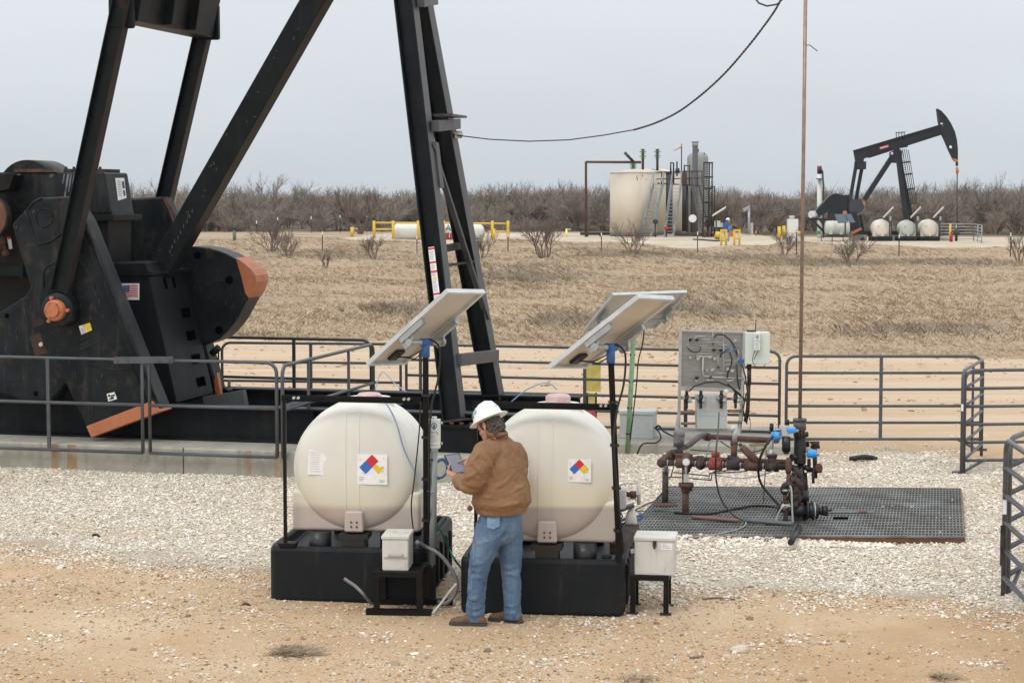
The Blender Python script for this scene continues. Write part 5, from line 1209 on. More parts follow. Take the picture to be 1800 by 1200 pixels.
ex, ey, ez = Vector((1, -.02, 0)).normalized(), Vector((.02, 1, 0)).normalized(), Vector((0, 0, 1))
c_ = (PY(752.5, 735, gpx.y) + PY(775, 788, gpx.y)) / 2; c_.y -= .01
sb = sensor(gt, c_, .105, .255, .075, ex, ey, ez)
m = MB(); m.cyl(c_ + ez * .127, c_ + ez * .15, .022); m.build('top_gland', [WHITE], sb)
hose('gauge_cable', [c_ + Vector((-.03, .0, -.13)), c_ + Vector((-.05, .01, -.2)), c_ + Vector((-.03, .0, -.3)), c_ + Vector((0, -.01, -.33))], .006, RUBBER, parent=gt)
q = lambda px, py, d=.1: PY(px, py, gpx.y + d)
hose('blue_coil', [q(766, 812), q(778, 806), q(786, 812), q(787, 824), q(780, 836), q(769, 841), q(766, 838), q(776, 839), q(784, 831), q(785, 816), q(777, 808), q(768, 812)], .010, HOSEB, 'loop of blue tubing hung on the gauge conduit', 'tube')
# loose conduit and hoses round the left stand
q = lambda px, py, d=.0: PY(px, py, sB.y + d)
hose('steel_conduit', [G(653, 1061, .03), q(640, 1045, .05), q(625, 1030, .05), q(612, 1021, .05), q(605, 1016, .05)], .014, HOSEG, 'grey flexible conduit sticking up loose in front of the left basin', 'conduit')
q2 = lambda px, py, d=.35: PY(px, py, sB.y + d)
hose('grey_hose', [q2(733, 952, .2), q2(748, 960), q2(770, 972), q2(787, 990), q2(800, 1013), q2(803, 1033), q2(795, 1050), G(782, 1060, .03), G(770, 1056, .03), G(764, 1046, .03)], .017, HOSEG, 'grey hose arching from the left battery box into a ring on the ground', 'hose')
hose('white_conduit', [G(760, 1078, .02), q2(775, 1060, .0), q2(790, 1040, .0), q2(803, 1025, .0)], .012, STEELW, 'pale bent conduit leaning up from the left skid stand', 'conduit')
hose('green_wire', [q2(765, 918, .5), q2(778, 938, .5), q2(790, 965, .6), q2(803, 988, .6), G(818, 1002, .02), G(840, 1008, .02)], .009, HOSEGR, 'dark green wire drooping between the two basins', 'wire')
hose('black_hose', [G(1496, 806, .03), G(1503, 805, .05), G(1518, 803, .06), G(1532, 804, .04), G(1541, 807, .02)], .035, RUBBER, 'short length of black hose lying on gravel behind the grating', 'hose')
hose('twig', [G(1096, 877, .01), G(1110, 876, .02), G(1126, 880, .01)], .008, BARK, 'thin dark stick on the gravel behind the jug', 'stick')
for (pp, lab) in (([(1235, 1052), (1262, 1050), (1292, 1053)], 'long thin stick lying where gravel meets dirt'), ([(1212, 1155), (1226, 1154), (1236, 1152)], 'short thin stick on the bare dirt, lower right')):
    hose('twig', [G(x, y, .012) for x, y in pp], .008, BARK, lab, 'stick')
for (px, py, lab) in ((168, 941, 'black scrap of rubber on the white gravel at left'), (433, 1063, 'small curved black scrap by the left basin corner')):
    hose('rubber_scrap', [G(px - 6, py, .01), G(px, py - 2, .02), G(px + 6, py + 1, .01)], .014, RUBBER, lab, 'scrap')

# ------------------------------------------------------------------ steel grating over the cellar
gA, gB, gC, gD = G(1105, 940), G(1694, 955), G(1689, 869), G(1190, 862)
gA = G(1096, 950)
exg = (gB - gA).normalized(); eyg = (gC - gB).normalized(); Lx = (gB - gA).length; Ly = (gC - gB).length; zg = .065
grt = thing('cellar_grate', gA, 'rusty edged steel grating over the well cellar', 'grating')
m = MB(); pz = Vector((0, 0, zg)); 
nxg, nyg = int(Lx / .036), int(Ly / .165)
hole = [(1440, 925, .16), (1480, 911, .10)]
def gpt(a, b): return gA + exg * a + eyg * b + pz
def skip(a, b):
    if (gA + exg * a + eyg * b - G(1478, 911)).length < .11: return True
    return False
for i in range(nxg + 1):
    a = Lx * i / nxg; m.beam(gpt(a, 0), gpt(a, Ly), .009, .022, side=exg)
for j in range(nyg + 1):
    b = Ly * j / nyg; m.beam(gpt(0, b) + Vector((0, 0, .004)), gpt(Lx, b) + Vector((0, 0, .004)), .034, .020, side=eyg)
m.build('bars', [M_('grating_steel', (.15, .155, .15), .5, .2, c2=(.10, .085, .07), scale=3, c3=(.27, .275, .265), s3=1.4, lo3=.45, hi3=.65)], grt)
m = MB()
for a0, b0, a1, b1 in ((0, 0, Lx, 0), (Lx, 0, Lx, Ly), (Lx, Ly, 0, Ly), (0, Ly, 0, 0)): m.beam(gpt(a0, b0) - pz * .5, gpt(a1, b1) - pz * .5, .02, .075, side=exg if a0 == a1 else eyg)
m.build('edge_angle', [M_('rusty_edge_steel', (.17, .07, .035), .85, c2=(.10, .05, .03), scale=9)], grt)
m = MB(); m.quad(gpt(.01, .01) - pz * .9, gpt(Lx - .01, .01) - pz * .9, gpt(Lx - .01, Ly - .01) - pz * .9, gpt(.01, Ly - .01) - pz * .9); m.build('cellar_shade_sheet', [M_('cellar_dark', (.035, .033, .03), .9, c2=(.10, .09, .075), scale=1.6, c3=(.02, .03, .05), s3=1.1)], grt)  # dark sheet just under the bars paints the cellar's shade
m = MB(); p = G(1478, 911, zg + .012); m.box(p, (.16, .13, .02), (exg, eyg, Vector((0, 0, 1)))); m.build('open_cell_shade', [HB], grt)  # black block on the bars, painted shade of a missing cell
m = MB(); m.box(G(1486, 899, zg + .016), (.62, .17, .006), (exg, eyg, Vector((0, 0, 1)))); m.build('steel_patch', [M_('dark_patch_plate', (.07, .085, .085), .5, c2=(.05, .06, .06), scale=5)], grt)
m = MB(); m.box(G(1517, 898, zg + .022), (.09, .17, .006), (exg, eyg, Vector((0, 0, 1)))); m.build('rust_strip', [RUST], grt)
for k in range(26):
    pass
m = MB(); 
for k in range(18): p = gpt(random.uniform(Lx * .6, Lx - .05), random.uniform(.05, Ly - .1)) + Vector((0, 0, .02)); m.ball(p - Vector((0, 0, .008)), random.uniform(.007, .014), 6, 4)
o = m.build('gravel_crumbs', [LIMESTONE], grt); o['kind'] = 'stuff'
for (px, py) in ((1694, 900),): pass
# stones kicked up against the front edge
n = 1500; a = rng.uniform(-.2, Lx * .80, n); b = rng.uniform(-.22, .03, n) - .02; s = np.exp(rng.normal(math.log(.018), .3, n)); hmax = .075 * np.clip(1 - (a / Lx - .30) / .45, 0, 1) * np.clip(1 + b / .2, 0, 1)
Pst = np.array(gA)[None] + np.array(exg)[None] * a[:, None] + np.array(eyg)[None] * b[:, None]; Pst[:, 2] = hmax * rng.uniform(.3, 1, n)
VV, FF = scatter_mesh(STV, IF, Pst, np.stack([s * 1.2, s, s * .7], 1), rng.uniform(0, 6.28, n), rng.uniform(-.5, .5, n)); o = np_mesh('gravel_bank', VV, FF, [GRAVEL_M]); tag(o, 'white gravel banked up along the front edge of the grating', None, kind='stuff')
# ------------------------------------------------------------------ concrete slab, control board, grey box, green-post neighbours
sl = [G(1080, 796), G(1304, 799)]; dsl = (sl[1] - sl[0]).normalized(); nsl = Vector((-dsl.y, dsl.x, 0))
m = MB(); m.prism([Vector((p.x, p.y, -.1)) for p in (sl[0], sl[1] + dsl * .9, sl[1] + dsl * .9 + nsl * 2.2, sl[0] + nsl * 2.2)], (0, 0, .235)); slab = m.build('concrete_slab', [CONC], bevel=.02); struct(slab); tag(slab, 'small concrete slab behind the brown wellhead piping', 'concrete slab')
SZ = .135
gbp = PY(1122, 777, 27.5); gbp.z = SZ
bx = thing('equipment_box', gbp, 'grey lidded equipment box on the concrete slab by the green post', 'box', local=True); bx.rotation_euler.z = -R(14)
MB().b2((-.24, -.17, 0), (.24, .17, .34)).build('box', [GREYBOX], bx, bevel=.008); MB().b2((-.255, -.185, .34), (.255, .185, .395)).build('lid', [GREYBOX], bx, bevel=.008)
hose('black_cable', [PY(1152, 752, 27.4), PY(1158, 748, 27.3), PY(1166, 757, 27.2), PY(1178, 764, 27.0), PY(1188, 768, 26.6)], .014, RUBBER, 'black cable from the grey equipment box to the valve actuator', 'cable')
hose('black_cable', [PY(1153, 753, 27.35), PY(1160, 762, 27.1), PY(1161, 771, 26.95), G(1152, 778, SZ + .02), G(1130, 780, SZ + .02), G(1120, 797, .02)], .012, RUBBER, 'black cable dropping from the grey equipment box over the slab edge', 'cable')
# yellow marker board and red extinguisher by the fence
YD = 28.6
yp = G(1040, 782); yp = Vector((PY(1040, 700, YD).x, YD, 0))
ys_ = thing('marker_post', yp, 'yellow folded marker board on a yellow and black post behind the right panel', 'marker post')
m = MB(); m.prism([PY(1026, 600, YD), PY(1040, 600, YD + .12), PY(1040, 688, YD + .12), PY(1026, 688, YD)], (0, .01, 0)); m.prism([PY(1040, 600, YD + .12), PY(1056, 602, YD), PY(1056, 689, YD), PY(1040, 688, YD + .12)], (0, .01, 0)); m.build('board', [YELLOW_PALE], ys_)
m = MB(); m.beam(Vector((yp.x, YD + .06, 0)), PY(1040, 690, YD + .06), .10, .05, side=(1, 0, 0)); m.build('post', [YELLOW_PALE], ys_)
m = MB(); 
for px in (1033, 1047): p = PY(px, 690, YD + .12); m.beam(Vector((p.x, p.y, 0)), p, .04, .03, side=(1, 0, 0))
m.split('post_leg', [IRON], ys_)
fe = PY(1038, 775, 28.0); ft = thing('fire_extinguisher', Vector((fe.x, fe.y, fe.z)), 'red extinguisher just visible between the right tank and its black pole', 'extinguisher')
m = MB(); m.lathe([(.0, 0), (.085, 0), (.09, .02), (.09, .36), (.06, .43), (.03, .45)], fe, (0, 0, 1), 20); m.build('cylinder', [RED], ft); m = MB(); m.box(fe + Vector((0, 0, .48)), (.10, .03, .05)); m.build('handle', [IRON], ft); m = MB(); m.beam(Vector((fe.x, fe.y + .11, 0)), Vector((fe.x, fe.y + .11, fe.z + .45)), .04, .03, side=(1, 0, 0)); m.build('bracket_post', [IRON], ft)

# control board: stainless back plate on an angle frame
CD = 27.35
cb0 = PY(1245, 772, CD); cb = thing('control_board', Vector((cb0.x, CD, SZ)), 'upright stainless control board covered in small tubing, on pale legs', 'control board')
C = lambda px, py, d=0.0: PY(px, py, CD + d)
lean = .0
m = MB(); m.prism([C(1198, 579), C(1309, 582), C(1306, 684), C(1194, 679)], (0, .02, 0)); pl = m.build('back_plate', [STAIN], cb, bevel=.003)
m = MB()
for a, b in (((1196.5, 579), (1193, 758)), ((1308.5, 582), (1305, 690)), ((1305, 690), (1300, 762))): m.beam(C(*a, -.02), C(*b, -.02), .042, .035, side=(1, 0, 0))
m.split('side_upright', [STEELW], cb)
m = MB(); m.beam(C(1197, 580.5, -.012), C(1309, 583.5, -.012), .03, .03, side=(0, 0, 1)); m.beam(C(1196, 682, -.02), C(1306, 687, -.02), .055, .03, side=(0, 0, 1)); m.beam(C(1193, 755, -.02), C(1302, 757, -.02), .055, .03, side=(0, 0, 1)); m.split('cross_rail', [STEELW], cb)
m = MB()
for a, b in (((1194, 722), (1187, 770)), ((1302, 690), (1304, 726)), ((1303, 724), (1296, 768))): m.beam(C(*a, -.08), C(*b, -.12), .045, .03, side=(1, 0, 0))
m.split('leg', [STEELW], cb)
m = MB(); m.beam(C(1205, 700, .2), C(1205, 750, .2), .05, .05, side=(1, 0, 0)); m.build('back_post', [GREYEDGE], cb)
m = MB(); c0 = C(1250, 725, -.1); x0, x1 = C(1224, 727, -.1).x, C(1277, 727, -.1).x; zt0, zt1 = C(1250, 694, -.1).z, C(1250, 753, -.1).z
m.b2((x0, CD - .16, zt1), (x1, CD + .10, zt0)); cbx = m.build('canister_box', [GREYBOX], cb, bevel=.006)
m = MB(); m.b2((x0 - .01, CD - .166, C(0, 728, -.1).z - .012), (x1 + .01, CD + .11, C(0, 728, -.1).z)); m.b2((x0 + .12, CD - .168, zt1 + .25), (x1 - .1, CD - .16, zt0 - .02)); m.build('box_seam', [STEELW], cbx)
for px in (1207, 1232, 1268, 1293):
    m = MB(); p = C(px, 700, -.2); m.cyl(p + Vector((0, 0, -.06)), p + Vector((0, 0, .05)), .032); m.cyl(p + Vector((0, 0, .05)), p + Vector((0, 0, .11)), .022); m.cyl(p + Vector((0, 0, -.14)), p + Vector((0, 0, -.06)), .02); rg = m.build('regulator', [IRON], cb)
    m = MB(); m.cyl(p + Vector((-.07, 0, 0)), p + Vector((.07, 0, 0)), .018); m.lathe([(.002, 0), (.03, 0), (.03, .02), (.002, .02)], p + Vector((.04, -.03, -.03)), (0, -1, 0), n=14); m.build('regulator_gauge', [GALV], rg)
m = MB(); p = C(1276, 688, -.22); m.lathe([(.002, 0), (.035, 0), (.035, .03), (.002, .03)], p, (0, -1, 0), n=20); m.build('dial_gauge', [WHITE], cb)
for y in (722, 742):
    m = MB(); m.cyl(C(1279, y, -.15), C(1304, y, -.15), .022); m.cyl(C(1197, y + 2, -.15), C(1222, y + 2, -.15), .020); m.split('manifold_pipe', [M_('dull_pipe', (.2, .17, .16), .6) if y == 722 else bpy.data.materials['dull_pipe']], cb)
# tubing runs on the plate (px coordinates of the photograph are the layout drawing)
def tb(pts, r=.008, mat=STEELW, d=-.05, nm='tubing'):
    m = MB(); m.tube([C(x, y, d) for x, y in pts], r, 6); return m.build(nm, [mat], pl)
for pts in ([(1210, 594), (1209, 611), (1296, 613), (1295, 663)], [(1209, 611), (1209, 604)], [(1223, 591), (1240, 591)], [(1223, 591), (1223, 606)], [(1234, 601), (1272, 602), (1272, 580)], [(1253, 583), (1253, 601)], [(1264, 606), (1282, 606)], [(1272, 633), (1298, 634)], [(1298, 616), (1298, 634), (1280, 640)], [(1201, 621), (1261, 622)], [(1262, 624), (1262, 647)], [(1258, 655), (1284, 656)], [(1233, 596), (1250, 597)], [(1231, 608), (1243, 608)], [(1285, 600), (1298, 602)], [(1274, 641), (1296, 640)], [(1272, 602), (1272, 664)], [(1262, 593), (1273, 592)]): tb(pts, .0055)
for pts in ([(1224, 626), (1236, 627), (1252, 627)], [(1236, 627), (1235, 654), (1237, 661), (1260, 663), (1308, 665)], [(1240, 668), (1254, 668)], [(1277, 670), (1290, 668)]): tb(pts, .013)
for pts in ([(1255, 594), (1260, 588), (1272, 588), (1284, 598), (1292, 611), (1297, 625)], [(1283, 619), (1287, 632), (1285, 642), (1280, 653), (1278, 664)], [(1295, 640), (1296, 664), (1300, 685)], [(1266, 628), (1268, 620), (1276, 618)]): tb([tuple(p) for p in pts], .009, RUBBER, -.07, 'black_tubing')
for pts in ([(1211, 688), (1220, 679), (1240, 672), (1262, 671), (1285, 680), (1303, 694)], [(1279, 674), (1292, 688), (1305, 698), (1311, 705)], [(1304, 640), (1310, 660), (1314, 690), (1312, 720), (1308, 740)], [(1312, 690), (1306, 720), (1313, 745)]): tb(pts, .010, RUBBER, -.24, 'black_tubing')
tb([(1209, 612), (1214, 617), (1222, 619), (1230, 617), (1232, 610)], .008, RUBBER, -.06, 'black_tubing')
for (x, y, c, r) in ((1212, 597, IRON, .022), (1224, 597, IRON, .02), (1254, 615, IRON, .02), (1266, 615, IRON, .02), (1224, 664, IRON, .022), (1278, 614, BLUEP, .02), (1291, 613, BLUEP, .02), (1301, 635, BLUEP, .032), (1253, 604, REDV, .014), (1251, 649, STEELW, .022), (1286, 651, STEELW, .022), (1242, 650, STEELW, .014), (1278, 648, STEELW, .018), (1226, 630, STEELW, .022), (1212, 628, STEELW, .016), (1255, 630, STEELW, .018), (1248, 662, IRON, .014), (1223, 668, STEELW, .02), (1291, 598, STEELW, .018), (1262, 645, IRON, .012), (1247, 627, STEELW, .018)):
    m = MB(); p = C(x, y, -.005); m.cyl(p, p - Vector((0, .075, 0)), r, n=10); m.cyl(p + Vector((0, -.05, 0)), p + Vector((r * 1.6, -.06, r * .8)), r * .45, n=8); m.build('needle_valve', [c], pl)
# enclosure on its own bracket to the right
m = MB(); a, b = C(1308, 583, -.02), C(1351, 639, -.02); m.b2((a.x, CD - .14, b.z), (b.x, CD + .06, a.z)); en = m.build('enclosure', [GREENW], cb, bevel=.008)
m = MB()
for y in (601, 608, 615, 625): p = C(1350.5, y, -.1); m.box(p, (.02, .04, .05 if y in (601, 625) else .02))
m.build('enclosure_latch', [IRON], en)
m = MB(); m.cyl(C(1328, 583, -.05), C(1329, 562, -.05), .007); m.box(C(1320, 581.5, -.05), (.12, .06, .02)); m.build('antenna', [IRON], en)
sensor(cb, C(1330.5, 600, -.19), .09, .25, .05, Vector((1, 0, 0)), Vector((0, 1, 0)), Vector((0, 0, 1)))
hose('sensor_lead', [C(1327, 616, -.2), C(1323, 630, -.2), C(1325, 640, -.2), C(1333, 646, -.2), C(1342, 645, -.2), C(1345, 640, -.2)], .005, RUBBER, parent=cb); hose('sensor_lead', [C(1333, 616, -.2), C(1329, 624, -.2), C(1325, 632, -.2)], .005, RUBBER, parent=cb)
m = MB(); m.cyl(C(1317, 640, -.05), C(1317, 648, -.05), .035, n=12); m.cyl(C(1317, 647, -.05), C(1317, 676, -.05), .03, n=10); m.tube([C(1317, 676, -.05), C(1316, 700, -.05), C(1315, 724, -.08), C(1311, 742, -.1)], .022, 8); m.build('conduit_drop', [IRON], cb)
for k in range(8):
    x = 1306 + random.random() * 12; y = 645 + random.random() * 95; tb([(x, y), (x + random.uniform(-3, 3), y + 12), (x + random.uniform(-5, 4), y + 26)], .004, RUBBER, -.2, 'wire')

# ------------------------------------------------------------------ wellhead with its manifold
WD = 20.75
wh = thing('wellhead', G(1407, 925), 'rusty wellhead with blue handled valves and brown flow piping over the grating', 'wellhead')
WP = lambda px, py, d=0.0: PY(px, py, WD + d + .0025 * max(0, 1395 - px))
S = 3400 / WD
def part(nm, mat, f, parent=wh, bevel=0):
    m = MB(); f(m); return m.split(nm, [mat], parent, bevel=bevel)[0] if nm in ('pipe_wrap', 'handle_grip', 'hand_wheel', 'clamp_bolt', 'stuffing_bolt') else m.build(nm, [mat], parent, bevel=bevel)
cx = 1406
col_ = lambda py, d=0: WP(cx, py, d)
part('stuffing_box', IRON and M_('greasy_steel', (.09, .085, .08), .5, c2=(.03, .03, .03), scale=9), lambda m: (m.cyl(col_(756), col_(740), .068, n=16), m.cyl(col_(740), col_(735), .074, n=16)))
part('stuffing_bolt', RUST_DK, lambda m: [m.cyl(WP(cx + dx, 770, dd), WP(cx + dx, 752, dd), .012, n=6) for dx, dd in ((-6, -.06), (-2, -.08), (3, -.08), (7, -.05))])
part('gland_neck', RUST_DK, lambda m: m.cyl(col_(772), col_(755), .045))
part('pumping_tee', IRON, lambda m: (m.lathe([(.02, 0), (.062, 0), (.066, .02), (.066, .24), (.060, .26), (.060, .28), (.064, .30), (.02, .30)], col_(815), (0, 0, 1), 20),))
part('tubing_head', IRON, lambda m: (m.cyl(WP(1408, 812), WP(1408, 905), .038), m.cyl(WP(1414, 830, .06), WP(1418, 880, .05), .028), m.cyl(WP(1412, 885), WP(1411, 860), .06)))
part('casing_head', IRON, lambda m: (m.lathe([(.02, 0), (.085, 0), (.10, .03), (.095, .08), (.075, .12), (.07, .28), (.05, .33), (.02, .33)], WP(1407, 931), (0, 0, 1), 24), m.lathe([(.02, 0), (.12, 0), (.12, .05), (.02, .05)], WP(1407, 934), (0, 0, 1), 24)))
def hz(m):
    A = lambda px: WP(px, 897, -.10); ax = (1, -.15, 0)
    for (x0, x1, r) in ((1385, 1418, .058), (1417, 1420, .10), (1420, 1432, .085), (1426, 1430, .098), (1432, 1437, .09), (1437, 1446, .045), (1446, 1452, .055)): m.cyl(A(x0), A(x1), r, n=18)
part('casing_valve', M_('black_navy_steel', (.016, .018, .024), .4, c2=(.03, .028, .028), scale=8), hz)
part('valve_ring', STEELW, lambda m: m.cyl(WP(1429, 897, -.102), WP(1432, 897, -.102), .094, n=18))
part('valve_stem', RUST_DK, lambda m: (m.cyl(WP(1452, 897, -.1), WP(1454, 897, -.1), .06), m.cyl(WP(1453, 897, -.1), WP(1463, 896, -.1), .012)))
part('bull_plug', RUST_DK, lambda m: (m.cyl(WP(1372, 893, -.1), WP(1386, 896, -.1), .042), m.cyl(WP(1368, 892, -.1), WP(1373, 893, -.1), .05)))
# rusty side string
part('side_riser', RUST, lambda m: (m.cyl(WP(1385, 858, -.2), WP(1386, 830, -.18), .022), m.loft([(WP(1386, 831, -.18), Vector((.03, 0, 0)), Vector((0, .03, 0))), (WP(1386, 824, -.18), Vector((.036, 0, 0)), Vector((0, .036, 0))), (WP(1386, 812, -.18), Vector((.033, 0, 0)), Vector((0, .033, 0))), (WP(1386, 804, -.18), Vector((.02, 0, 0)), Vector((0, .02, 0)))], 12)))
part('side_elbow', RUST_DK, lambda m: (m.tube(smooth_path([WP(1376, 861, -.22), WP(1380, 853, -.22), WP(1388, 851, -.2), WP(1394, 857, -.15), WP(1394, 868, -.12)], 5), .035, 10), m.ball(WP(1379, 862, -.22), .045)))
part('clamp_cluster', RUST_DK, lambda m: [(m.cyl(WP(x, y, d) - Vector((r * math.sin(x) * .9, .03, r * .9)), WP(x, y, d) + Vector((r * math.sin(x) * .9, .0, r * .9)), r * .72, n=9), m.box(WP(x, y, d), (r * 1.9, r * 1.3, r * .8), (Vector((math.cos(y), 0, math.sin(y))), Vector((0, 1, 0)), Vector((-math.sin(y), 0, math.cos(y)))))) for x, y, d, r in ((1400, 828, -.10, .05), (1397, 836, -.10, .055), (1400, 845, -.12, .06), (1398, 858, -.12, .06), (1396, 870, -.12, .065), (1402, 878, -.1, .05), (1392, 842, -.16, .035), (1394, 884, -.14, .045))], bevel=.006)
part('clamp_bolt', RUST_DK, lambda m: [m.cyl(WP(x, y, -.18), WP(x + 5, y - 4, -.1), .016, n=6) for x, y in ((1393, 832), (1396, 852), (1391, 866), (1394, 878), (1400, 862), (1388, 846))])
part('drip_pipe', RUST, lambda m: (m.cyl(WP(1380, 869, -.22), WP(1380, 882, -.22), .024), m.cyl(WP(1380, 879, -.22), WP(1380, 884, -.22), .045), m.cyl(WP(1381, 895, -.22), WP(1381, 930, -.22), .026), m.cyl(WP(1383, 930, -.22), WP(1384, 942, -.22), .034)))
part('drip_valve', RUST_DK, lambda m: (m.box(WP(1370, 943, -.22), (.11, .08, .06)), m.box(WP(1382, 938, -.22), (.05, .05, .1))))
part('ground_pipe', IRON, lambda m: m.cyl(G(1404, 926, .09), G(1390, 953, .09), .032))
hose('white_tube', [WP(1388, 853, -.3), WP(1391, 860, -.3), WP(1392, 880, -.3), WP(1393, 905, -.3), WP(1394, 928, -.3), WP(1389, 936, -.3), WP(1385, 940, -.3)], .010, STEELW, parent=wh)
hose('white_tube', [WP(1390, 890, -.3), WP(1380, 888, -.3), WP(1371, 897, -.3), WP(1365, 912, -.3), WP(1363, 930, -.3), WP(1366, 942, -.3)], .010, STEELW, parent=wh)
part('pipe_wrap', STEELW, lambda m: (m.cyl(WP(1376, 893, -.25), WP(1381, 887, -.25), .035), m.cyl(WP(1376, 862, -.27), WP(1384, 862, -.27), .012)))
# valves with blue grips
def blue_valve(px, py, d, w_=7, h_=10):
    v = part('blue_valve', BLUEV, lambda m: (m.box(WP(px, py, d), (w_ * 2 / S, .07, h_ / S)), m.cyl(WP(px - w_, py, d), WP(px + w_, py, d), h_ * .62 / S, n=14)), bevel=.008)
    MB().cyl(WP(px - w_ * 1.5, py + 1, d), WP(px + w_ * 1.6, py + 1, d), .016).build('valve_spindle', [GALV], v); return v
blue_valve(1364, 766, -.14, 7.5, 12); blue_valve(1391, 756, -.12, 8, 8); blue_valve(1427, 797, -.06, 8, 12)
part('valve_label', PAPER, lambda m: m.box(WP(1357.5, 767, -.1), (.025, .02, .05)))
part('filter_bowl', IRON, lambda m: (m.cyl(WP(1382, 793, -.12), WP(1382, 767, -.12), .046, n=16), m.cyl(WP(1382, 797, -.12), WP(1382, 792, -.12), .03)))
part('filter_head', STEELW, lambda m: (m.box(WP(1381, 760, -.12), (.09, .09, .06)), m.box(WP(1378, 751, -.1), (.10, .06, .04)), m.cyl(WP(1366, 755, -.1), WP(1398, 752, -.1), .014)))
part('handle_grip', RUBBER, lambda m: (m.cyl(WP(1356, 757, -.05), WP(1356.5, 744, -.05), .022), m.cyl(WP(1384, 748, .08), WP(1384, 737, .08), .02), m.cyl(WP(1420, 785, .05), WP(1420, 775, .05), .018)))
part('drop_pipe', STEELW, lambda m: (m.cyl(WP(1356, 795, -.05), WP(1357, 765, -.05), .022), m.cyl(WP(1354, 802, -.05), WP(1358, 790, -.05), .03)))
part('right_valves', RUST_DK, lambda m: (m.cyl(WP(1425, 785, .1), WP(1441, 785, .1), .02), m.cyl(WP(1433, 781, .1), WP(1433, 778, .1), .045), m.cyl(WP(1432, 782, .1), WP(1433, 840, .08), .024), m.cyl(WP(1418, 826, .05), WP(1441, 824, .05), .026), m.cyl(WP(1438, 818, .05), WP(1440, 830, .05), .035), m.cyl(WP(1429, 822, 0), WP(1429.5, 849, 0), .016), m.cyl(WP(1422, 820, 0), WP(1422, 806, 0), .02)))
part('hand_wheel', RUST, lambda m: (m.lathe([(.03, 0), (.05, 0), (.05, .02), (.03, .02)], WP(1438, 822, -.05), (.6, -.8, .1), 18), m.box(WP(1432, 777, .1), (.10, .04, .02))))
[MB.split(mm, 'side_outlet', [IRON], wh) for mm in [MB()] for _ in [(mm.cyl(WP(1392, 804, -.05), WP(1400, 802, 0), .04), mm.cyl(WP(1396, 764, -.02), WP(1420, 763, 0), .03), mm.cyl(WP(1414, 820, .0), WP(1426, 826, 0), .03), mm.cyl(WP(1390, 822, -.1), WP(1406, 822, 0), .03))]]
# flow manifold
f1 = lambda px: WP(px, 813 + (px - 1165) * .035, -.08); f2 = lambda px: WP(px, 805 + (px - 1173) * .03, .45)
part('flow_pipe', RUST_DK, lambda m: m.cyl(f1(1160), f1(1396), .033, n=14))
part('flow_pipe', RUST, lambda m: m.cyl(f2(1178), f2(1392), .028, n=14))
part('pipe_elbow', RUST, lambda m: (m.ball(f1(1163), .055), m.tube(smooth_path([f1(1163), WP(1170, 804, .1), f2(1176)], 5), .042, 10), m.tube(smooth_path([WP(1172, 808, .1), WP(1178, 799, .3), WP(1186, 800, .4)], 5), .048, 10)))
part('pipe_cross', RUST, lambda m: (m.cyl(f1(1190), f1(1215), .054, n=14), m.cyl(WP(1206, 826, -.08), WP(1206, 800, .1), .05, n=14), m.box(WP(1202, 804, .1), (.19, .1, .08))))
part('pipe_union', RUST_DK, lambda m: (m.cyl(f1(1225), f1(1238), .05, n=8), m.cyl(f1(1229), f1(1234), .066, n=12), m.cyl(WP(1231, 801, -.05), WP(1231, 823, -.08), .04)))
part('red_valve', REDV, lambda m: (m.cyl(WP(1258, 822, -.08), WP(1258, 803, -.08), .064, n=12), m.cyl(WP(1258, 803, -.08), WP(1258, 794, -.08), .045, n=12), m.cyl(f1(1247), f1(1269), .062, n=14)), bevel=.006)
part('pipe_tee', RUST_DK, lambda m: (m.cyl(f1(1279), f1(1299), .058, n=14), m.cyl(WP(1290, 822, -.08), WP(1290, 806, -.02), .056, n=14), m.cyl(WP(1288, 808, 0), WP(1289, 801, 0), .065, n=8)))
part('strainer', RUST, lambda m: (m.cyl(WP(1334, 815, -.08), WP(1304, 785, -.08), .048, r2=.038, n=12), m.cyl(f1(1310), f1(1338), .056, n=14), m.cyl(WP(1303, 784, -.08), WP(1300, 779, -.08), .02)))
part('pipe_tee', RUST_DK, lambda m: (m.cyl(f1(1348), f1(1368), .058, n=14), m.cyl(WP(1357, 820, -.08), WP(1357, 800, -.06), .05, n=12), m.cyl(WP(1357, 803, -.06), WP(1357, 798, -.06), .058, n=8)))
for x in (1174, 1187, 1222.5, 1243, 1271, 1277, 1302, 1342): part('white_tape', STEELW, lambda m: m.cyl(f1(x), f1(x + 1.2), .036, n=12))
part('riser_pipe', RUST, lambda m: (m.cyl(WP(1290, 806, 0), WP(1291, 778, .05), .034, n=12), m.cyl(WP(1290.5, 783, .05), WP(1290.5, 775, .05), .042, n=8)))
part('riser_sleeve', STEELW, lambda m: (m.cyl(WP(1291, 778, .05), WP(1292, 750, .05), .026, n=12), m.ball(WP(1289, 753, .05), .04)))
part('return_pipe', RUST, lambda m: (m.cyl(WP(1240, 767, 2.2), WP(1366, 774, 1.2), .034, n=12), m.cyl(WP(1240, 767, 2.2), WP(1246, 768, 2.15), .05, n=12)))
part('return_hose', M_('dull_brown_hose', (.09, .07, .06), .7, c2=(.05, .043, .04), scale=14), lambda m: m.tube(smooth_path([WP(1203, 786, .9), WP(1215, 779, 1.2), WP(1226, 770, 1.6), WP(1235, 765, 2.0), WP(1242, 767, 2.2)], 5), .033, 10))
part('actuator', M_('grey_actuator', (.16, .16, .155), .55, c2=(.10, .09, .08), scale=9), lambda m: (m.cyl(WP(1193, 785, .3), WP(1194, 764, .3), .062, n=14), m.ball(WP(1194, 764, .3), .066), m.cyl(WP(1190, 772, .18), WP(1190, 772, .3), .045, n=14)))
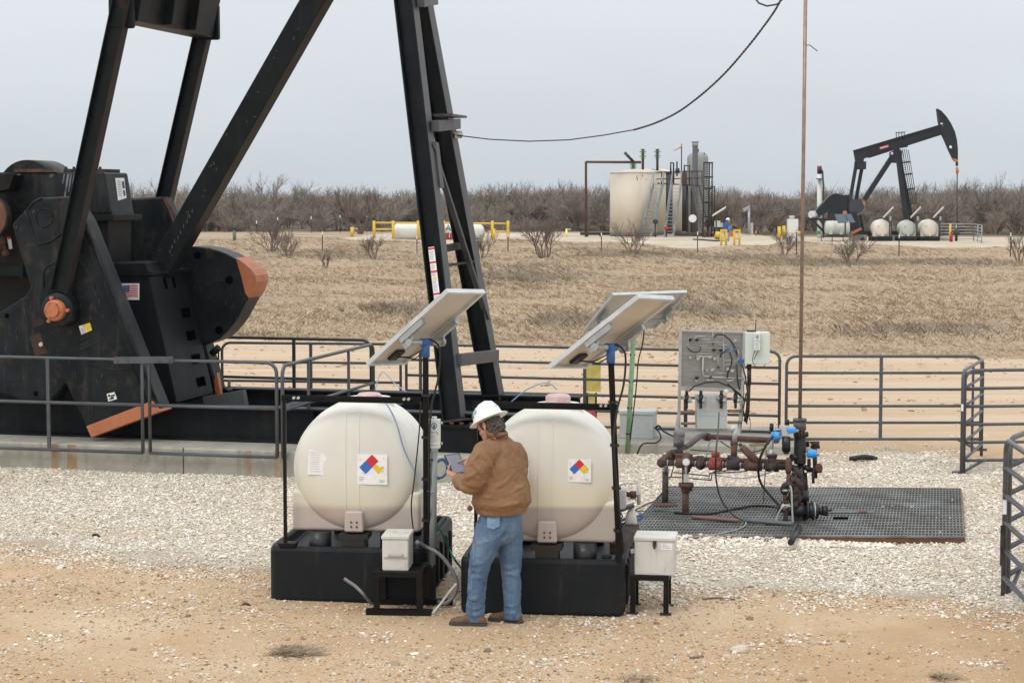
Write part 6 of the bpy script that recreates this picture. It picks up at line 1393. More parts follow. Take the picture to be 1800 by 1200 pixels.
part('actuator_yoke', RUST_DK, lambda m: (m.cyl(WP(1186, 790, .3), WP(1187, 802, .3), .05, n=12), m.cyl(WP(1195, 786, .25), WP(1196, 802, .2), .035, n=10)))
part('dial_gauge', STEELW, lambda m: m.lathe([(.002, 0), (.042, 0), (.042, .035), (.002, .035)], WP(1206, 812, -.16), (0, -1, .1), 22))
part('gauge_face', WHITE, lambda m: m.lathe([(.002, 0), (.036, 0)], WP(1206, 812, -.198), (0, -1, .1), 22))
part('gauge_pipe', STEELW, lambda m: (m.cyl(WP(1206, 817, -.14), WP(1206, 836, -.12), .014), m.box(WP(1206, 840, -.12), (.055, .05, .09))))
part('vertical_leg', RUST, lambda m: (m.cyl(WP(1203, 820, -.08), WP(1204, 852, -.08), .030), m.cyl(WP(1205, 862, -.08), WP(1205, 909, -.08), .038), m.lathe([(.04, 0), (.055, .03), (.062, .06), (.085, .075), (.085, .11), (.04, .11)], WP(1206, 866, -.08), (0, 0, 1), 18)))
part('union_nut', RUST_DK, lambda m: (m.box(WP(1214, 855, -.08), (.04, .06, .09)), m.box(WP(1197, 852, -.08), (.03, .05, .05))))
part('support_post', RUST_DK, lambda m: (m.cyl(G(1169, 886, .06), WP(1170, 823, .75), .036), ))
part('post_foot', RUST, lambda m: m.box(G(1169, 887, .075), (.26, .2, .02)))
part('post_jack', GALV, lambda m: (m.cyl(WP(1170, 826, .7), WP(1170, 815, .45), .03)))
for pts in ([(1184, 830), (1210, 832), (1245, 836), (1247, 832), (1252, 831), (1300, 829), (1318, 826)], [(1166, 837), (1200, 839), (1242, 843), (1250, 842), (1254, 829), (1275, 827), (1290, 822)], [(1256, 834), (1300, 840), (1335, 836), (1362, 826)], [(1246, 843), (1247, 834), (1253, 832)], [(1214, 790), (1240, 792), (1262, 794)], [(1216, 798), (1256, 795)], [(1184, 820), (1180, 835), (1176, 842)], [(1242, 802), (1245, 790), (1247, 778), (1254, 774), (1284, 775)], [(1266, 775), (1285, 787), (1306, 793), (1330, 793), (1346, 786)], [(1294, 775), (1330, 778), (1352, 780)], [(1326, 800), (1327, 778)]):
    part('instrument_tube', CABLE if random.random() < .6 else GALV, lambda m: m.tube(smooth_path([WP(x, y, -.12 if y > 815 else .3) for x, y in pts], 3), .007, 6))
part('brass_bar', M_('dull_brass', (.30, .21, .10), .5), lambda m: m.beam(WP(1318, 782, .2), WP(1348, 781, .2), .03, .03, side=(0, 0, 1)))
hose('power_cable', [WP(1366, 758, -.1), WP(1356, 770, -.2), WP(1345, 785, -.25), WP(1336, 806, -.25), WP(1333, 828, -.2), WP(1338, 850, -.1), WP(1355, 872, -.1), WP(1372, 890, -.1)], .014, RUBBER, parent=wh)
hose('signal_wire', [WP(1264, 725, 2.5), WP(1262, 760, .5), WP(1259, 790, -.2), WP(1258, 830, -.2), WP(1262, 860, -.2), WP(1272, 885, -.2), WP(1290, 906, -.25), WP(1305, 914, -.3), WP(1311, 920, -.3)], .009, RUBBER, 'thin black wire looping from the control board down to the grating', 'wire')
hose('thin_wire', [WP(1347, 790, -.15), WP(1345, 830, -.15), WP(1343, 862, -.1), WP(1342, 884, 0)], .005, CABLE, parent=wh)
hose('grate_pipe', [G(1217, 908, .10), G(1300, 915, .10)], .022, M_('pinkish_pipe', (.19, .10, .085), .7), 'rusty pink pipe lying along the grating, left length', 'pipe', group=None)
hose('grate_pipe', [G(1310, 914, .10), G(1395, 921, .10)], .026, M_('bluish_pipe', (.10, .11, .125), .5), 'blue grey pipe lying along the grating up to the casing', 'pipe')
hose('grate_cable', [G(1185, 900, .09), G(1240, 903, .09), G(1280, 896, .09), G(1320, 889, .10), G(1350, 889, .12), G(1370, 893, .14)], .014, RUBBER, 'black cable winding across the back of the grating', 'cable')
hose('grate_wire', [G(1311, 917, .09), G(1309, 924, .09), G(1290, 932, .09), G(1250, 940, .09), G(1210, 944, .09)], .008, M_('pale_wire', (.30, .28, .25), .6), 'pale wire curling over the front of the grating', 'wire')
hose('green_wire', [G(1118, 898, .02), G(1150, 897, .08), G(1165, 896, .09), G(1190, 900, .09)], .008, HOSEGR, 'thin green wire entering the left corner of the grating', 'wire')
hose('ground_wire', [WP(1164, 866, .5), G(1150, 880, .03), G(1135, 886, .02), G(1110, 900, .02)], .008, CABLE, 'thin dark wire on gravel beside the support post', 'wire')
# polished rod
rb0 = col_(742); rt0 = Vector((rb0.x + .012, rb0.y, CAM_H + 2.9)); pr = MB(); pr.cyl(rb0, rt0, .020, n=12); o = pr.build('polished_rod', [ROD], origin=tuple(rb0)); tag(o, 'tall thin brown polished rod rising out of the wellhead past the sky', 'rod')
m = MB(); p = PY(1414, 82, WD); m.tube(smooth_path([p, p + Vector((.05, 0, .015)), p + Vector((.10, 0, -.02)), p + Vector((.14, 0, -.05))], 4), .005, 5); m.build('loose_strand', [CABLE], o)
# ------------------------------------------------------------------ the man
PD = 15.94
mp_ = lambda px, py, d=0.0: PY(px, py, PD + d)
def up_ring(c, rx, ry, fx, fy, tilt=(0, 0, 0)): return (c, fx * rx, fy * ry)
hd = R(35)                                   # he faces left and away
FX = Vector((math.sin(R(40)) * 1, math.cos(R(40)) * 0, 0))
Fd = Vector((-.80, .60, 0)).normalized(); Rd = Vector((.60, .80, 0)).normalized()   # forward, his right
UP = Vector((0, 0, 1))
def ring(px, py, d, wr, wf): return (mp_(px, py, d), Rd * wr, Fd * wf)
def blend(o, voxel, smooth=8, disp=0, dsize=.1, seed=0):
    r = o.modifiers.new('remesh', 'REMESH'); r.mode = 'VOXEL'; r.voxel_size = voxel; r.use_smooth_shade = True
    s = o.modifiers.new('smooth', 'SMOOTH'); s.iterations = smooth; s.factor = .5
    if disp:
        for k, (st, sz, ty) in enumerate(disp):
            tx = bpy.data.textures.new('cloth_folds', 'CLOUDS'); tx.noise_scale = sz; tx.noise_depth = 2
            d = o.modifiers.new('folds', 'DISPLACE'); d.texture = tx; d.strength = st; d.mid_level = .5; d.texture_coords = 'LOCAL'
from mathutils.bvhtree import BVHTree
def surf(mb, px, py):
    bvh = BVHTree.FromPolygons([Vector(v) for v in mb.V], mb.F); d = ray(px, py).normalized(); h = bvh.ray_cast(CAMP, d); return h[0], d
def crease(mb, lines, r=.014, sink=.45, up=False):
    bvh = BVHTree.FromPolygons([Vector(v) for v in mb.V], mb.F); add = []
    for pts in lines:
        P = []
        for a, b in zip(pts[:-1], pts[1:]):
            for k in range(5):
                f = k / 5; d = ray(a[0] + (b[0] - a[0]) * f, a[1] + (b[1] - a[1]) * f).normalized(); h = bvh.ray_cast(CAMP, d)
                if h[0] is not None: P.append(h[0] + d * (r * sink))
        if len(P) > 3: add.append(P)
    for P in add:
        n = len(P); mb.tube(P, [r * (.25 + .75 * math.sin(math.pi * min(max(i / (n - 1), .04), .96)) ** .6) for i in range(n)], 8)
def finger(m, base, dirs, lens, r):
    P = [Vector(base)]; 
    for d, l in zip(dirs, lens): P.append(P[-1] + Vector(d).normalized() * l)
    m.tube(P, [r, r * .98, r * .9, r * .72][:len(P)], 8)
    m.ball(P[-1], r * .72, 8, 5)
# --- body (skin): one continuous mesh from boots to head
m = MB()
hc = mp_(861, 749, .0); Hf = (Fd * .93 - UP * .36).normalized(); Hr = Rd; Hu = Hr.cross(Hf).normalized()
if Hu.z < 0: Hu = -Hu
Hp = lambda f, r, u: hc + Hf * f + Hr * r + Hu * u
# skull and jaw
m.loft([(Hp(-.02, 0, .125), Hr * .02, Hf * .03), (Hp(-.015, 0, .115), Hr * .05, Hf * .06), (Hp(-.01, 0, .08), Hr * .072, Hf * .092), (Hp(-.005, 0, .03), Hr * .079, Hf * .101), (Hp(0, 0, -.01), Hr * .077, Hf * .098), (Hp(.008, 0, -.05), Hr * .072, Hf * .088), (Hp(.025, 0, -.085), Hr * .062, Hf * .07), (Hp(.04, 0, -.112), Hr * .046, Hf * .05), (Hp(.05, 0, -.125), Hr * .02, Hf * .025)], 24, power=2.2)
m.ball(Hp(.105, 0, -.028), (.016, .016, .024), 10, 6); m.tube([Hp(.094, 0, .02), Hp(.104, 0, -.01), Hp(.112, 0, -.03)], [.008, .012, .013], 8)     # nose
m.tube([Hp(.092, -.022, -.068), Hp(.100, 0, -.066), Hp(.092, .022, -.068)], .007, 6); m.tube([Hp(.088, -.02, -.08), Hp(.097, 0, -.08), Hp(.088, .02, -.08)], .008, 6)   # lips
m.tube([Hp(.082, -.055, .03), Hp(.096, -.02, .032), Hp(.097, .0, .026), Hp(.096, .02, .032), Hp(.082, .055, .03)], .011, 6)   # brow
for s_ in (-1, 1):   # ears
    m.loft([(Hp(-.005, s_ * .076, .022), Hf * .004, Hu * .02), (Hp(-.010, s_ * .084, .012), Hf * .017, Hu * .030), (Hp(-.016, s_ * .092, .008), Hf * .019, Hu * .034), (Hp(-.018, s_ * .097, .006), Hf * .012, Hu * .024)], 12)
    m.ball(Hp(-.006, s_ * .082, -.025), .010, 8, 5); m.ball(Hp(.04, s_ * .052, -.03), (.03, .03, .035), 8, 6)
neck = mp_(873, 770, .0); 
m.loft([(Hp(-.02, 0, -.03), Hr * .062, Hf * .066), (mp_(868, 764, .0), Rd * .064, Fd * .068), (mp_(873, 778, .0), Rd * .078, Fd * .08), (mp_(877, 795, .0), Rd * .11, Fd * .09)], 18)
# trunk and legs under the clothes
m.loft([(mp_(877, 790), Rd * .12, Fd * .08), (mp_(878, 815), Rd * .17, Fd * .11), (mp_(879, 850), Rd * .17, Fd * .13), (mp_(880, 890), Rd * .17, Fd * .13), (mp_(880, 915), Rd * .165, Fd * .12), (mp_(879, 935), Rd * .10, Fd * .09)], 18)
def limb(pts, rs, n=14): m.tube(pts, rs, n)
limb([mp_(862, 920, -.05), mp_(846, 990, -.05), mp_(840, 1040, -.04), mp_(838, 1086, -.02)], [.085, .065, .055, .035])
limb([mp_(892, 920, .08), mp_(896, 990, .07), mp_(899, 1040, .06), mp_(901, 1082, .06)], [.085, .065, .055, .035])
for (hx, hy, tx, ty) in ((842, 1100, 810, 1097), (906, 1096, 878, 1092)):
    a, b = G(hx, hy) + UP * .05, G(tx, ty) + UP * .045; m.tube([a, a.lerp(b, .5), b], [.036, .038, .028], 10)
# arms under the sleeves, left hand on the tablet edge, right hand tapping
LW = mp_(803, 838, .14); RW = mp_(826, 830, .36)
limb([mp_(852, 802, -.15), mp_(826, 853, -.16), LW], [.05, .045, .029]); limb([mp_(915, 800, .26), mp_(880, 850, .36), RW], [.05, .045, .029])
# tablet corners
tTL, tTR, tBR, tBL = mp_(780, 800, .36), mp_(807, 796, .42), mp_(823, 818, .33), mp_(800, 833, .22)
tTR = tTL + (tTR - tTL) * 1.0; ax = (tTR - tTL); ay = (tBL - tTL); ay = ay - ax * (ay.dot(ax) / ax.dot(ax)); W_, H_ = ax.length, ay.length; ax.normalize(); ay.normalize(); an = ax.cross(ay); an = an if an.dot(Vector((0, -1, .6))) > 0 else -an
TP = lambda x, y, n=0.0: tTL + ax * x + ay * y + an * n
# left palm behind the lower left edge, thumb across the bezel
pc = TP(-.012, H_ * .78, -.02); 
m.loft([(LW, ax * .026, an * .02), (LW.lerp(pc, .5), ax * .034, an * .018), (pc, ax * .03, an * .018), (TP(.012, H_ * .60, -.024), ax * .026, an * .012)], 14)
fd = (ax * .9 - ay * .25)
for k, (l) in enumerate((.026, .030, .028, .022)):
    b0 = TP(-.004, H_ * (.50 + .115 * k), -.022); finger(m, b0, [ax - ay * .2, ax * 1 + an * .12, ax * .9 + an * .35], [l * 1.25, l, l * .8], .0085)
finger(m, TP(-.018, H_ * .80, -.006), [an * .9 - ay * .6, -ay * .9 + ax * .45 + an * .15, -ay * .7 + ax * .7 - an * .15], [.026, .032, .026], .0098)
# right hand over the lower right corner, forefinger out
rc = TP(W_ + .02, H_ * .60, .04)
m.loft([(RW, ay * .026, an * .02), (RW.lerp(rc, .55), ay * .036, an * .018), (rc, ay * .036, an * .015)], 14)
finger(m, rc - ay * .024, [-ax - an * .25 - ay * .1, -ax - an * .45, -ax * .8 - an * .65], [.036, .028, .02], .0085)
for k in range(3): finger(m, rc + ay * (-.006 + .016 * k) - an * .004, [-ax * .8 - an * .6, an * -1 + ax * .3, ax - an * .2], [.034, .022, .016], .0085)
finger(m, rc + ay * .034, [-ax * .6 + ay * .5 - an * .4, -ax - an * .3], [.03, .026], .0095)
per = m.build('person', [SKIN], origin=tuple(G(866, 1098)))
blend(per, .0045, 3)
tag(per, 'man in a brown work jacket, blue jeans and white hard hat reading a tablet', 'person')
# --- eyes
m = MB(); 
for s_ in (-1, 1): m.ball(Hp(.086, s_ * .03, .008), .012, 10, 6)
m.build('eyes', [PAPER], per)
# --- hair
m = MB(); m.loft([(Hp(-.03, 0, .09), Hr * .06, Hf * .07), (Hp(-.032, 0, .04), Hr * .084, Hf * .086), (Hp(-.036, 0, -.01), Hr * .085, Hf * .084), (Hp(-.045, 0, -.045), Hr * .078, Hf * .066), (Hp(-.048, 0, -.075), Hr * .064, Hf * .05), (Hp(-.048, 0, -.09), Hr * .04, Hf * .03)], 20)
for k in range(70):
    a = random.uniform(.6, 5.7); u = random.uniform(-.085, .04); p = Hp(-.036, 0, u) + Hr * (.078 * math.sin(a)) * (1 if u > -.05 else .8) - Hf * (.07 * (1 - math.cos(a)) / 2 + .012)
    if (p - hc).dot(Hf) > .0: continue
    m.ball(p, random.uniform(.008, .013), 6, 4)
for s_ in (-1, 1): m.loft([(Hp(.028, s_ * .077, .05), Hf * .02, Hr * .006), (Hp(.022, s_ * .079, .01), Hf * .016, Hr * .008), (Hp(.02, s_ * .077, -.02), Hf * .008, Hr * .005)], 10)
hr = m.build('hair', [HAIR], per); blend(hr, .005, 3, [(.007, .018, 0)])
# --- hard hat
m = MB(); bc = Hp(-.008, 0, .055); Ht = (Hu * .985 + Hf * .10).normalized(); ha, hb_ = Hf - Ht * Hf.dot(Ht), Hr
ha.normalize(); hb_ = Ht.cross(ha)
m.loft([(bc + Ht * -.004, ha * .178, hb_ * .152), (bc + Ht * .000, ha * .180, hb_ * .154), (bc + Ht * .006, ha * .172, hb_ * .146), (bc + Ht * .018, ha * .140, hb_ * .122), (bc + Ht * .03, ha * .131, hb_ * .114), (bc + Ht * .075, ha * .122, hb_ * .106), (bc + Ht * .105, ha * .104, hb_ * .090), (bc + Ht * .128, ha * .075, hb_ * .063), (bc + Ht * .140, ha * .038, hb_ * .03), (bc + Ht * .143, ha * .006, hb_ * .006)], 40)
hat = m.build('hard_hat', [HATM], per)
m = MB(); m.tube([bc + Ht * .07 + ha * .124, bc + Ht * .118 + ha * .092, bc + Ht * .142 + ha * .03, bc + Ht * .144 - ha * .03, bc + Ht * .118 - ha * .09, bc + Ht * .07 - ha * .122], .014, 8); rg_ = m.build('hat_ridge', [HATM], hat)
m = MB(); 
for (a, h, mi, r) in ((2.45, .072, 0, .021), (2.02, .090, 1, .02)):
    th = a; d = ha * math.cos(-th + 3.14 + 1.57 * 0) ; 
    # stickers sit on the side of the shell that faces the camera (his left)
    ang = {0: R(52), 1: R(76)}[mi]; rr_ = np.interp(h, [.03, .075, .105, .128], [1, .93, .79, .57]); p = bc + Ht * h + ha * (.131 * rr_ * math.cos(ang)) + hb_ * (.114 * rr_ * math.sin(ang))
    n = (ha * (math.cos(ang) / .131) + hb_ * (math.sin(ang) / .114)).normalized() + Ht * (.25 + (h - .06) * 9); n.normalize()
    m.lathe([(.001, .004), (r, .004), (r, -.006)], p, n, n=20, mi=mi)
m.build('hat_sticker', [D_GREEN, D_SKY], hat)
# --- jeans
m = MB()
m.loft([(mp_(880, 884, .03), Rd * .195, Fd * .155), (mp_(880, 905, .03), Rd * .205, Fd * .165), (mp_(880, 925, .03), Rd * .205, Fd * .165), (mp_(878, 944, .03), Rd * .185, Fd * .145), (mp_(877, 955, .03), Rd * .12, Fd * .10)], 24)
m.ball(mp_(868, 922, -.07), (.11, .11, .13), 14, 8); m.ball(mp_(893, 922, .02), (.11, .11, .13), 14, 8)
m.tube(smooth_path([mp_(864, 925, -.06), mp_(856, 950, -.07), mp_(846, 982, -.08), mp_(841, 1005, -.07), mp_(838, 1040, -.05), mp_(836, 1066, -.03), mp_(836, 1091, -.02)], 4), [.132, .130, .126, .122, .118, .113, .106, .101, .096, .092, .089, .086, .084, .082, .081, .080, .079, .078, .078, .078, .078, .079, .080, .080, .080], 18)
m.tube(smooth_path([mp_(890, 925, .09), mp_(895, 950, .09), mp_(898, 982, .07), mp_(898, 1005, .07), mp_(900, 1040, .07), mp_(901, 1064, .07), mp_(902, 1087, .07)], 4), [.132, .13, .126, .121, .117, .111, .105, .10, .095, .091, .088, .085, .083, .081, .080, .078, .077, .076, .075, .075, .075, .076, .077, .077, .077], 18)
crease(m, [[(822, 986), (836, 992), (856, 985)], [(824, 1002), (840, 1004), (854, 998)], [(826, 1016), (838, 1013), (852, 1018)], [(820, 1064), (834, 1070), (850, 1064)], [(820, 1078), (836, 1080), (852, 1075)], [(818, 1050), (830, 1053), (846, 1048)], [(882, 992), (896, 998), (914, 990)], [(884, 1010), (898, 1008), (912, 1014)], [(886, 1062), (900, 1066), (914, 1060)], [(888, 1076), (902, 1078), (916, 1072)], [(884, 930), (874, 944), (862, 954)], [(905, 944), (892, 952), (880, 952)], [(838, 958), (852, 952), (868, 950)], [(890, 970), (902, 966), (914, 968)]], .016, .35)
je = m.build('jeans', [DENIM], per); blend(je, .008, 3, [(.018, .09, 0), (.012, .035, 0)])
bv_ = BVHTree.FromPolygons([Vector(v) for v in m.V], m.F)
def on_cloth(px, py, k=.006):
    d = ray(px, py).normalized(); h = bv_.ray_cast(CAMP, d); return (h[0] if h[0] is not None else mp_(px, py)) - d * k
q = MB(); q.tube([on_cloth(x, y, -.002) for x, y in ((842, 908), (836, 940), (832, 980), (829, 1030), (828, 1080))], .0035, 5); q.build('side_seam', [DENIM_L], je)

# pocket, seams, cuffs
m = MB(); Nn = (-Fd * .75 - Rd * .66).normalized(); pc0 = mp_(868, 920, -.22)
m.prism([on_cloth(x, y, .014) for x, y in ((856, 907), (879, 905), (879, 925), (867, 931), (856, 927))], (0, .05, 0)); pk = m.build('back_pocket', [DENIM_L], je); blend(pk, .006, 6)
# --- boots
for (hx, hy, tx, ty, lb) in ((847, 1101, 803, 1099, 0), (911, 1096, 873, 1092, 1)):
    a, b = G(hx, hy), G(tx, ty); d = (b - a).normalized(); a = a + d * .0; b = a + d * .285; s_ = Vector((-d.y, d.x, 0)); m = MB()
    m.loft([(a + d * -.03 + UP * .05, s_ * .028, UP * .028), (a + UP * .058, s_ * .042, UP * .046), (a + d * .07 + UP * .066, s_ * .044, UP * .05), (a + d * .12 + UP * .062, s_ * .045, UP * .044), (a + d * .17 + UP * .052, s_ * .047, UP * .034), (a + d * .22 + UP * .046, s_ * .046, UP * .027), (a + d * .255 + UP * .042, s_ * .035, UP * .02), (a + d * .272 + UP * .04, s_ * .014, UP * .009)], 16)
    m.tube([a + d * .035 + UP * .06, a + d * .03 + UP * .12, a + d * .03 + UP * .17], [.044, .040, .038], 16)
    bo = m.build('boot', [BOOT], per); blend(bo, .007, 5, [(.006, .05, 0)])
    q = MB(); pl_ = []
    for (f, w_) in ((-.042, .02), (-.02, .039), (.05, .043), (.10, .039), (.16, .048), (.215, .048), (.26, .037), (.28, .015)): pl_.append((f, w_))
    P = [a + d * f + s_ * w_ for f, w_ in pl_] + [a + d * f - s_ * w_ for f, w_ in reversed(pl_)]
    q.prism([p + UP * .002 for p in P], (0, 0, .03)); q.build('boot_sole', [SOLE], bo, bevel=.006)
# --- jacket
m = MB()
m.loft([(mp_(881, 898, .02), Rd * .212, Fd * .175), (mp_(881, 893, .02), Rd * .235, Fd * .195), (mp_(882, 880, .02), Rd * .275, Fd * .225), (mp_(882, 862, .02), Rd * .27, Fd * .22), (mp_(880, 840, .02), Rd * .248, Fd * .20), (mp_(880, 815, .02), Rd * .245, Fd * .175), (mp_(879, 795, .02), Rd * .232, Fd * .15), (mp_(878, 782, .02), Rd * .195, Fd * .125), (mp_(876, 774, .02), Rd * .13, Fd * .10), (mp_(873, 766, .01), Rd * .092, Fd * .09), (mp_(871, 760, .0), Rd * .088, Fd * .088)], 28, power=2.15)
m.tube(smooth_path([mp_(868, 792, -.06), mp_(850, 800, -.17), mp_(838, 828, -.20), mp_(830, 850, -.19)], 4), [.10, .108, .11, .108, .105, .104, .104, .102, .10, .098, .096, .094, .092], 18)
m.ball(mp_(829, 851, -.18), (.09, .085, .085), 14, 9)
m.tube(smooth_path([mp_(832, 852, -.18), mp_(820, 850, -.10), mp_(810, 846, .02), mp_(804, 841, .11)], 4), [.088, .086, .084, .082, .08, .078, .075, .072, .068, .064, .06, .056, .05], 18)
m.tube(smooth_path([mp_(896, 791, .18), mp_(908, 808, .26), mp_(906, 835, .34), mp_(890, 850, .40), mp_(850, 842, .40), mp_(834, 834, .38)], 3), [.10, .108, .108, .105, .102, .10, .096, .093, .09, .085, .08, .075, .07, .065, .06, .055], 18)
crease(m, [[(844, 790), (859, 811), (867, 832), (870, 850)], [(846, 849), (858, 844), (874, 841)], [(858, 866), (872, 857), (890, 846), (910, 822)], [(836, 872), (862, 874), (880, 880)], [(880, 889), (900, 886), (927, 878)], [(921, 806), (926, 822), (922, 836)], [(826, 806), (842, 826), (850, 842)], [(812, 842), (826, 838), (842, 826)], [(806, 852), (820, 862), (838, 864)], [(870, 800), (872, 815), (878, 830)], [(895, 870), (908, 858), (926, 852)], [(846, 792), (835, 806), (824, 824)], [(862, 878), (868, 862), (872, 848)]], .019, .3)
ja = m.build('jacket', [CANVAS], per); blend(ja, .008, 4, [(.026, .12, 0), (.010, .05, 0)])
# collar, gathered hem, seam and orange toggles
m = MB(); m.loft([(mp_(873.5, 769, .005), Rd * .100, Fd * .098), (mp_(871, 760, .0), Rd * .104, Fd * .102), (mp_(869.5, 757, 0), Rd * .098, Fd * .096), (mp_(870.5, 760, 0), Rd * .088, Fd * .086)], 24); cl_ = m.build('collar', [CANVAS], ja)
m = MB(); ringP = []
for k in range(64):
    a = 6.2832 * k / 64; rr_ = 1 + .018 * math.sin(a * 24); ringP.append((a, rr_))
for lo, hi in ((0, 1),):
    vs = []; fs = []
    for (py, sc) in ((888, 1.0), (892, 1.015), (897, 1.0), (899.5, .97)):
        c0 = mp_(881, py, .02)
        for a, rr_ in ringP: vs.append(c0 + Rd * (.232 * sc * rr_ * math.cos(a)) + Fd * (.194 * sc * rr_ * math.sin(a)))
    for i in range(3):
        for k in range(64): fs.append((i * 64 + k, i * 64 + (k + 1) % 64, (i + 1) * 64 + (k + 1) % 64, (i + 1) * 64 + k))
    m.add(vs, fs, True)
m.build('gathered_hem', [CANVAS], ja)
m = MB(); m.box(mp_(852, 776.5, -.14), (.022, .012, .010)); m.box(mp_(868.5, 770.5, -.12), (.024, .012, .014)); m.build('orange_toggle', [ORANGE_FL], ja)
m = MB(); m.tube([mp_(846, 778, -.13), mp_(856, 775.5, -.135), mp_(868, 771, -.125), mp_(884, 766.5, -.09), mp_(890, 763, -.05)], .005, 6); m.build('cord', [RUBBER], ja)
m = MB(); m.ball(mp_(826, 893, -.12), (.022, .02, .026), 8, 6); m.build('drawcord_end', [CANVAS_D], ja)
# --- tablet he holds
tb_ = thing('tablet', tuple(TP(W_ / 2, H_ / 2)), 'dark tablet held in the hands of the man in the hard hat', 'tablet')
m = MB(); m.prism([TP(0, 0, -.007), TP(W_, 0, -.007), TP(W_, H_, -.007), TP(0, H_, -.007)], an * .010); m.build('case', [RUBBER], tb_, bevel=.003)
m = MB(); e_ = .010; m.quad(TP(e_, e_, .0045), TP(W_ - e_, e_, .0045), TP(W_ - e_, H_ - e_, .0045), TP(e_, H_ - e_, .0045)); m.build('screen', [SCREEN], tb_)
# ------------------------------------------------------------------ far pad: everything stands about 150 m away
FD = 150.0
FP = lambda px, py, d=0.0: PY(px, py, FD + d)
SF = 3400 / FD
def fz(x, y): return float(terrain(x, y))
def gfar(px, D):
    p = PY(px, 400, D); p.z = fz(p.x, D); return p
def fpart(nm, mat, prt, f, **k):
    m = MB(); f(m); return m.split(nm, [mat], prt, **k)[0] if nm in ('base_block', 'saddle', 'riser', 'white_square') else m.build(nm, [mat], prt, **k)
# cream tanks in a row going back
def stock_tank(px, top_py, rpx, D, mat, label, apex=7, band=True):
    c = gfar(px, D); s = 3400 / D; r = rpx / s; zt = PY(px, top_py, D).z; h = zt - c.z
    t = thing('storage_tank', c, label, 'storage tank', 'row of upright oil storage tanks')
    fpart('wall', mat, t, lambda m: m.lathe([(r, 0), (r, h)], c, (0, 0, 1), 56))
    fpart('roof', mat, t, lambda m: m.lathe([(r + .03, h - .02), (r + .03, h + .04), (r * .5, h + apex * .5 / s), (0.01, h + apex / s)], c, (0, 0, 1), 56))
    if band: fpart('base_band', M_('tank_base_grey', (.14, .14, .14), .7) if 'tank_base_grey' not in bpy.data.materials else bpy.data.materials['tank_base_grey'], t, lambda m: m.lathe([(r + .02, 0), (r + .02, .28)], c, (0, 0, 1), 56))
    return t, c, r, zt
t1 = stock_tank(1113.5, 304, 41.5, 150, TANKCREAM, 'big cream oil tank with rust specks, leftmost and nearest of the row')
t2 = stock_tank(1134, 303, 36, 155, TANKCREAM_Y, 'yellowed cream oil tank half hidden behind the first stair')
t3 = stock_tank(1147, 304, 35, 160, TANKBLACK, 'dark blue black oil tank between the two cream tanks with stairs', band=False)
t4 = stock_tank(1164, 304, 34.5, 165, TANKCREAM, 'narrow strip of cream oil tank behind the second stair')
t5 = stock_tank(1178, 306, 34.5, 170, TANKBLACK, 'dark oil tank at the back next to the grey vessel', band=False)
# rust specks round the first rim
m = MB(); c, r = t1[1], t1[2]
for k in range(9):
    a = R(-100 + 55 * random.random() + 5); z = t1[3] - random.choice([.15, .2, .4, .25]) - random.random() * .1; p = c + Vector((r * math.cos(a), r * math.sin(a), 0)) * 1.004; p.z = z
    ex = Vector((-math.sin(a), math.cos(a), 0)); m.quad(p, p + ex * .05, p + ex * .04 - Vector((0, 0, random.uniform(.05, .3))), p - Vector((0, 0, .05)))
m.build('rust_speck', [RUST], t1[0])
# stairs
def stair(px_b, px_t, py_b, py_t, D, wpx, label, mat=STAIRGREY, n=15):
    b0 = PY(px_b, py_b, D); b1 = PY(px_b + wpx, py_b, D); a0 = PY(px_t, py_t, D + 1.2); a1 = PY(px_t + wpx, py_t, D + 1.2)
    b0.z = b1.z = fz(b0.x, D)
    t = thing('tank_stair', b0, label, 'stair', 'stairs up to the oil tanks')
    for a, b in ((b0, a0), (b1, a1)):
        fpart('stringer', mat, t, lambda m: m.beam(a, b, .20, .05, side=(0, 0, 1)))
        fpart('handrail', mat, t, lambda m: (m.tube([a + Vector((0, 0, .9)), b + Vector((0, 0, .9))], .03, 6), [m.cyl(a.lerp(b, k / 4), a.lerp(b, k / 4) + Vector((0, 0, .9)), .025, n=5) for k in range(5)]))
    for k in range(n):
        f = (k + .5) / n; fpart('step', mat, t, lambda m: m.beam(b0.lerp(a0, f), b1.lerp(a1, f), .16, .04, side=(0, 1, 0)))
    return t
stair(1127, 1149, 414, 322, 147.2, 17, 'left galvanised stair leaning against the cream tanks')
stair(1168, 1182, 413, 322, 147.4, 16, 'middle galvanised stair against the dark tank')
stair(1236, 1216, 410, 326, 148, 13, 'right dark stair below the grey vessel', mat=M_('dark_stair', (.12, .125, .13), .6), n=13)
# catwalk
cw0 = FP(1196, 326, -.5); t = thing('catwalk', Vector((cw0.x, cw0.y, fz(cw0.x, cw0.y))), 'rusty railed catwalk between the dark tank and the grey vessel', 'catwalk')
fpart('deck', RUSTEDGE, t, lambda m: m.beam(FP(1150, 322, 1), FP(1236, 327, -.3), .10, 1.0, side=(0, 0, 1)))
for px in (1150, 1163, 1184, 1198, 1206, 1216, 1226, 1234): fpart('rail_post', RUST_DK, t, lambda m: m.cyl(FP(px, 326, -.6), FP(px, 300 if px > 1190 else 303, -.6), .045, n=6))
for py in (300, 312): fpart('guard_rail', RUST_DK, t, lambda m: m.cyl(FP(1150, py + 3, -.6), FP(1235, py + 1, -.6), .04, n=6))
for px in (1208, 1216): fpart('support_leg', RUST_DK, t, lambda m: m.cyl(Vector((FP(px, 400).x, FP(px, 400).y, .4)), FP(px, 326), .08, n=6))
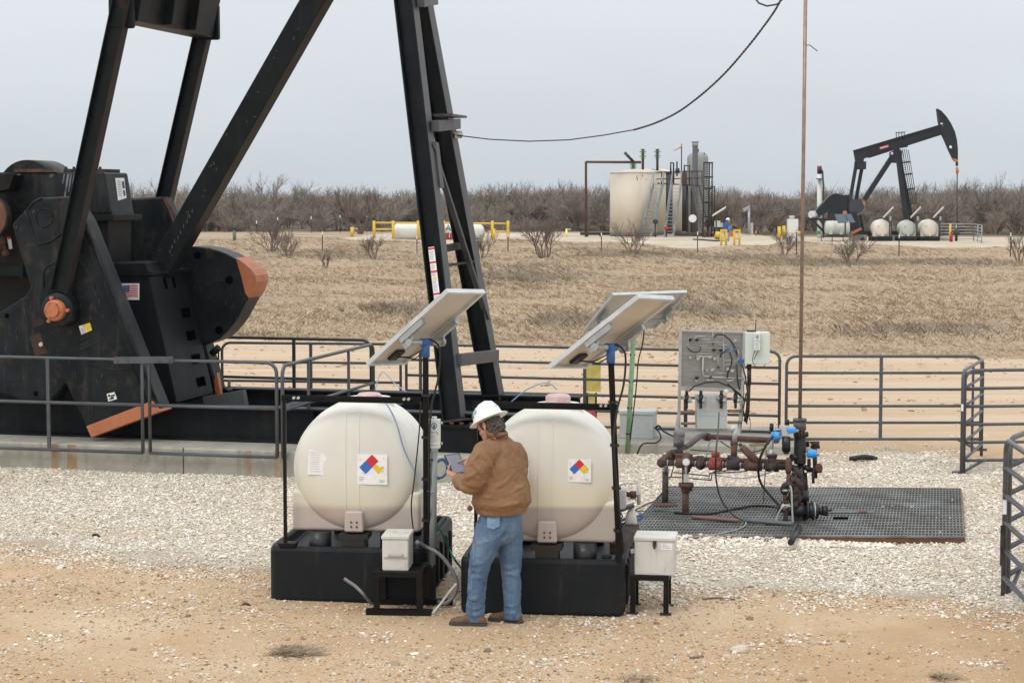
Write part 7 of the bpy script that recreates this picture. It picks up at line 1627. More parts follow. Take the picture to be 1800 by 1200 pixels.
fpart('hatch_pipe', RUST, t, lambda m: (m.beam(FP(1202, 324, -.7), FP(1202, 303, -.7), .35, .3, side=(1, 0, 0)), m.tube([FP(1203, 303, -.8), FP(1203, 291, -.8), FP(1212, 291.5, -.8), FP(1212, 325, -.8)], .07, 6)))
fpart('fill_pipe', IRON, t, lambda m: (m.tube([FP(1179, 303, -.8), FP(1179, 286, -.8), FP(1184, 287, -.8), FP(1184, 322, -.8)], .07, 6), m.cyl(FP(1190, 310, -.8), FP(1190, 284, -.8), .06), m.cyl(FP(1191, 304, -.8), FP(1191, 296, -.8), .16)))
# overflow line with its green valves
pl0 = gfar(1030, 148); t = thing('flow_line', pl0, 'tall brown pipe gantry reaching over to the top of the cream tank', 'pipe')
fpart('pipe', RUST, t, lambda m: (m.tube([Vector((pl0.x, 148, pl0.z)), PY(1030, 286, 148), PY(1031, 284.8, 148), PY(1127, 285.3, 148)], .10, 8)))
fpart('vent_arm', IRON, t, lambda m: m.cyl(PY(1098, 268, 148), PY(1114, 285, 148), .11))
fpart('foot_pipe', RUST_DK, t, lambda m: (m.cyl(PY(1020, 410.5, 148), PY(1072, 410.5, 148), .12), [m.cyl(PY(x, 410, 148), PY(x, 416, 148), .06) for x in (1033, 1055)]))
def vent(px, y0, y1, label, extra):
    p = PY(px, y0, 150.5); t = thing('vent_valve', p, label, 'vent valve', 'green vent valves on the tank roofs')
    fpart('stem', RUST, t, lambda m: m.cyl(p, PY(px, y1, 150.5), .10)); yy_ = np.linspace(y1, y1 + extra, 5)
    for k, y in enumerate(yy_): fpart('valve_disc', D_GREEN if 'vent_green' not in bpy.data.materials else bpy.data.materials['vent_green'], t, lambda m: m.cyl(PY(px, y, 150.5), PY(px, y + 1.6, 150.5), .26 if k % 2 else .17, n=10))
M_('vent_green', (.10, .19, .10), .6)
vent(1113, 303, 287, 'lower green vent valve, leftmost on the cream tank roof', 9); vent(1130, 298, 262, 'tallest green vent valve on the cream tank roof', 16); vent(1155.5, 300, 262, 'green vent valve with a pale collar, right of the others', 15)
# grey vessel
vc = gfar(1225.5, 158); s = 3400 / 158; r = 18.5 / s; zt = PY(1225, 279, 158).z - vc.z
t = thing('separator_vessel', vc, 'tall grey round topped vessel beside the oil tanks', 'vessel')
fpart('shell', VESSEL, t, lambda m: m.lathe([(r, 0), (r, zt), (r * .96, zt + .2), (r * .8, zt + .38), (r * .45, zt + .52), (0, zt + .56)], vc, (0, 0, 1), 40))
fpart('top_valve', IRON, t, lambda m: (m.cyl(PY(1226, 269, 158), PY(1226, 262, 158), .12), m.cyl(PY(1218, 272, 157), PY(1218, 268, 157), .04), m.cyl(PY(1238, 272, 157), PY(1238, 268, 157), .04)))
fpart('name_plate', PAPER, t, lambda m: (m.lathe([(.01, 0), (.30, 0)], PY(1217.5, 384, 147.5), (0, -1, 0), 20)))
sp = gfar(1222, 153); t = thing('exhaust_stack', sp, 'slim dark stack with a bright cap in front of the grey vessel', 'stack')
fpart('pipe', M_('dark_grey_stack', (.085, .085, .09), .6), t, lambda m: m.cyl(sp, PY(1222, 257, 153), .22, n=14)); fpart('cap', GALV, t, lambda m: (m.cyl(PY(1222, 257, 153), PY(1222, 250, 153), .24, n=14), m.cyl(PY(1222, 250, 153), PY(1222, 248.5, 153), .32, n=14)))
# caged ladder tower
lt = gfar(1245, 146); t = thing('caged_ladder', lt, 'black caged ladder standing right of the grey vessel', 'ladder')
for px in (1237.5, 1247, 1252): fpart('upright', IRON, t, lambda m: m.cyl(Vector((PY(px, 300, 146).x, 146 + (px % 2) * .3, lt.z)), PY(px, 286, 146 + (px % 2) * .3), .055, n=6))
for py in (286, 311, 331, 356, 381): fpart('hoop', IRON, t, lambda m: (m.beam(PY(1237, py, 146), PY(1253, py + .5, 146), .12, .06, side=(0, 0, 1)), m.beam(PY(1237, py, 146), PY(1238, py - .5, 147), .1, .06, side=(0, 0, 1)), m.beam(PY(1253, py, 146), PY(1253, py - .5, 147), .1, .06, side=(0, 0, 1))))
for k in range(28): fpart('rung', IRON, t, lambda m: m.cyl(PY(1240, 290 + k * 4, 146.2), PY(1247, 290 + k * 4, 146.2), .03, n=5))
fpart('side_pipe', IRON, t, lambda m: m.tube([PY(1249, 328, 146), PY(1256, 328, 146), Vector((PY(1256, 400, 146).x, 146, lt.z))], .06, 6))
# small rusty valves at the tank feet
for (px, py, r, mt, lab) in ((1152, 389.5, .20, RUST_DK, 'dark round valve wheel hung at the foot of the left stair'), (1243.5, 393, .26, RUST_DK, 'dark rusty round fitting near the foot of the caged ladder'), (1105.5, 411, .14, RED, 'small red valve at the foot of the big cream tank'), (1171.5, 401, .18, RED, 'red valve at the foot of the middle stair')):
    p = PY(px, py, 146.4); o = MB().lathe([(.01, 0), (r, 0), (r, .2), (.01, .2)], p, (0, -1, 0), 14).build('valve_wheel', [mt], origin=tuple(p)); tag(o, lab, 'valve', 'small valves round the oil tanks')
    st_ = fpart('valve_pipe', RUST_DK, o, lambda m: m.cyl(Vector((p.x, p.y + .05, fz(p.x, p.y))), p + Vector((0, .05, 0)), .05))
p = gfar(1215, 147); t = thing('skid_piping', p, 'low dark rusty piping lying along the feet of the oil tanks', 'pipe')
fpart('header_pipe', RUST_DK, t, lambda m: m.cyl(PY(1186, 411.5, 147), PY(1255, 412.5, 147), .14)); fpart('riser', RUST, t, lambda m: [m.beam(PY(x, 424, 146), PY(x, 405, 146), .14, .1, side=(1, 0, 0)) for x in (1239, 1246)])
fpart('drip_tray', M_('tray_black', (.02, .02, .02), .7), t, lambda m: m.beam(PY(1226, 421, 140), PY(1266, 424, 138), .9, .10, side=(.2, 1, 0)))
# wind flag
fp_ = FP(1198, 300, -.8); t = thing('wind_sock', fp_, 'thin pole with a faded red and white wind sock above the tanks', 'wind sock'); fpart('pole', CABLE, t, lambda m: m.cyl(FP(1198, 322, -.8), FP(1198, 253, -.8), .045)); fpart('sock', M_('faded_sock', (.62, .50, .46), .8), t, lambda m: m.tube([FP(1197.5, 255, -.8), FP(1194, 258.5, -.8), FP(1190, 261.5, -.8), FP(1184, 264.5, -.8)], [.10, .12, .09, .05], 8))
# cabinet cluster right of the tanks
def slab_panel(px0, py0, px1, py1, D, wd, nm, label, pole_px, pole_py, cat='solar panel', group='solar panels on the far site'):
    a, b = PY(px0, py0, D), PY(px1, py1, D - .3); t = thing(nm, PY(pole_px, 412, D), label, cat, group)
    fpart('panel', BACKSH, t, lambda m: m.beam(a, b, wd, .06, side=(.25, 1, .2))); fpart('pole', GREYEDGE, t, lambda m: m.cyl(Vector((PY(pole_px, 412, D).x, D, fz(0, D))), PY(pole_px, pole_py, D), .06, n=8)); return t
slab_panel(1253, 378.5, 1275, 365, 145, .9, 'solar_panel', 'small solar panel tilted up right of the caged ladder', 1259, 378)
bp = gfar(1261, 145.5); t = thing('meter_cabinet', bp, 'small white cabinet between the caged ladder and the worker in blue', 'cabinet'); fpart('box', WHITE, t, lambda m: m.box(PY(1261, 393.5, 145.5), (.42, .3, .48))); fpart('side_box', GREYBOX, t, lambda m: m.box(PY(1268, 395.5, 145.5), (.18, .3, .33))); fpart('stand', GREYEDGE, t, lambda m: m.cyl(bp, PY(1261, 398, 145.5), .05))
# far worker
wc = gfar(1280, 134); s = 3400 / 134; Q = lambda px, py, d=0: PY(px, py, 134 + d); m = MB()
m.ball(Q(1279.5, 387.5, -.02), (.10, .11, .13), 10, 7); m.loft([(Q(1277, 408), Vector((.17, 0, 0)), Vector((0, .13, 0))), (Q(1276, 400), Vector((.21, 0, 0)), Vector((0, .16, 0))), (Q(1276.5, 393), Vector((.23, 0, 0)), Vector((0, .16, 0))), (Q(1278, 390), Vector((.10, 0, 0)), Vector((0, .09, 0)))], 14)
m.tube([Q(1275.5, 407), Q(1275.5, 416), Q(1276, 424)], [.09, .075, .06], 10); m.tube([Q(1279.5, 407), Q(1280, 416), Q(1280.5, 424)], [.09, .075, .06], 10); m.tube([Q(1280, 394, -.1), Q(1283, 399, -.2), Q(1286, 402, -.3)], [.07, .06, .04], 8); m.tube([Q(1273, 394), Q(1272.5, 401), Q(1274.5, 406, -.1)], [.07, .06, .04], 8)
fwp = m.build('person', [M_('worker_blue_clothes', (.03, .10, .26), .8)], origin=(wc.x, wc.y, wc.z)); tag(fwp, 'far worker in blue clothes and white hard hat near yellow pipe guards', 'person'); blend(fwp, .025, 3)
fpart('hard_hat', HATM, fwp, lambda m: (m.ball(Q(1279.5, 385.5, -.02), (.13, .14, .11), 10, 6), m.lathe([(.02, 0), (.18, 0), (.18, .02), (.02, .02)], Q(1279.5, 386.2, -.02), (0, 0, 1), 14))); fpart('face', SKIN, fwp, lambda m: m.ball(Q(1281, 389, -.06), .09, 8, 6)); fpart('blue_bag', M_('light_blue_cloth', (.10, .25, .42), .8), fwp, lambda m: m.ball(Q(1283, 401, -.15), (.16, .12, .2), 8, 6)); fpart('trousers', M_('light_grey_trousers', (.40, .44, .48), .8), fwp, lambda m: (m.tube([Q(1277.5, 409, -.03), Q(1278.5, 417, -.03), Q(1279, 423, -.03)], [.14, .10, .09], 10)))
def pipe_guard(px0, px1, py0, py1, D, label, mids=()):
    a, b = gfar(px0, D), gfar(px1, D); t = thing('pipe_guard', a, label, 'pipe guard', 'yellow pipe guards on the far site'); za = PY(px0, py0, D).z
    fpart('hoop', YELLOW, t, lambda m: (m.cyl(a, Vector((a.x, a.y, za)), .075), m.cyl(b, Vector((b.x, b.y, za)), .075), m.beam(Vector((a.x - .07, a.y, za)), Vector((b.x + .07, b.y, za)), .15, .15, side=(0, 0, 1)))); fpart('cross_bar', YELLOW, t, lambda m: m.cyl(Vector((a.x, a.y, (a.z + za) / 2)), Vector((b.x, b.y, (b.z + za) / 2)), .06))
pipe_guard(1268, 1276.5, 405, 426, 131, 'left yellow pipe guard in front of the worker in blue'); pipe_guard(1291, 1300, 405, 426, 130, 'right yellow pipe guard beside the worker in blue')
p = gfar(1259, 139); t = thing('yellow_meter', p, 'round yellow meter on the far pad by the drip tray', 'meter'); fpart('drum', YELLOW, t, lambda m: m.cyl(PY(1257, 413, 139), PY(1266, 415, 139), .28, n=14)); fpart('saddle', ORANGE, t, lambda m: m.box(PY(1285, 411, 140), (.35, .3, .4)))
lp = gfar(1316.5, 155); t = thing('lamp_post', lp, 'grey lamp post with a bent arm standing on the far pad', 'lamp post'); fpart('pole', GALV, t, lambda m: m.cyl(lp, PY(1316.5, 366, 155), .10)); fpart('arm', GALV, t, lambda m: m.beam(PY(1317.5, 364, 155), PY(1306.5, 370, 154.5), .22, .10, side=(0, 0, 1))); fpart('cabinet', GREYBOX, t, lambda m: m.box(PY(1320.5, 402, 155.3), (.28, .3, .95))); fpart('base', CONC, t, lambda m: m.box(PY(1312, 412.5, 155), (.6, .5, .16)))
p = gfar(1329, 152); o = MB().cyl(p, PY(1329, 405, 152), .07).build('marker_stake', [ORANGE], origin=tuple(p)); tag(o, 'small orange stake right of the far lamp post', 'stake')
# propane tank in its yellow pipe fence
pd = 139.0; t = thing('propane_tank', gfar(770, pd), 'long white round ended tank lying inside a yellow pipe fence', 'tank'); a = PY(690, 406.5, pd); b = PY(852, 408, pd); r = 15.4 / (3400 / pd); d = (b - a).normalized(); L = (b - a).length
fpart('shell', WHITE, t, lambda m: m.lathe([(.02, 0), (r * .35, .03), (r * .62, .10), (r * .84, .25), (r * .96, .42), (r, .6), (r, L - .6), (r * .96, L - .42), (r * .84, L - .25), (r * .62, L - .1), (r * .35, L - .03), (.02, L)], a, d, 40))
for px in (712, 832): fpart('saddle', GREYBOX, t, lambda m: m.box(PY(px, 420, pd), (.25, .8, .4)))
fpart('lettering', D_NAVY, t, lambda m: (m.text('PROPANE', .62, PY(779, 401, pd - r - .03), Vector((1, 0, 0)), Vector((0, 0, 1))),))
fpart('red_panel', D_DRED, t, lambda m: m.quad(PY(783, 409.5, pd - r - .02), PY(797, 409.5, pd - r - .02), PY(797, 420, pd - r * .9), PY(783, 420, pd - r * .9)))
fpart('hazard_number', PAPER, t, lambda m: m.text('1', .42, PY(790, 414.5, pd - r - .03), Vector((1, 0, 0)), Vector((0, 0, 1))))
fpart('valve_dome', WHITE, t, lambda m: m.cyl(PY(760, 392, pd), PY(760, 388.5, pd), .3, n=14))
t = thing('pipe_fence', gfar(776, 138), 'yellow pipe fence round the white propane tank', 'fence')
for px in (657.5, 691, 735, 780, 822, 865.5, 893): q = gfar(px, 138); fpart('post', YELLOW, t, lambda m: m.cyl(q, PY(px, 388, 138), .10, n=10))
for (x0, x1, y) in ((657, 894, 391.5), (657, 692, 403), (858, 894, 407)): fpart('rail', YELLOW, t, lambda m: m.cyl(PY(x0, y, 138), PY(x1, y + (1.5 if x1 - x0 > 100 else 0), 138), .065, n=8))
p = gfar(868.5, 137); fpart('post', YELLOW, t, lambda m: m.cyl(p, PY(868.5, 402, 137), .09, n=8))
p = gfar(619, 147); t = thing('bollard', p, 'single yellow bollard with a small tap, left of the propane tank', 'bollard'); fpart('post', YELLOW, t, lambda m: m.cyl(p, PY(619, 399, 147), .13, n=12)); fpart('tap', GALV, t, lambda m: (m.box(PY(625, 402, 147), (.3, .12, .10)), m.cyl(PY(622, 402, 147), PY(622, 410, 147), .04)))
p = gfar(996, 147); t = thing('bollard', p, 'tiny pale bollard with tap between shrub and brown pipe gantry', 'bollard'); fpart('post', YELLOW_PALE, t, lambda m: m.cyl(p, PY(996, 402, 147), .08, n=8)); fpart('tap', GALV, t, lambda m: m.box(PY(1000, 403, 147), (.3, .15, .12)))
p = gfar(695, 149); t = thing('dirt_heap', gfar(935, 147), 'low heap of pale dirt at the edge of the far pad', 'heap'); fpart('heap', LIMESTONE, t, lambda m: (m.ball(gfar(935, 147) + Vector((0, 0, -.05)), (1.6, 1.2, .42), 20, 8), m.ball(gfar(950, 146.5), (1.3, 1, .28), 16, 8), m.ball(gfar(915, 146.5), (1.1, 1, .25), 16, 8)))

# ------------------------------------------------------------------ far pumpjack (axis nearly across the view)
t = fj = thing('pumpjack', gfar(1520, FD), 'complete small looking dark pumpjack standing across the field', 'pumpjack')
FPc = lambda pts, d: [FP(x, y, d) for x, y in pts]
fpart('walking_beam', FARBLACK, t, lambda m: m.prism(FPc([(1501.5, 265.5), (1655, 219), (1658, 234), (1546, 270), (1528, 276), (1516, 280), (1504, 278)], -.25), (0, .5, 0)))
fpart('beam_flange', FARBLACK, t, lambda m: (m.beam(FP(1501, 265, 0), FP(1656, 219, 0), .08, .75, side=(0, 0, 1)), m.beam(FP(1527, 277, 0), FP(1658, 235, 0), .08, .75, side=(0, 0, 1))))
hh = fpart('horse_head', FARBLACK, t, lambda m: m.prism(FPc([(1648, 191), (1655, 195), (1664, 205), (1672, 217), (1679, 232), (1682.5, 247), (1684, 262), (1684, 281), (1677, 280), (1670, 266), (1662, 247), (1655.5, 233), (1651, 215)], -.3), (0, .6, 0)))
fpart('orange_tip', ORANGE, hh, lambda m: m.prism(FPc([(1675.5, 278), (1684.5, 281), (1683.5, 285), (1679, 283)], -.32), (0, .64, 0)))
fpart('white_square', PAPER, hh, lambda m: [m.quad(*FPc([(x, y), (x + 4, y + .5), (x + 4, y + 5), (x, y + 4.5)], -.31)) for x, y in ((1653.5, 216), (1669, 256))])
fpart('bridle', IRON, t, lambda m: (m.cyl(FP(1682, 284), FP(1682, 292), .10), m.cyl(FP(1682.5, 303), FP(1682.5, 425), .045))); fpart('carrier_bar', ORANGE, t, lambda m: m.loft([(FP(1682.5, 305), Vector((.10, 0, 0)), Vector((0, .1, 0))), (FP(1683, 301), Vector((.14, 0, 0)), Vector((0, .12, 0))), (FP(1682, 294), Vector((.08, 0, 0)), Vector((0, .08, 0)))], 10))
fpart('red_name_plate', D_DRED, t, lambda m: m.prism(FPc([(1546, 258), (1562, 254), (1562.5, 259), (1546.5, 263.5)], -.27), (0, .01, 0)))
fpart('name_plate_border', PAPER, t, lambda m: m.beam(FP(1547.5, 260.8, -.29), FP(1561, 256.8, -.29), .05, .01, side=(0, 0, 1)))
for d in (-.35, .1): fpart('pitman_arm', FARBLACK, t, lambda m: m.beam(FP(1506 if d < 0 else 1517, 284, d), FP(1494 if d < 0 else 1504.5, 352, d * 2), .26, .2, side=(1, 0, 0)))
fpart('equaliser_beam', FARBLACK, t, lambda m: (m.box(FP(1512, 291, 0), (.72, 1.2, .6)), m.prism(FPc([(1504, 278), (1519, 278), (1518, 286), (1506, 286)], -.3), (0, .6, 0))))
fpart('rear_leg', FARBLACK, t, lambda m: m.beam(FP(1570, 273, 0), FP(1519, 351, .1), .36, .36, side=(1, 0, 0)))
for d, x1 in ((-.5, 1593), (.5, 1603)): fpart('front_leg', FARBLACK, t, lambda m: m.beam(FP(1577, 262, d * .3), FP(x1, 392, d), .34, .3, side=(1, 0, 0)))
fpart('saddle_bearing', FARBLACK, t, lambda m: m.prism(FPc([(1566, 268), (1578, 262), (1586, 266), (1585, 287), (1566, 286)], -.35), (0, .7, 0))); fpart('grease_can', WHITE, t, lambda m: m.ball(FP(1568, 270, -.4), .10, 8, 6))
lad = fpart('ladder', IRON, t, lambda m: ([m.cyl(FP(1586 + k * 3.6, 262 if k < 3 else 264, -.3 - .2 * (k % 2)), FP(1602 + k * 3.2, 356, -.5 - .2 * (k % 2)), .028, n=5) for k in range(4)], m.cyl(FP(1583, 262, -.3), FP(1601, 391, -.55), .035, n=5)))
for k, (x, y) in enumerate(((1588, 258), (1590, 285), (1593.5, 306), (1597, 332), (1600, 357))): fpart('ladder_hoop', IRON, lad, lambda m: m.beam(FP(x - 3, y + 1, -.4), FP(x + 9 - (0 if k else 3), y - .5, -.4), .12, .7, side=(0, 0, 1)))
for k in range(30): fpart('ladder_rung', IRON, lad, lambda m: m.cyl(FP(1584 + k * .57, 266 + k * 4.1, -.33), FP(1588.5 + k * .55, 266 + k * 4.1, -.36), .022, n=5))
fpart('top_platform', IRON, t, lambda m: (m.beam(FP(1575, 233.5, -.2), FP(1590, 232.5, -.2), .06, .5, side=(0, 0, 1)), [m.cyl(FP(x, 245, -.3), FP(x, 233, -.3), .03, n=5) for x in (1575.5, 1580, 1585, 1589.5)]))
fpart('gearbox', FARBLACK, t, lambda m: (m.prism(FPc([(1434, 371), (1456, 347), (1464, 341.5), (1472, 340), (1480, 343), (1492, 342.5), (1500, 352), (1500, 372), (1478, 378), (1456, 372), (1440, 381)], -.45), (0, .9, 0)), m.lathe([(.2, 0), (.38, 0), (.38, .12), (.2, .12)], FP(1463, 354, -.56), (0, 1, 0), 24, smooth=False)))
fpart('gearbox_pedestal', M_('far_rusty_black', (.035, .022, .018), .6), t, lambda m: m.prism(FPc([(1458, 372), (1494, 370), (1498, 405), (1456, 405)], -.4), (0, .8, 0)))
fpart('motor', WHITE, t, lambda m: (m.cyl(FP(1424.5, 377, -.3), FP(1440, 377, .1), .27, n=16), m.box(FP(1428, 373, -.35), (.35, .3, .2))))
ca = fpart('counterweight', M_('far_slate_paint', (.035, .042, .05), .5), t, lambda m: m.prism(FPc([(1494, 352), (1506, 350), (1514, 350), (1521, 356), (1519, 366), (1513, 374), (1502, 377), (1494, 374), (1492, 362)], -.75), (0, .35, 0)))
fpart('orange_tip', ORANGE, ca, lambda m: m.prism(FPc([(1515, 352), (1519, 353.5), (1522, 358), (1519, 363), (1517, 357)], -.77), (0, .39, 0)))
cb_ = fpart('crank_arm', FARBLACK, t, lambda m: m.prism(FPc([(1494, 372), (1506, 372), (1512, 404), (1514, 410), (1500, 414), (1494, 396)], -.8), (0, .35, 0)))
fpart('orange_tip', ORANGE, cb_, lambda m: m.prism(FPc([(1496, 408), (1513, 400), (1515.5, 403.5), (1498, 412)], -.85), (0, .4, 0)))
fpart('crank_pin', ORANGE, cb_, lambda m: m.cyl(FP(1485, 374, -.95), FP(1485, 374, -.7), .17, n=12))
fpart('gearbox_riser', FARBLACK, t, lambda m: m.prism(FPc([(1509, 378), (1514, 376), (1519.5, 405), (1515, 408)], -.5), (0, .9, 0)))
for x, y in ((1513, 381), (1514.5, 388), (1516, 395), (1517.5, 401)): fpart('square_hole_shade', HB, t, lambda m: m.box(FP(x, y, -.52), (.07, .02, .09)))  # thin black plates paint the shade of the riser's openings
fpart('skid', FARBLACK, t, lambda m: (m.beam(FP(1420, 385, 0), FP(1496, 386, 0), .16, .7, side=(0, 0, 1)), m.beam(FP(1500, 410, 0), FP(1625, 411, 0), .42, .9, side=(0, 0, 1)), m.beam(FP(1428, 387, -.4), FP(1452, 411, -.4), .16, .14, side=(0, 0, 1)), m.beam(FP(1440, 385, -.4), FP(1455, 404, -.4), .14, .14, side=(0, 0, 1))))
fpart('base_block', CONC, t, lambda m: (m.box(FP(1508, 418, .1), (1.2, 1.2, .5)), m.box(FP(1580, 418, .1), (3.2, 1.2, .45)), m.box(FP(1660, 421, .1), (.6, .8, .3)))); fpart('base_arch_shade', HB, t, lambda m: m.lathe([(.01, 0), (.18, 0)], FP(1516, 421, -.52), (0, -1, 0), 14)); fpart('green_fitting', D_GREEN, t, lambda m: m.box(FP(1439, 409, -.3), (.3, .2, .25)))  # the black disc paints shade in the block's opening
p = gfar(1441, 158); t = thing('vent_stack', p, 'tall white stack with a dark top behind the far pumpjack', 'stack'); fpart('pipe', WHITE, t, lambda m: (m.cyl(p, PY(1440.5, 306, 158), .20, n=14))); fpart('dark_top', IRON, t, lambda m: m.cyl(PY(1440.5, 306, 158), PY(1440.5, 294, 158), .19, n=14)); fpart('burner_tip', ORANGE, t, lambda m: m.cyl(PY(1440.5, 294, 158), PY(1440.5, 291.5, 158), .2, n=12))
fpart('guide_pipe', CABLE, t, lambda m: (m.tube([PY(1443, 296, 157.8), PY(1446, 302, 157.8), PY(1447.5, 330, 157.8), Vector((PY(1448, 380, 157.8).x, 157.8, p.z))], .07, 6), m.beam(PY(1435.5, 314.5, 157.6), PY(1447, 314.5, 157.6), .08, .5, side=(0, 0, 1))))
# far chemical tanks
def far_tank(px, label, mat, D=147.5, w_=31, hgt=35, py0=424):
    c = gfar(px, D); s = 3400 / D; r = w_ / 2 / s; zc = PY(px, 402, D).z; t = thing('chemical_tank', c, label, 'chemical tank', 'far white poly chemical tanks')
    X, Y, Z = Vector((1, 0, 0)), Vector((0, 1, 0)), Vector((0, 0, 1)); zb = PY(px, 415.5, D).z
    fpart('tank', mat, t, lambda m: (m.lathe([(.01, -.06), (r * .6, -.03), (r * .9, .03), (r, .14), (r, 1.4), (r * .9, 1.5), (.01, 1.55)], Vector((c.x, c.y, zc)), Y, 32), m.b2((c.x - r, c.y + .12, zb), (c.x + r, c.y + .5, zc))))
    fpart('containment_basin', POLY_BLK, t, lambda m: m.b2((c.x - r * 1.15, c.y - .1, c.z), (c.x + r * 1.15, c.y + 1.6, zb)), bevel=.04); fpart('outlet_block', mat, t, lambda m: m.box(Vector((c.x, c.y - .06, zb + .12)), (.16, .08, .2))); fpart('sticker', D_NAVY, t, lambda m: m.box(Vector((c.x - r * .45, c.y - .05, zc + r * .25)), (.07, .02, .07)))
    fpart('lid', mat, t, lambda m: m.cyl(Vector((c.x, c.y + .7, zc + r - .02)), Vector((c.x, c.y + .7, zc + r + .1)), .18)); fpart('top_rail', IRON, t, lambda m: (m.beam(Vector((c.x - r, c.y - .08, zc + r + .09)), Vector((c.x + r, c.y - .08, zc + r + .09)), .05, .05, side=Z), m.cyl(Vector((c.x + r, c.y - .08, zb)), Vector((c.x + r, c.y - .08, zc + r + .5)), .035, n=6)))
    return t
fc = poly_tank('far_poly_cream', (.80, .78, .70), (.74, .69, .60), 1.2, .3); fg_ = poly_tank('far_poly_grey', (.60, .63, .58), (.53, .56, .52), 1.2, .3)
far_tank(1551, 'left cream tank of the three before the far pumpjack', fc); far_tank(1596.5, 'middle greyish tank of the three before the far pumpjack', fg_, w_=28); far_tank(1634.5, 'right cream tank of the three before the far pumpjack', fc)
for px, lab in ((1560, 'left of the three slanting solar panels above the far tanks'), (1608, 'middle of the three slanting solar panels above the far tanks'), (1648, 'right of the three slanting solar panels above the far tanks')):
    t = slab_panel(px - 7, 382, px + 10, 364.5, 147.2, .62, 'solar_panel', lab, px + 4, 384); fpart('bracket', GALV, t, lambda m: m.box(PY(px + 5, 384, 147), (.14, .14, .32)))
c = gfar(1472, 147.5); zc = PY(1472, 401, 147.5).z; t = thing('chemical_tank', c, 'greenish white tank lying side on, behind two blue solar panels', 'chemical tank', 'far white poly chemical tanks')
fpart('tank', fg_, t, lambda m: m.lathe([(.01, -.06), (.4, -.02), (.54, .06), (.56, .2), (.56, .5), (.58, .52), (.58, .58), (.56, .6), (.56, 1.2), (.58, 1.22), (.58, 1.28), (.56, 1.3), (.56, 1.6), (.54, 1.72), (.4, 1.8), (.01, 1.84)], Vector((PY(1451, 401, 147.5).x, c.y, zc)), Vector((1, 0, 0)), 32))
fpart('saddle', fg_, t, lambda m: [m.box(PY(x, 408, 147.0), (.25, .2, .35)) for x in (1460, 1479)]); fpart('rack', M_('rack_brown', (.07, .05, .04), .7), t, lambda m: (m.box(PY(1470, 415.5, 147.5), (2.2, .9, .12)), [m.box(PY(x, 420, 147.2), (.06, .06, .35)) for x in (1444, 1463, 1482)])); fpart('rack_rail', STEELW, t, lambda m: (m.beam(PY(1444, 419, 146.9), PY(1482, 419, 146.9), .05, .05, side=(0, 0, 1)),))
t = thing('solar_panel', gfar(1487, 146.4), 'pair of blue solar panels facing the camera in front of the far gearbox', 'solar panel', 'solar panels on the far site')
PVB = M_('far_pv_blue', (.055, .085, .115), .25, c2=(.075, .10, .13), scale=3); 
for q in (((1467, 376.5), (1484.5, 376), (1491, 391), (1473, 392)), ((1486, 376), (1496, 375.8), (1503.5, 391), (1492.5, 391))):
    mm = [PY(q[0][0], q[0][1], 146.0), PY(q[1][0], q[1][1], 146.0), PY(q[2][0], q[2][1], 145.3), PY(q[3][0], q[3][1], 145.3)]; fpart('panel', PVB, t, lambda m: m.prism(mm, (0, .05, -.02)))
fpart('pole', GREYEDGE, t, lambda m: m.cyl(Vector((PY(1486, 400, 146).x, 146, .5)), PY(1486, 384, 146), .06))
t = thing('white_cabinet', gfar(1393, 147), 'tall white cabinet behind a bare shrub, left of the far pumpjack', 'cabinet'); fpart('body', WHITE, t, lambda m: m.box(PY(1393, 403, 147), (.78, .6, 1.55))); fpart('fan', GREYBOX, t, lambda m: m.cyl(PY(1392, 385, 147), PY(1392, 379, 147), .2, n=12))
t = thing('yellow_valve_rack', gfar(1374, 146), 'yellow upright valve rack left of the white cabinet', 'valve rack'); fpart('left_column', YELLOW, t, lambda m: m.cyl(gfar(1370, 146), PY(1370, 398, 146), .13)); fpart('right_column', YELLOW, t, lambda m: m.cyl(gfar(1378, 146), PY(1378, 397, 146), .13)); fpart('cross_pipe', YELLOW, t, lambda m: (m.cyl(PY(1367, 408, 146), PY(1382, 408, 146), .09), m.cyl(PY(1401, 409, 146), PY(1407, 409, 146), .10)))
# far fence panels, yellow post, extinguisher, drum
def far_fence(p0, p1, D0, D1, label):
    a, b = gfar(p0, D0), gfar(p1, D1); t = thing('corral_panel', a, label, 'fence panel', 'far corral panels')
    for k in range(6): z = .15 + .23 * k; fpart('rail', GALV, t, lambda m: m.cyl(a + Vector((0, 0, z)), b + Vector((0, 0, z)), .028, n=6))
    for f in (0, .5, 1): q = a.lerp(b, f); fpart('upright', GALV, t, lambda m: m.cyl(q, q + Vector((0, 0, 1.32)), .035, n=6))
far_fence(1650, 1712, 149, 149, 'far corral panel right of the three tanks'); far_fence(1712, 1726, 149, 142, 'short far corral panel at the right corner of the far pad')
p = gfar(1670.5, 145); o = MB().cyl(p, PY(1670.5, 393, 145), .08).build('yellow_post', [YELLOW], origin=tuple(p)); tag(o, 'thin yellow post by the far corral panels', 'post')
p = gfar(1672.5, 144.6); t = thing('fire_extinguisher', p, 'tiny red extinguisher at the foot of the far yellow post', 'extinguisher'); fpart('cylinder', RED, t, lambda m: m.lathe([(.01, 0), (.12, 0), (.12, .5), (.05, .62), (.01, .64)], p, (0, 0, 1), 12)); fpart('handle', IRON, t, lambda m: m.box(p + Vector((0, 0, .66)), (.16, .06, .06)))
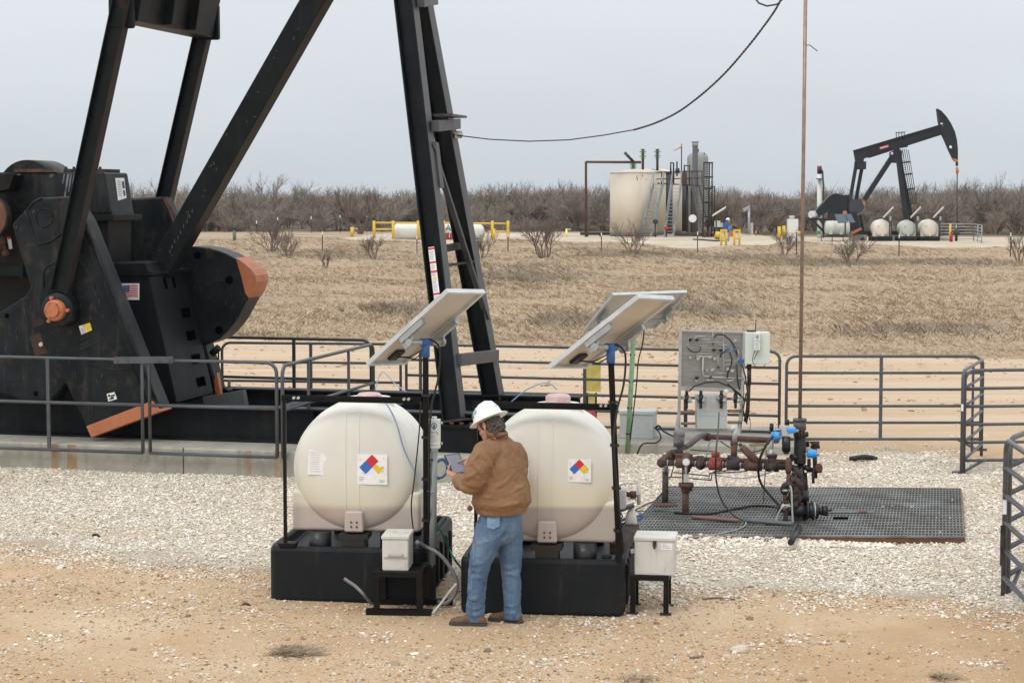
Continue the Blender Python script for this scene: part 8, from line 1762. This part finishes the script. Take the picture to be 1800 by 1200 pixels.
p = gfar(1681, 147); t = thing('far_wellhead', p, 'dark upright wellhead under the far pumpjack head', 'wellhead'); fpart('casing', IRON, t, lambda m: (m.cyl(p, PY(1681.5, 402, 147), .10), m.cyl(PY(1681, 412, 147), PY(1681, 409, 147), .2))); fpart('flow_arm', IRON, t, lambda m: m.cyl(PY(1676, 410, 147), PY(1687, 410, 147), .06))
# barbed wire fence: tee posts with white tips
tp_list = [(567, 407, 452), (733, 414, 454), (893, 411, 453), (1057, 409, 454), (1226, 407, 455), (1400, 402, 455), (1580, 412, 456), (1776, 409, 454)]
where = ['left of the propane tank', 'crossing the left end of the propane tank', 'at the right end of the yellow pipe fence', 'just left of the big cream tank', 'below the grey vessel', 'below the white cabinet', 'below the left and middle far tanks', 'at the far right of the field']
tops = []
for (px, y0, y1), wq in zip(tp_list, where):
    D = 118.0; p = PY(px, y1, D); p.z = fz(p.x, D); h = PY(px, y0, D).z - p.z
    t = thing('fence_post', p, 'white tipped steel fence post ' + wq, 'fence post', 'steel posts of the wire fence across the field')
    fpart('shaft', TPOST, t, lambda m: m.beam(p - Vector((0, 0, .1)), p + Vector((0, 0, h - .22)), .055, .05, side=(1, 0, 0))); fpart('white_tip', PAPER, t, lambda m: m.beam(p + Vector((0, 0, h - .22)), p + Vector((0, 0, h)), .055, .05, side=(1, 0, 0))); tops.append((p, h))
wf = thing('wire_strands', tops[0][0], 'thin wire strands strung between the white tipped fence posts', 'wire fence')
for k in (.35, .6, .85): fpart('strand', WIRE, wf, lambda m: m.tube([tops[0][0] + Vector((-25, 3, .6))] + [p + Vector((0, -.03, h * k)) for p, h in tops] + [tops[-1][0] + Vector((12, 0, 1))], .0035, 4))
for px, y0 in ((451, 388), (488, 382), (547, 380), (598, 378), (645, 380)):
    D = 163.0; p = gfar(px, D); z1 = PY(px, y0, D).z
    t = thing('fence_post', p, 'distant white tipped post in front of the brush, left of the propane tank', 'fence post', 'distant posts at the edge of the brush')
    fpart('shaft', TPOST, t, lambda m: m.beam(p, Vector((p.x, p.y, z1 - .25)), .05, .05, side=(1, 0, 0))); fpart('white_tip', PAPER, t, lambda m: m.beam(Vector((p.x, p.y, z1 - .25)), Vector((p.x, p.y, z1)), .06, .06, side=(1, 0, 0)))
p = gfar(412, 131); o = MB().cyl(p, PY(412, 406, 131), .12, n=10).build('corner_post', [M_('weathered_green_post', (.14, .16, .12), .8)], origin=tuple(p)); tag(o, 'thick weathered corner post behind the rounded counterweight', 'fence post')
# ------------------------------------------------------------------ thin grey winter air
m = MB().b2((-3100, -70, -1.6), (3100, 3100, 13.0)); hz_ = m.build('haze', []); tag(hz_, None, None, kind='stuff')
hm = bpy.data.materials.new('haze_air'); hm.use_nodes = True; t = hm.node_tree; t.nodes.clear()
pv = t.nodes.new('ShaderNodeVolumePrincipled'); pv.inputs['Color'].default_value = (.86, .89, .93, 1); pv.inputs['Density'].default_value = .00014; pv.inputs['Anisotropy'].default_value = .1
mo = t.nodes.new('ShaderNodeOutputMaterial'); t.links.new(pv.outputs[0], mo.inputs['Volume']); hz_.data.materials.append(hm)
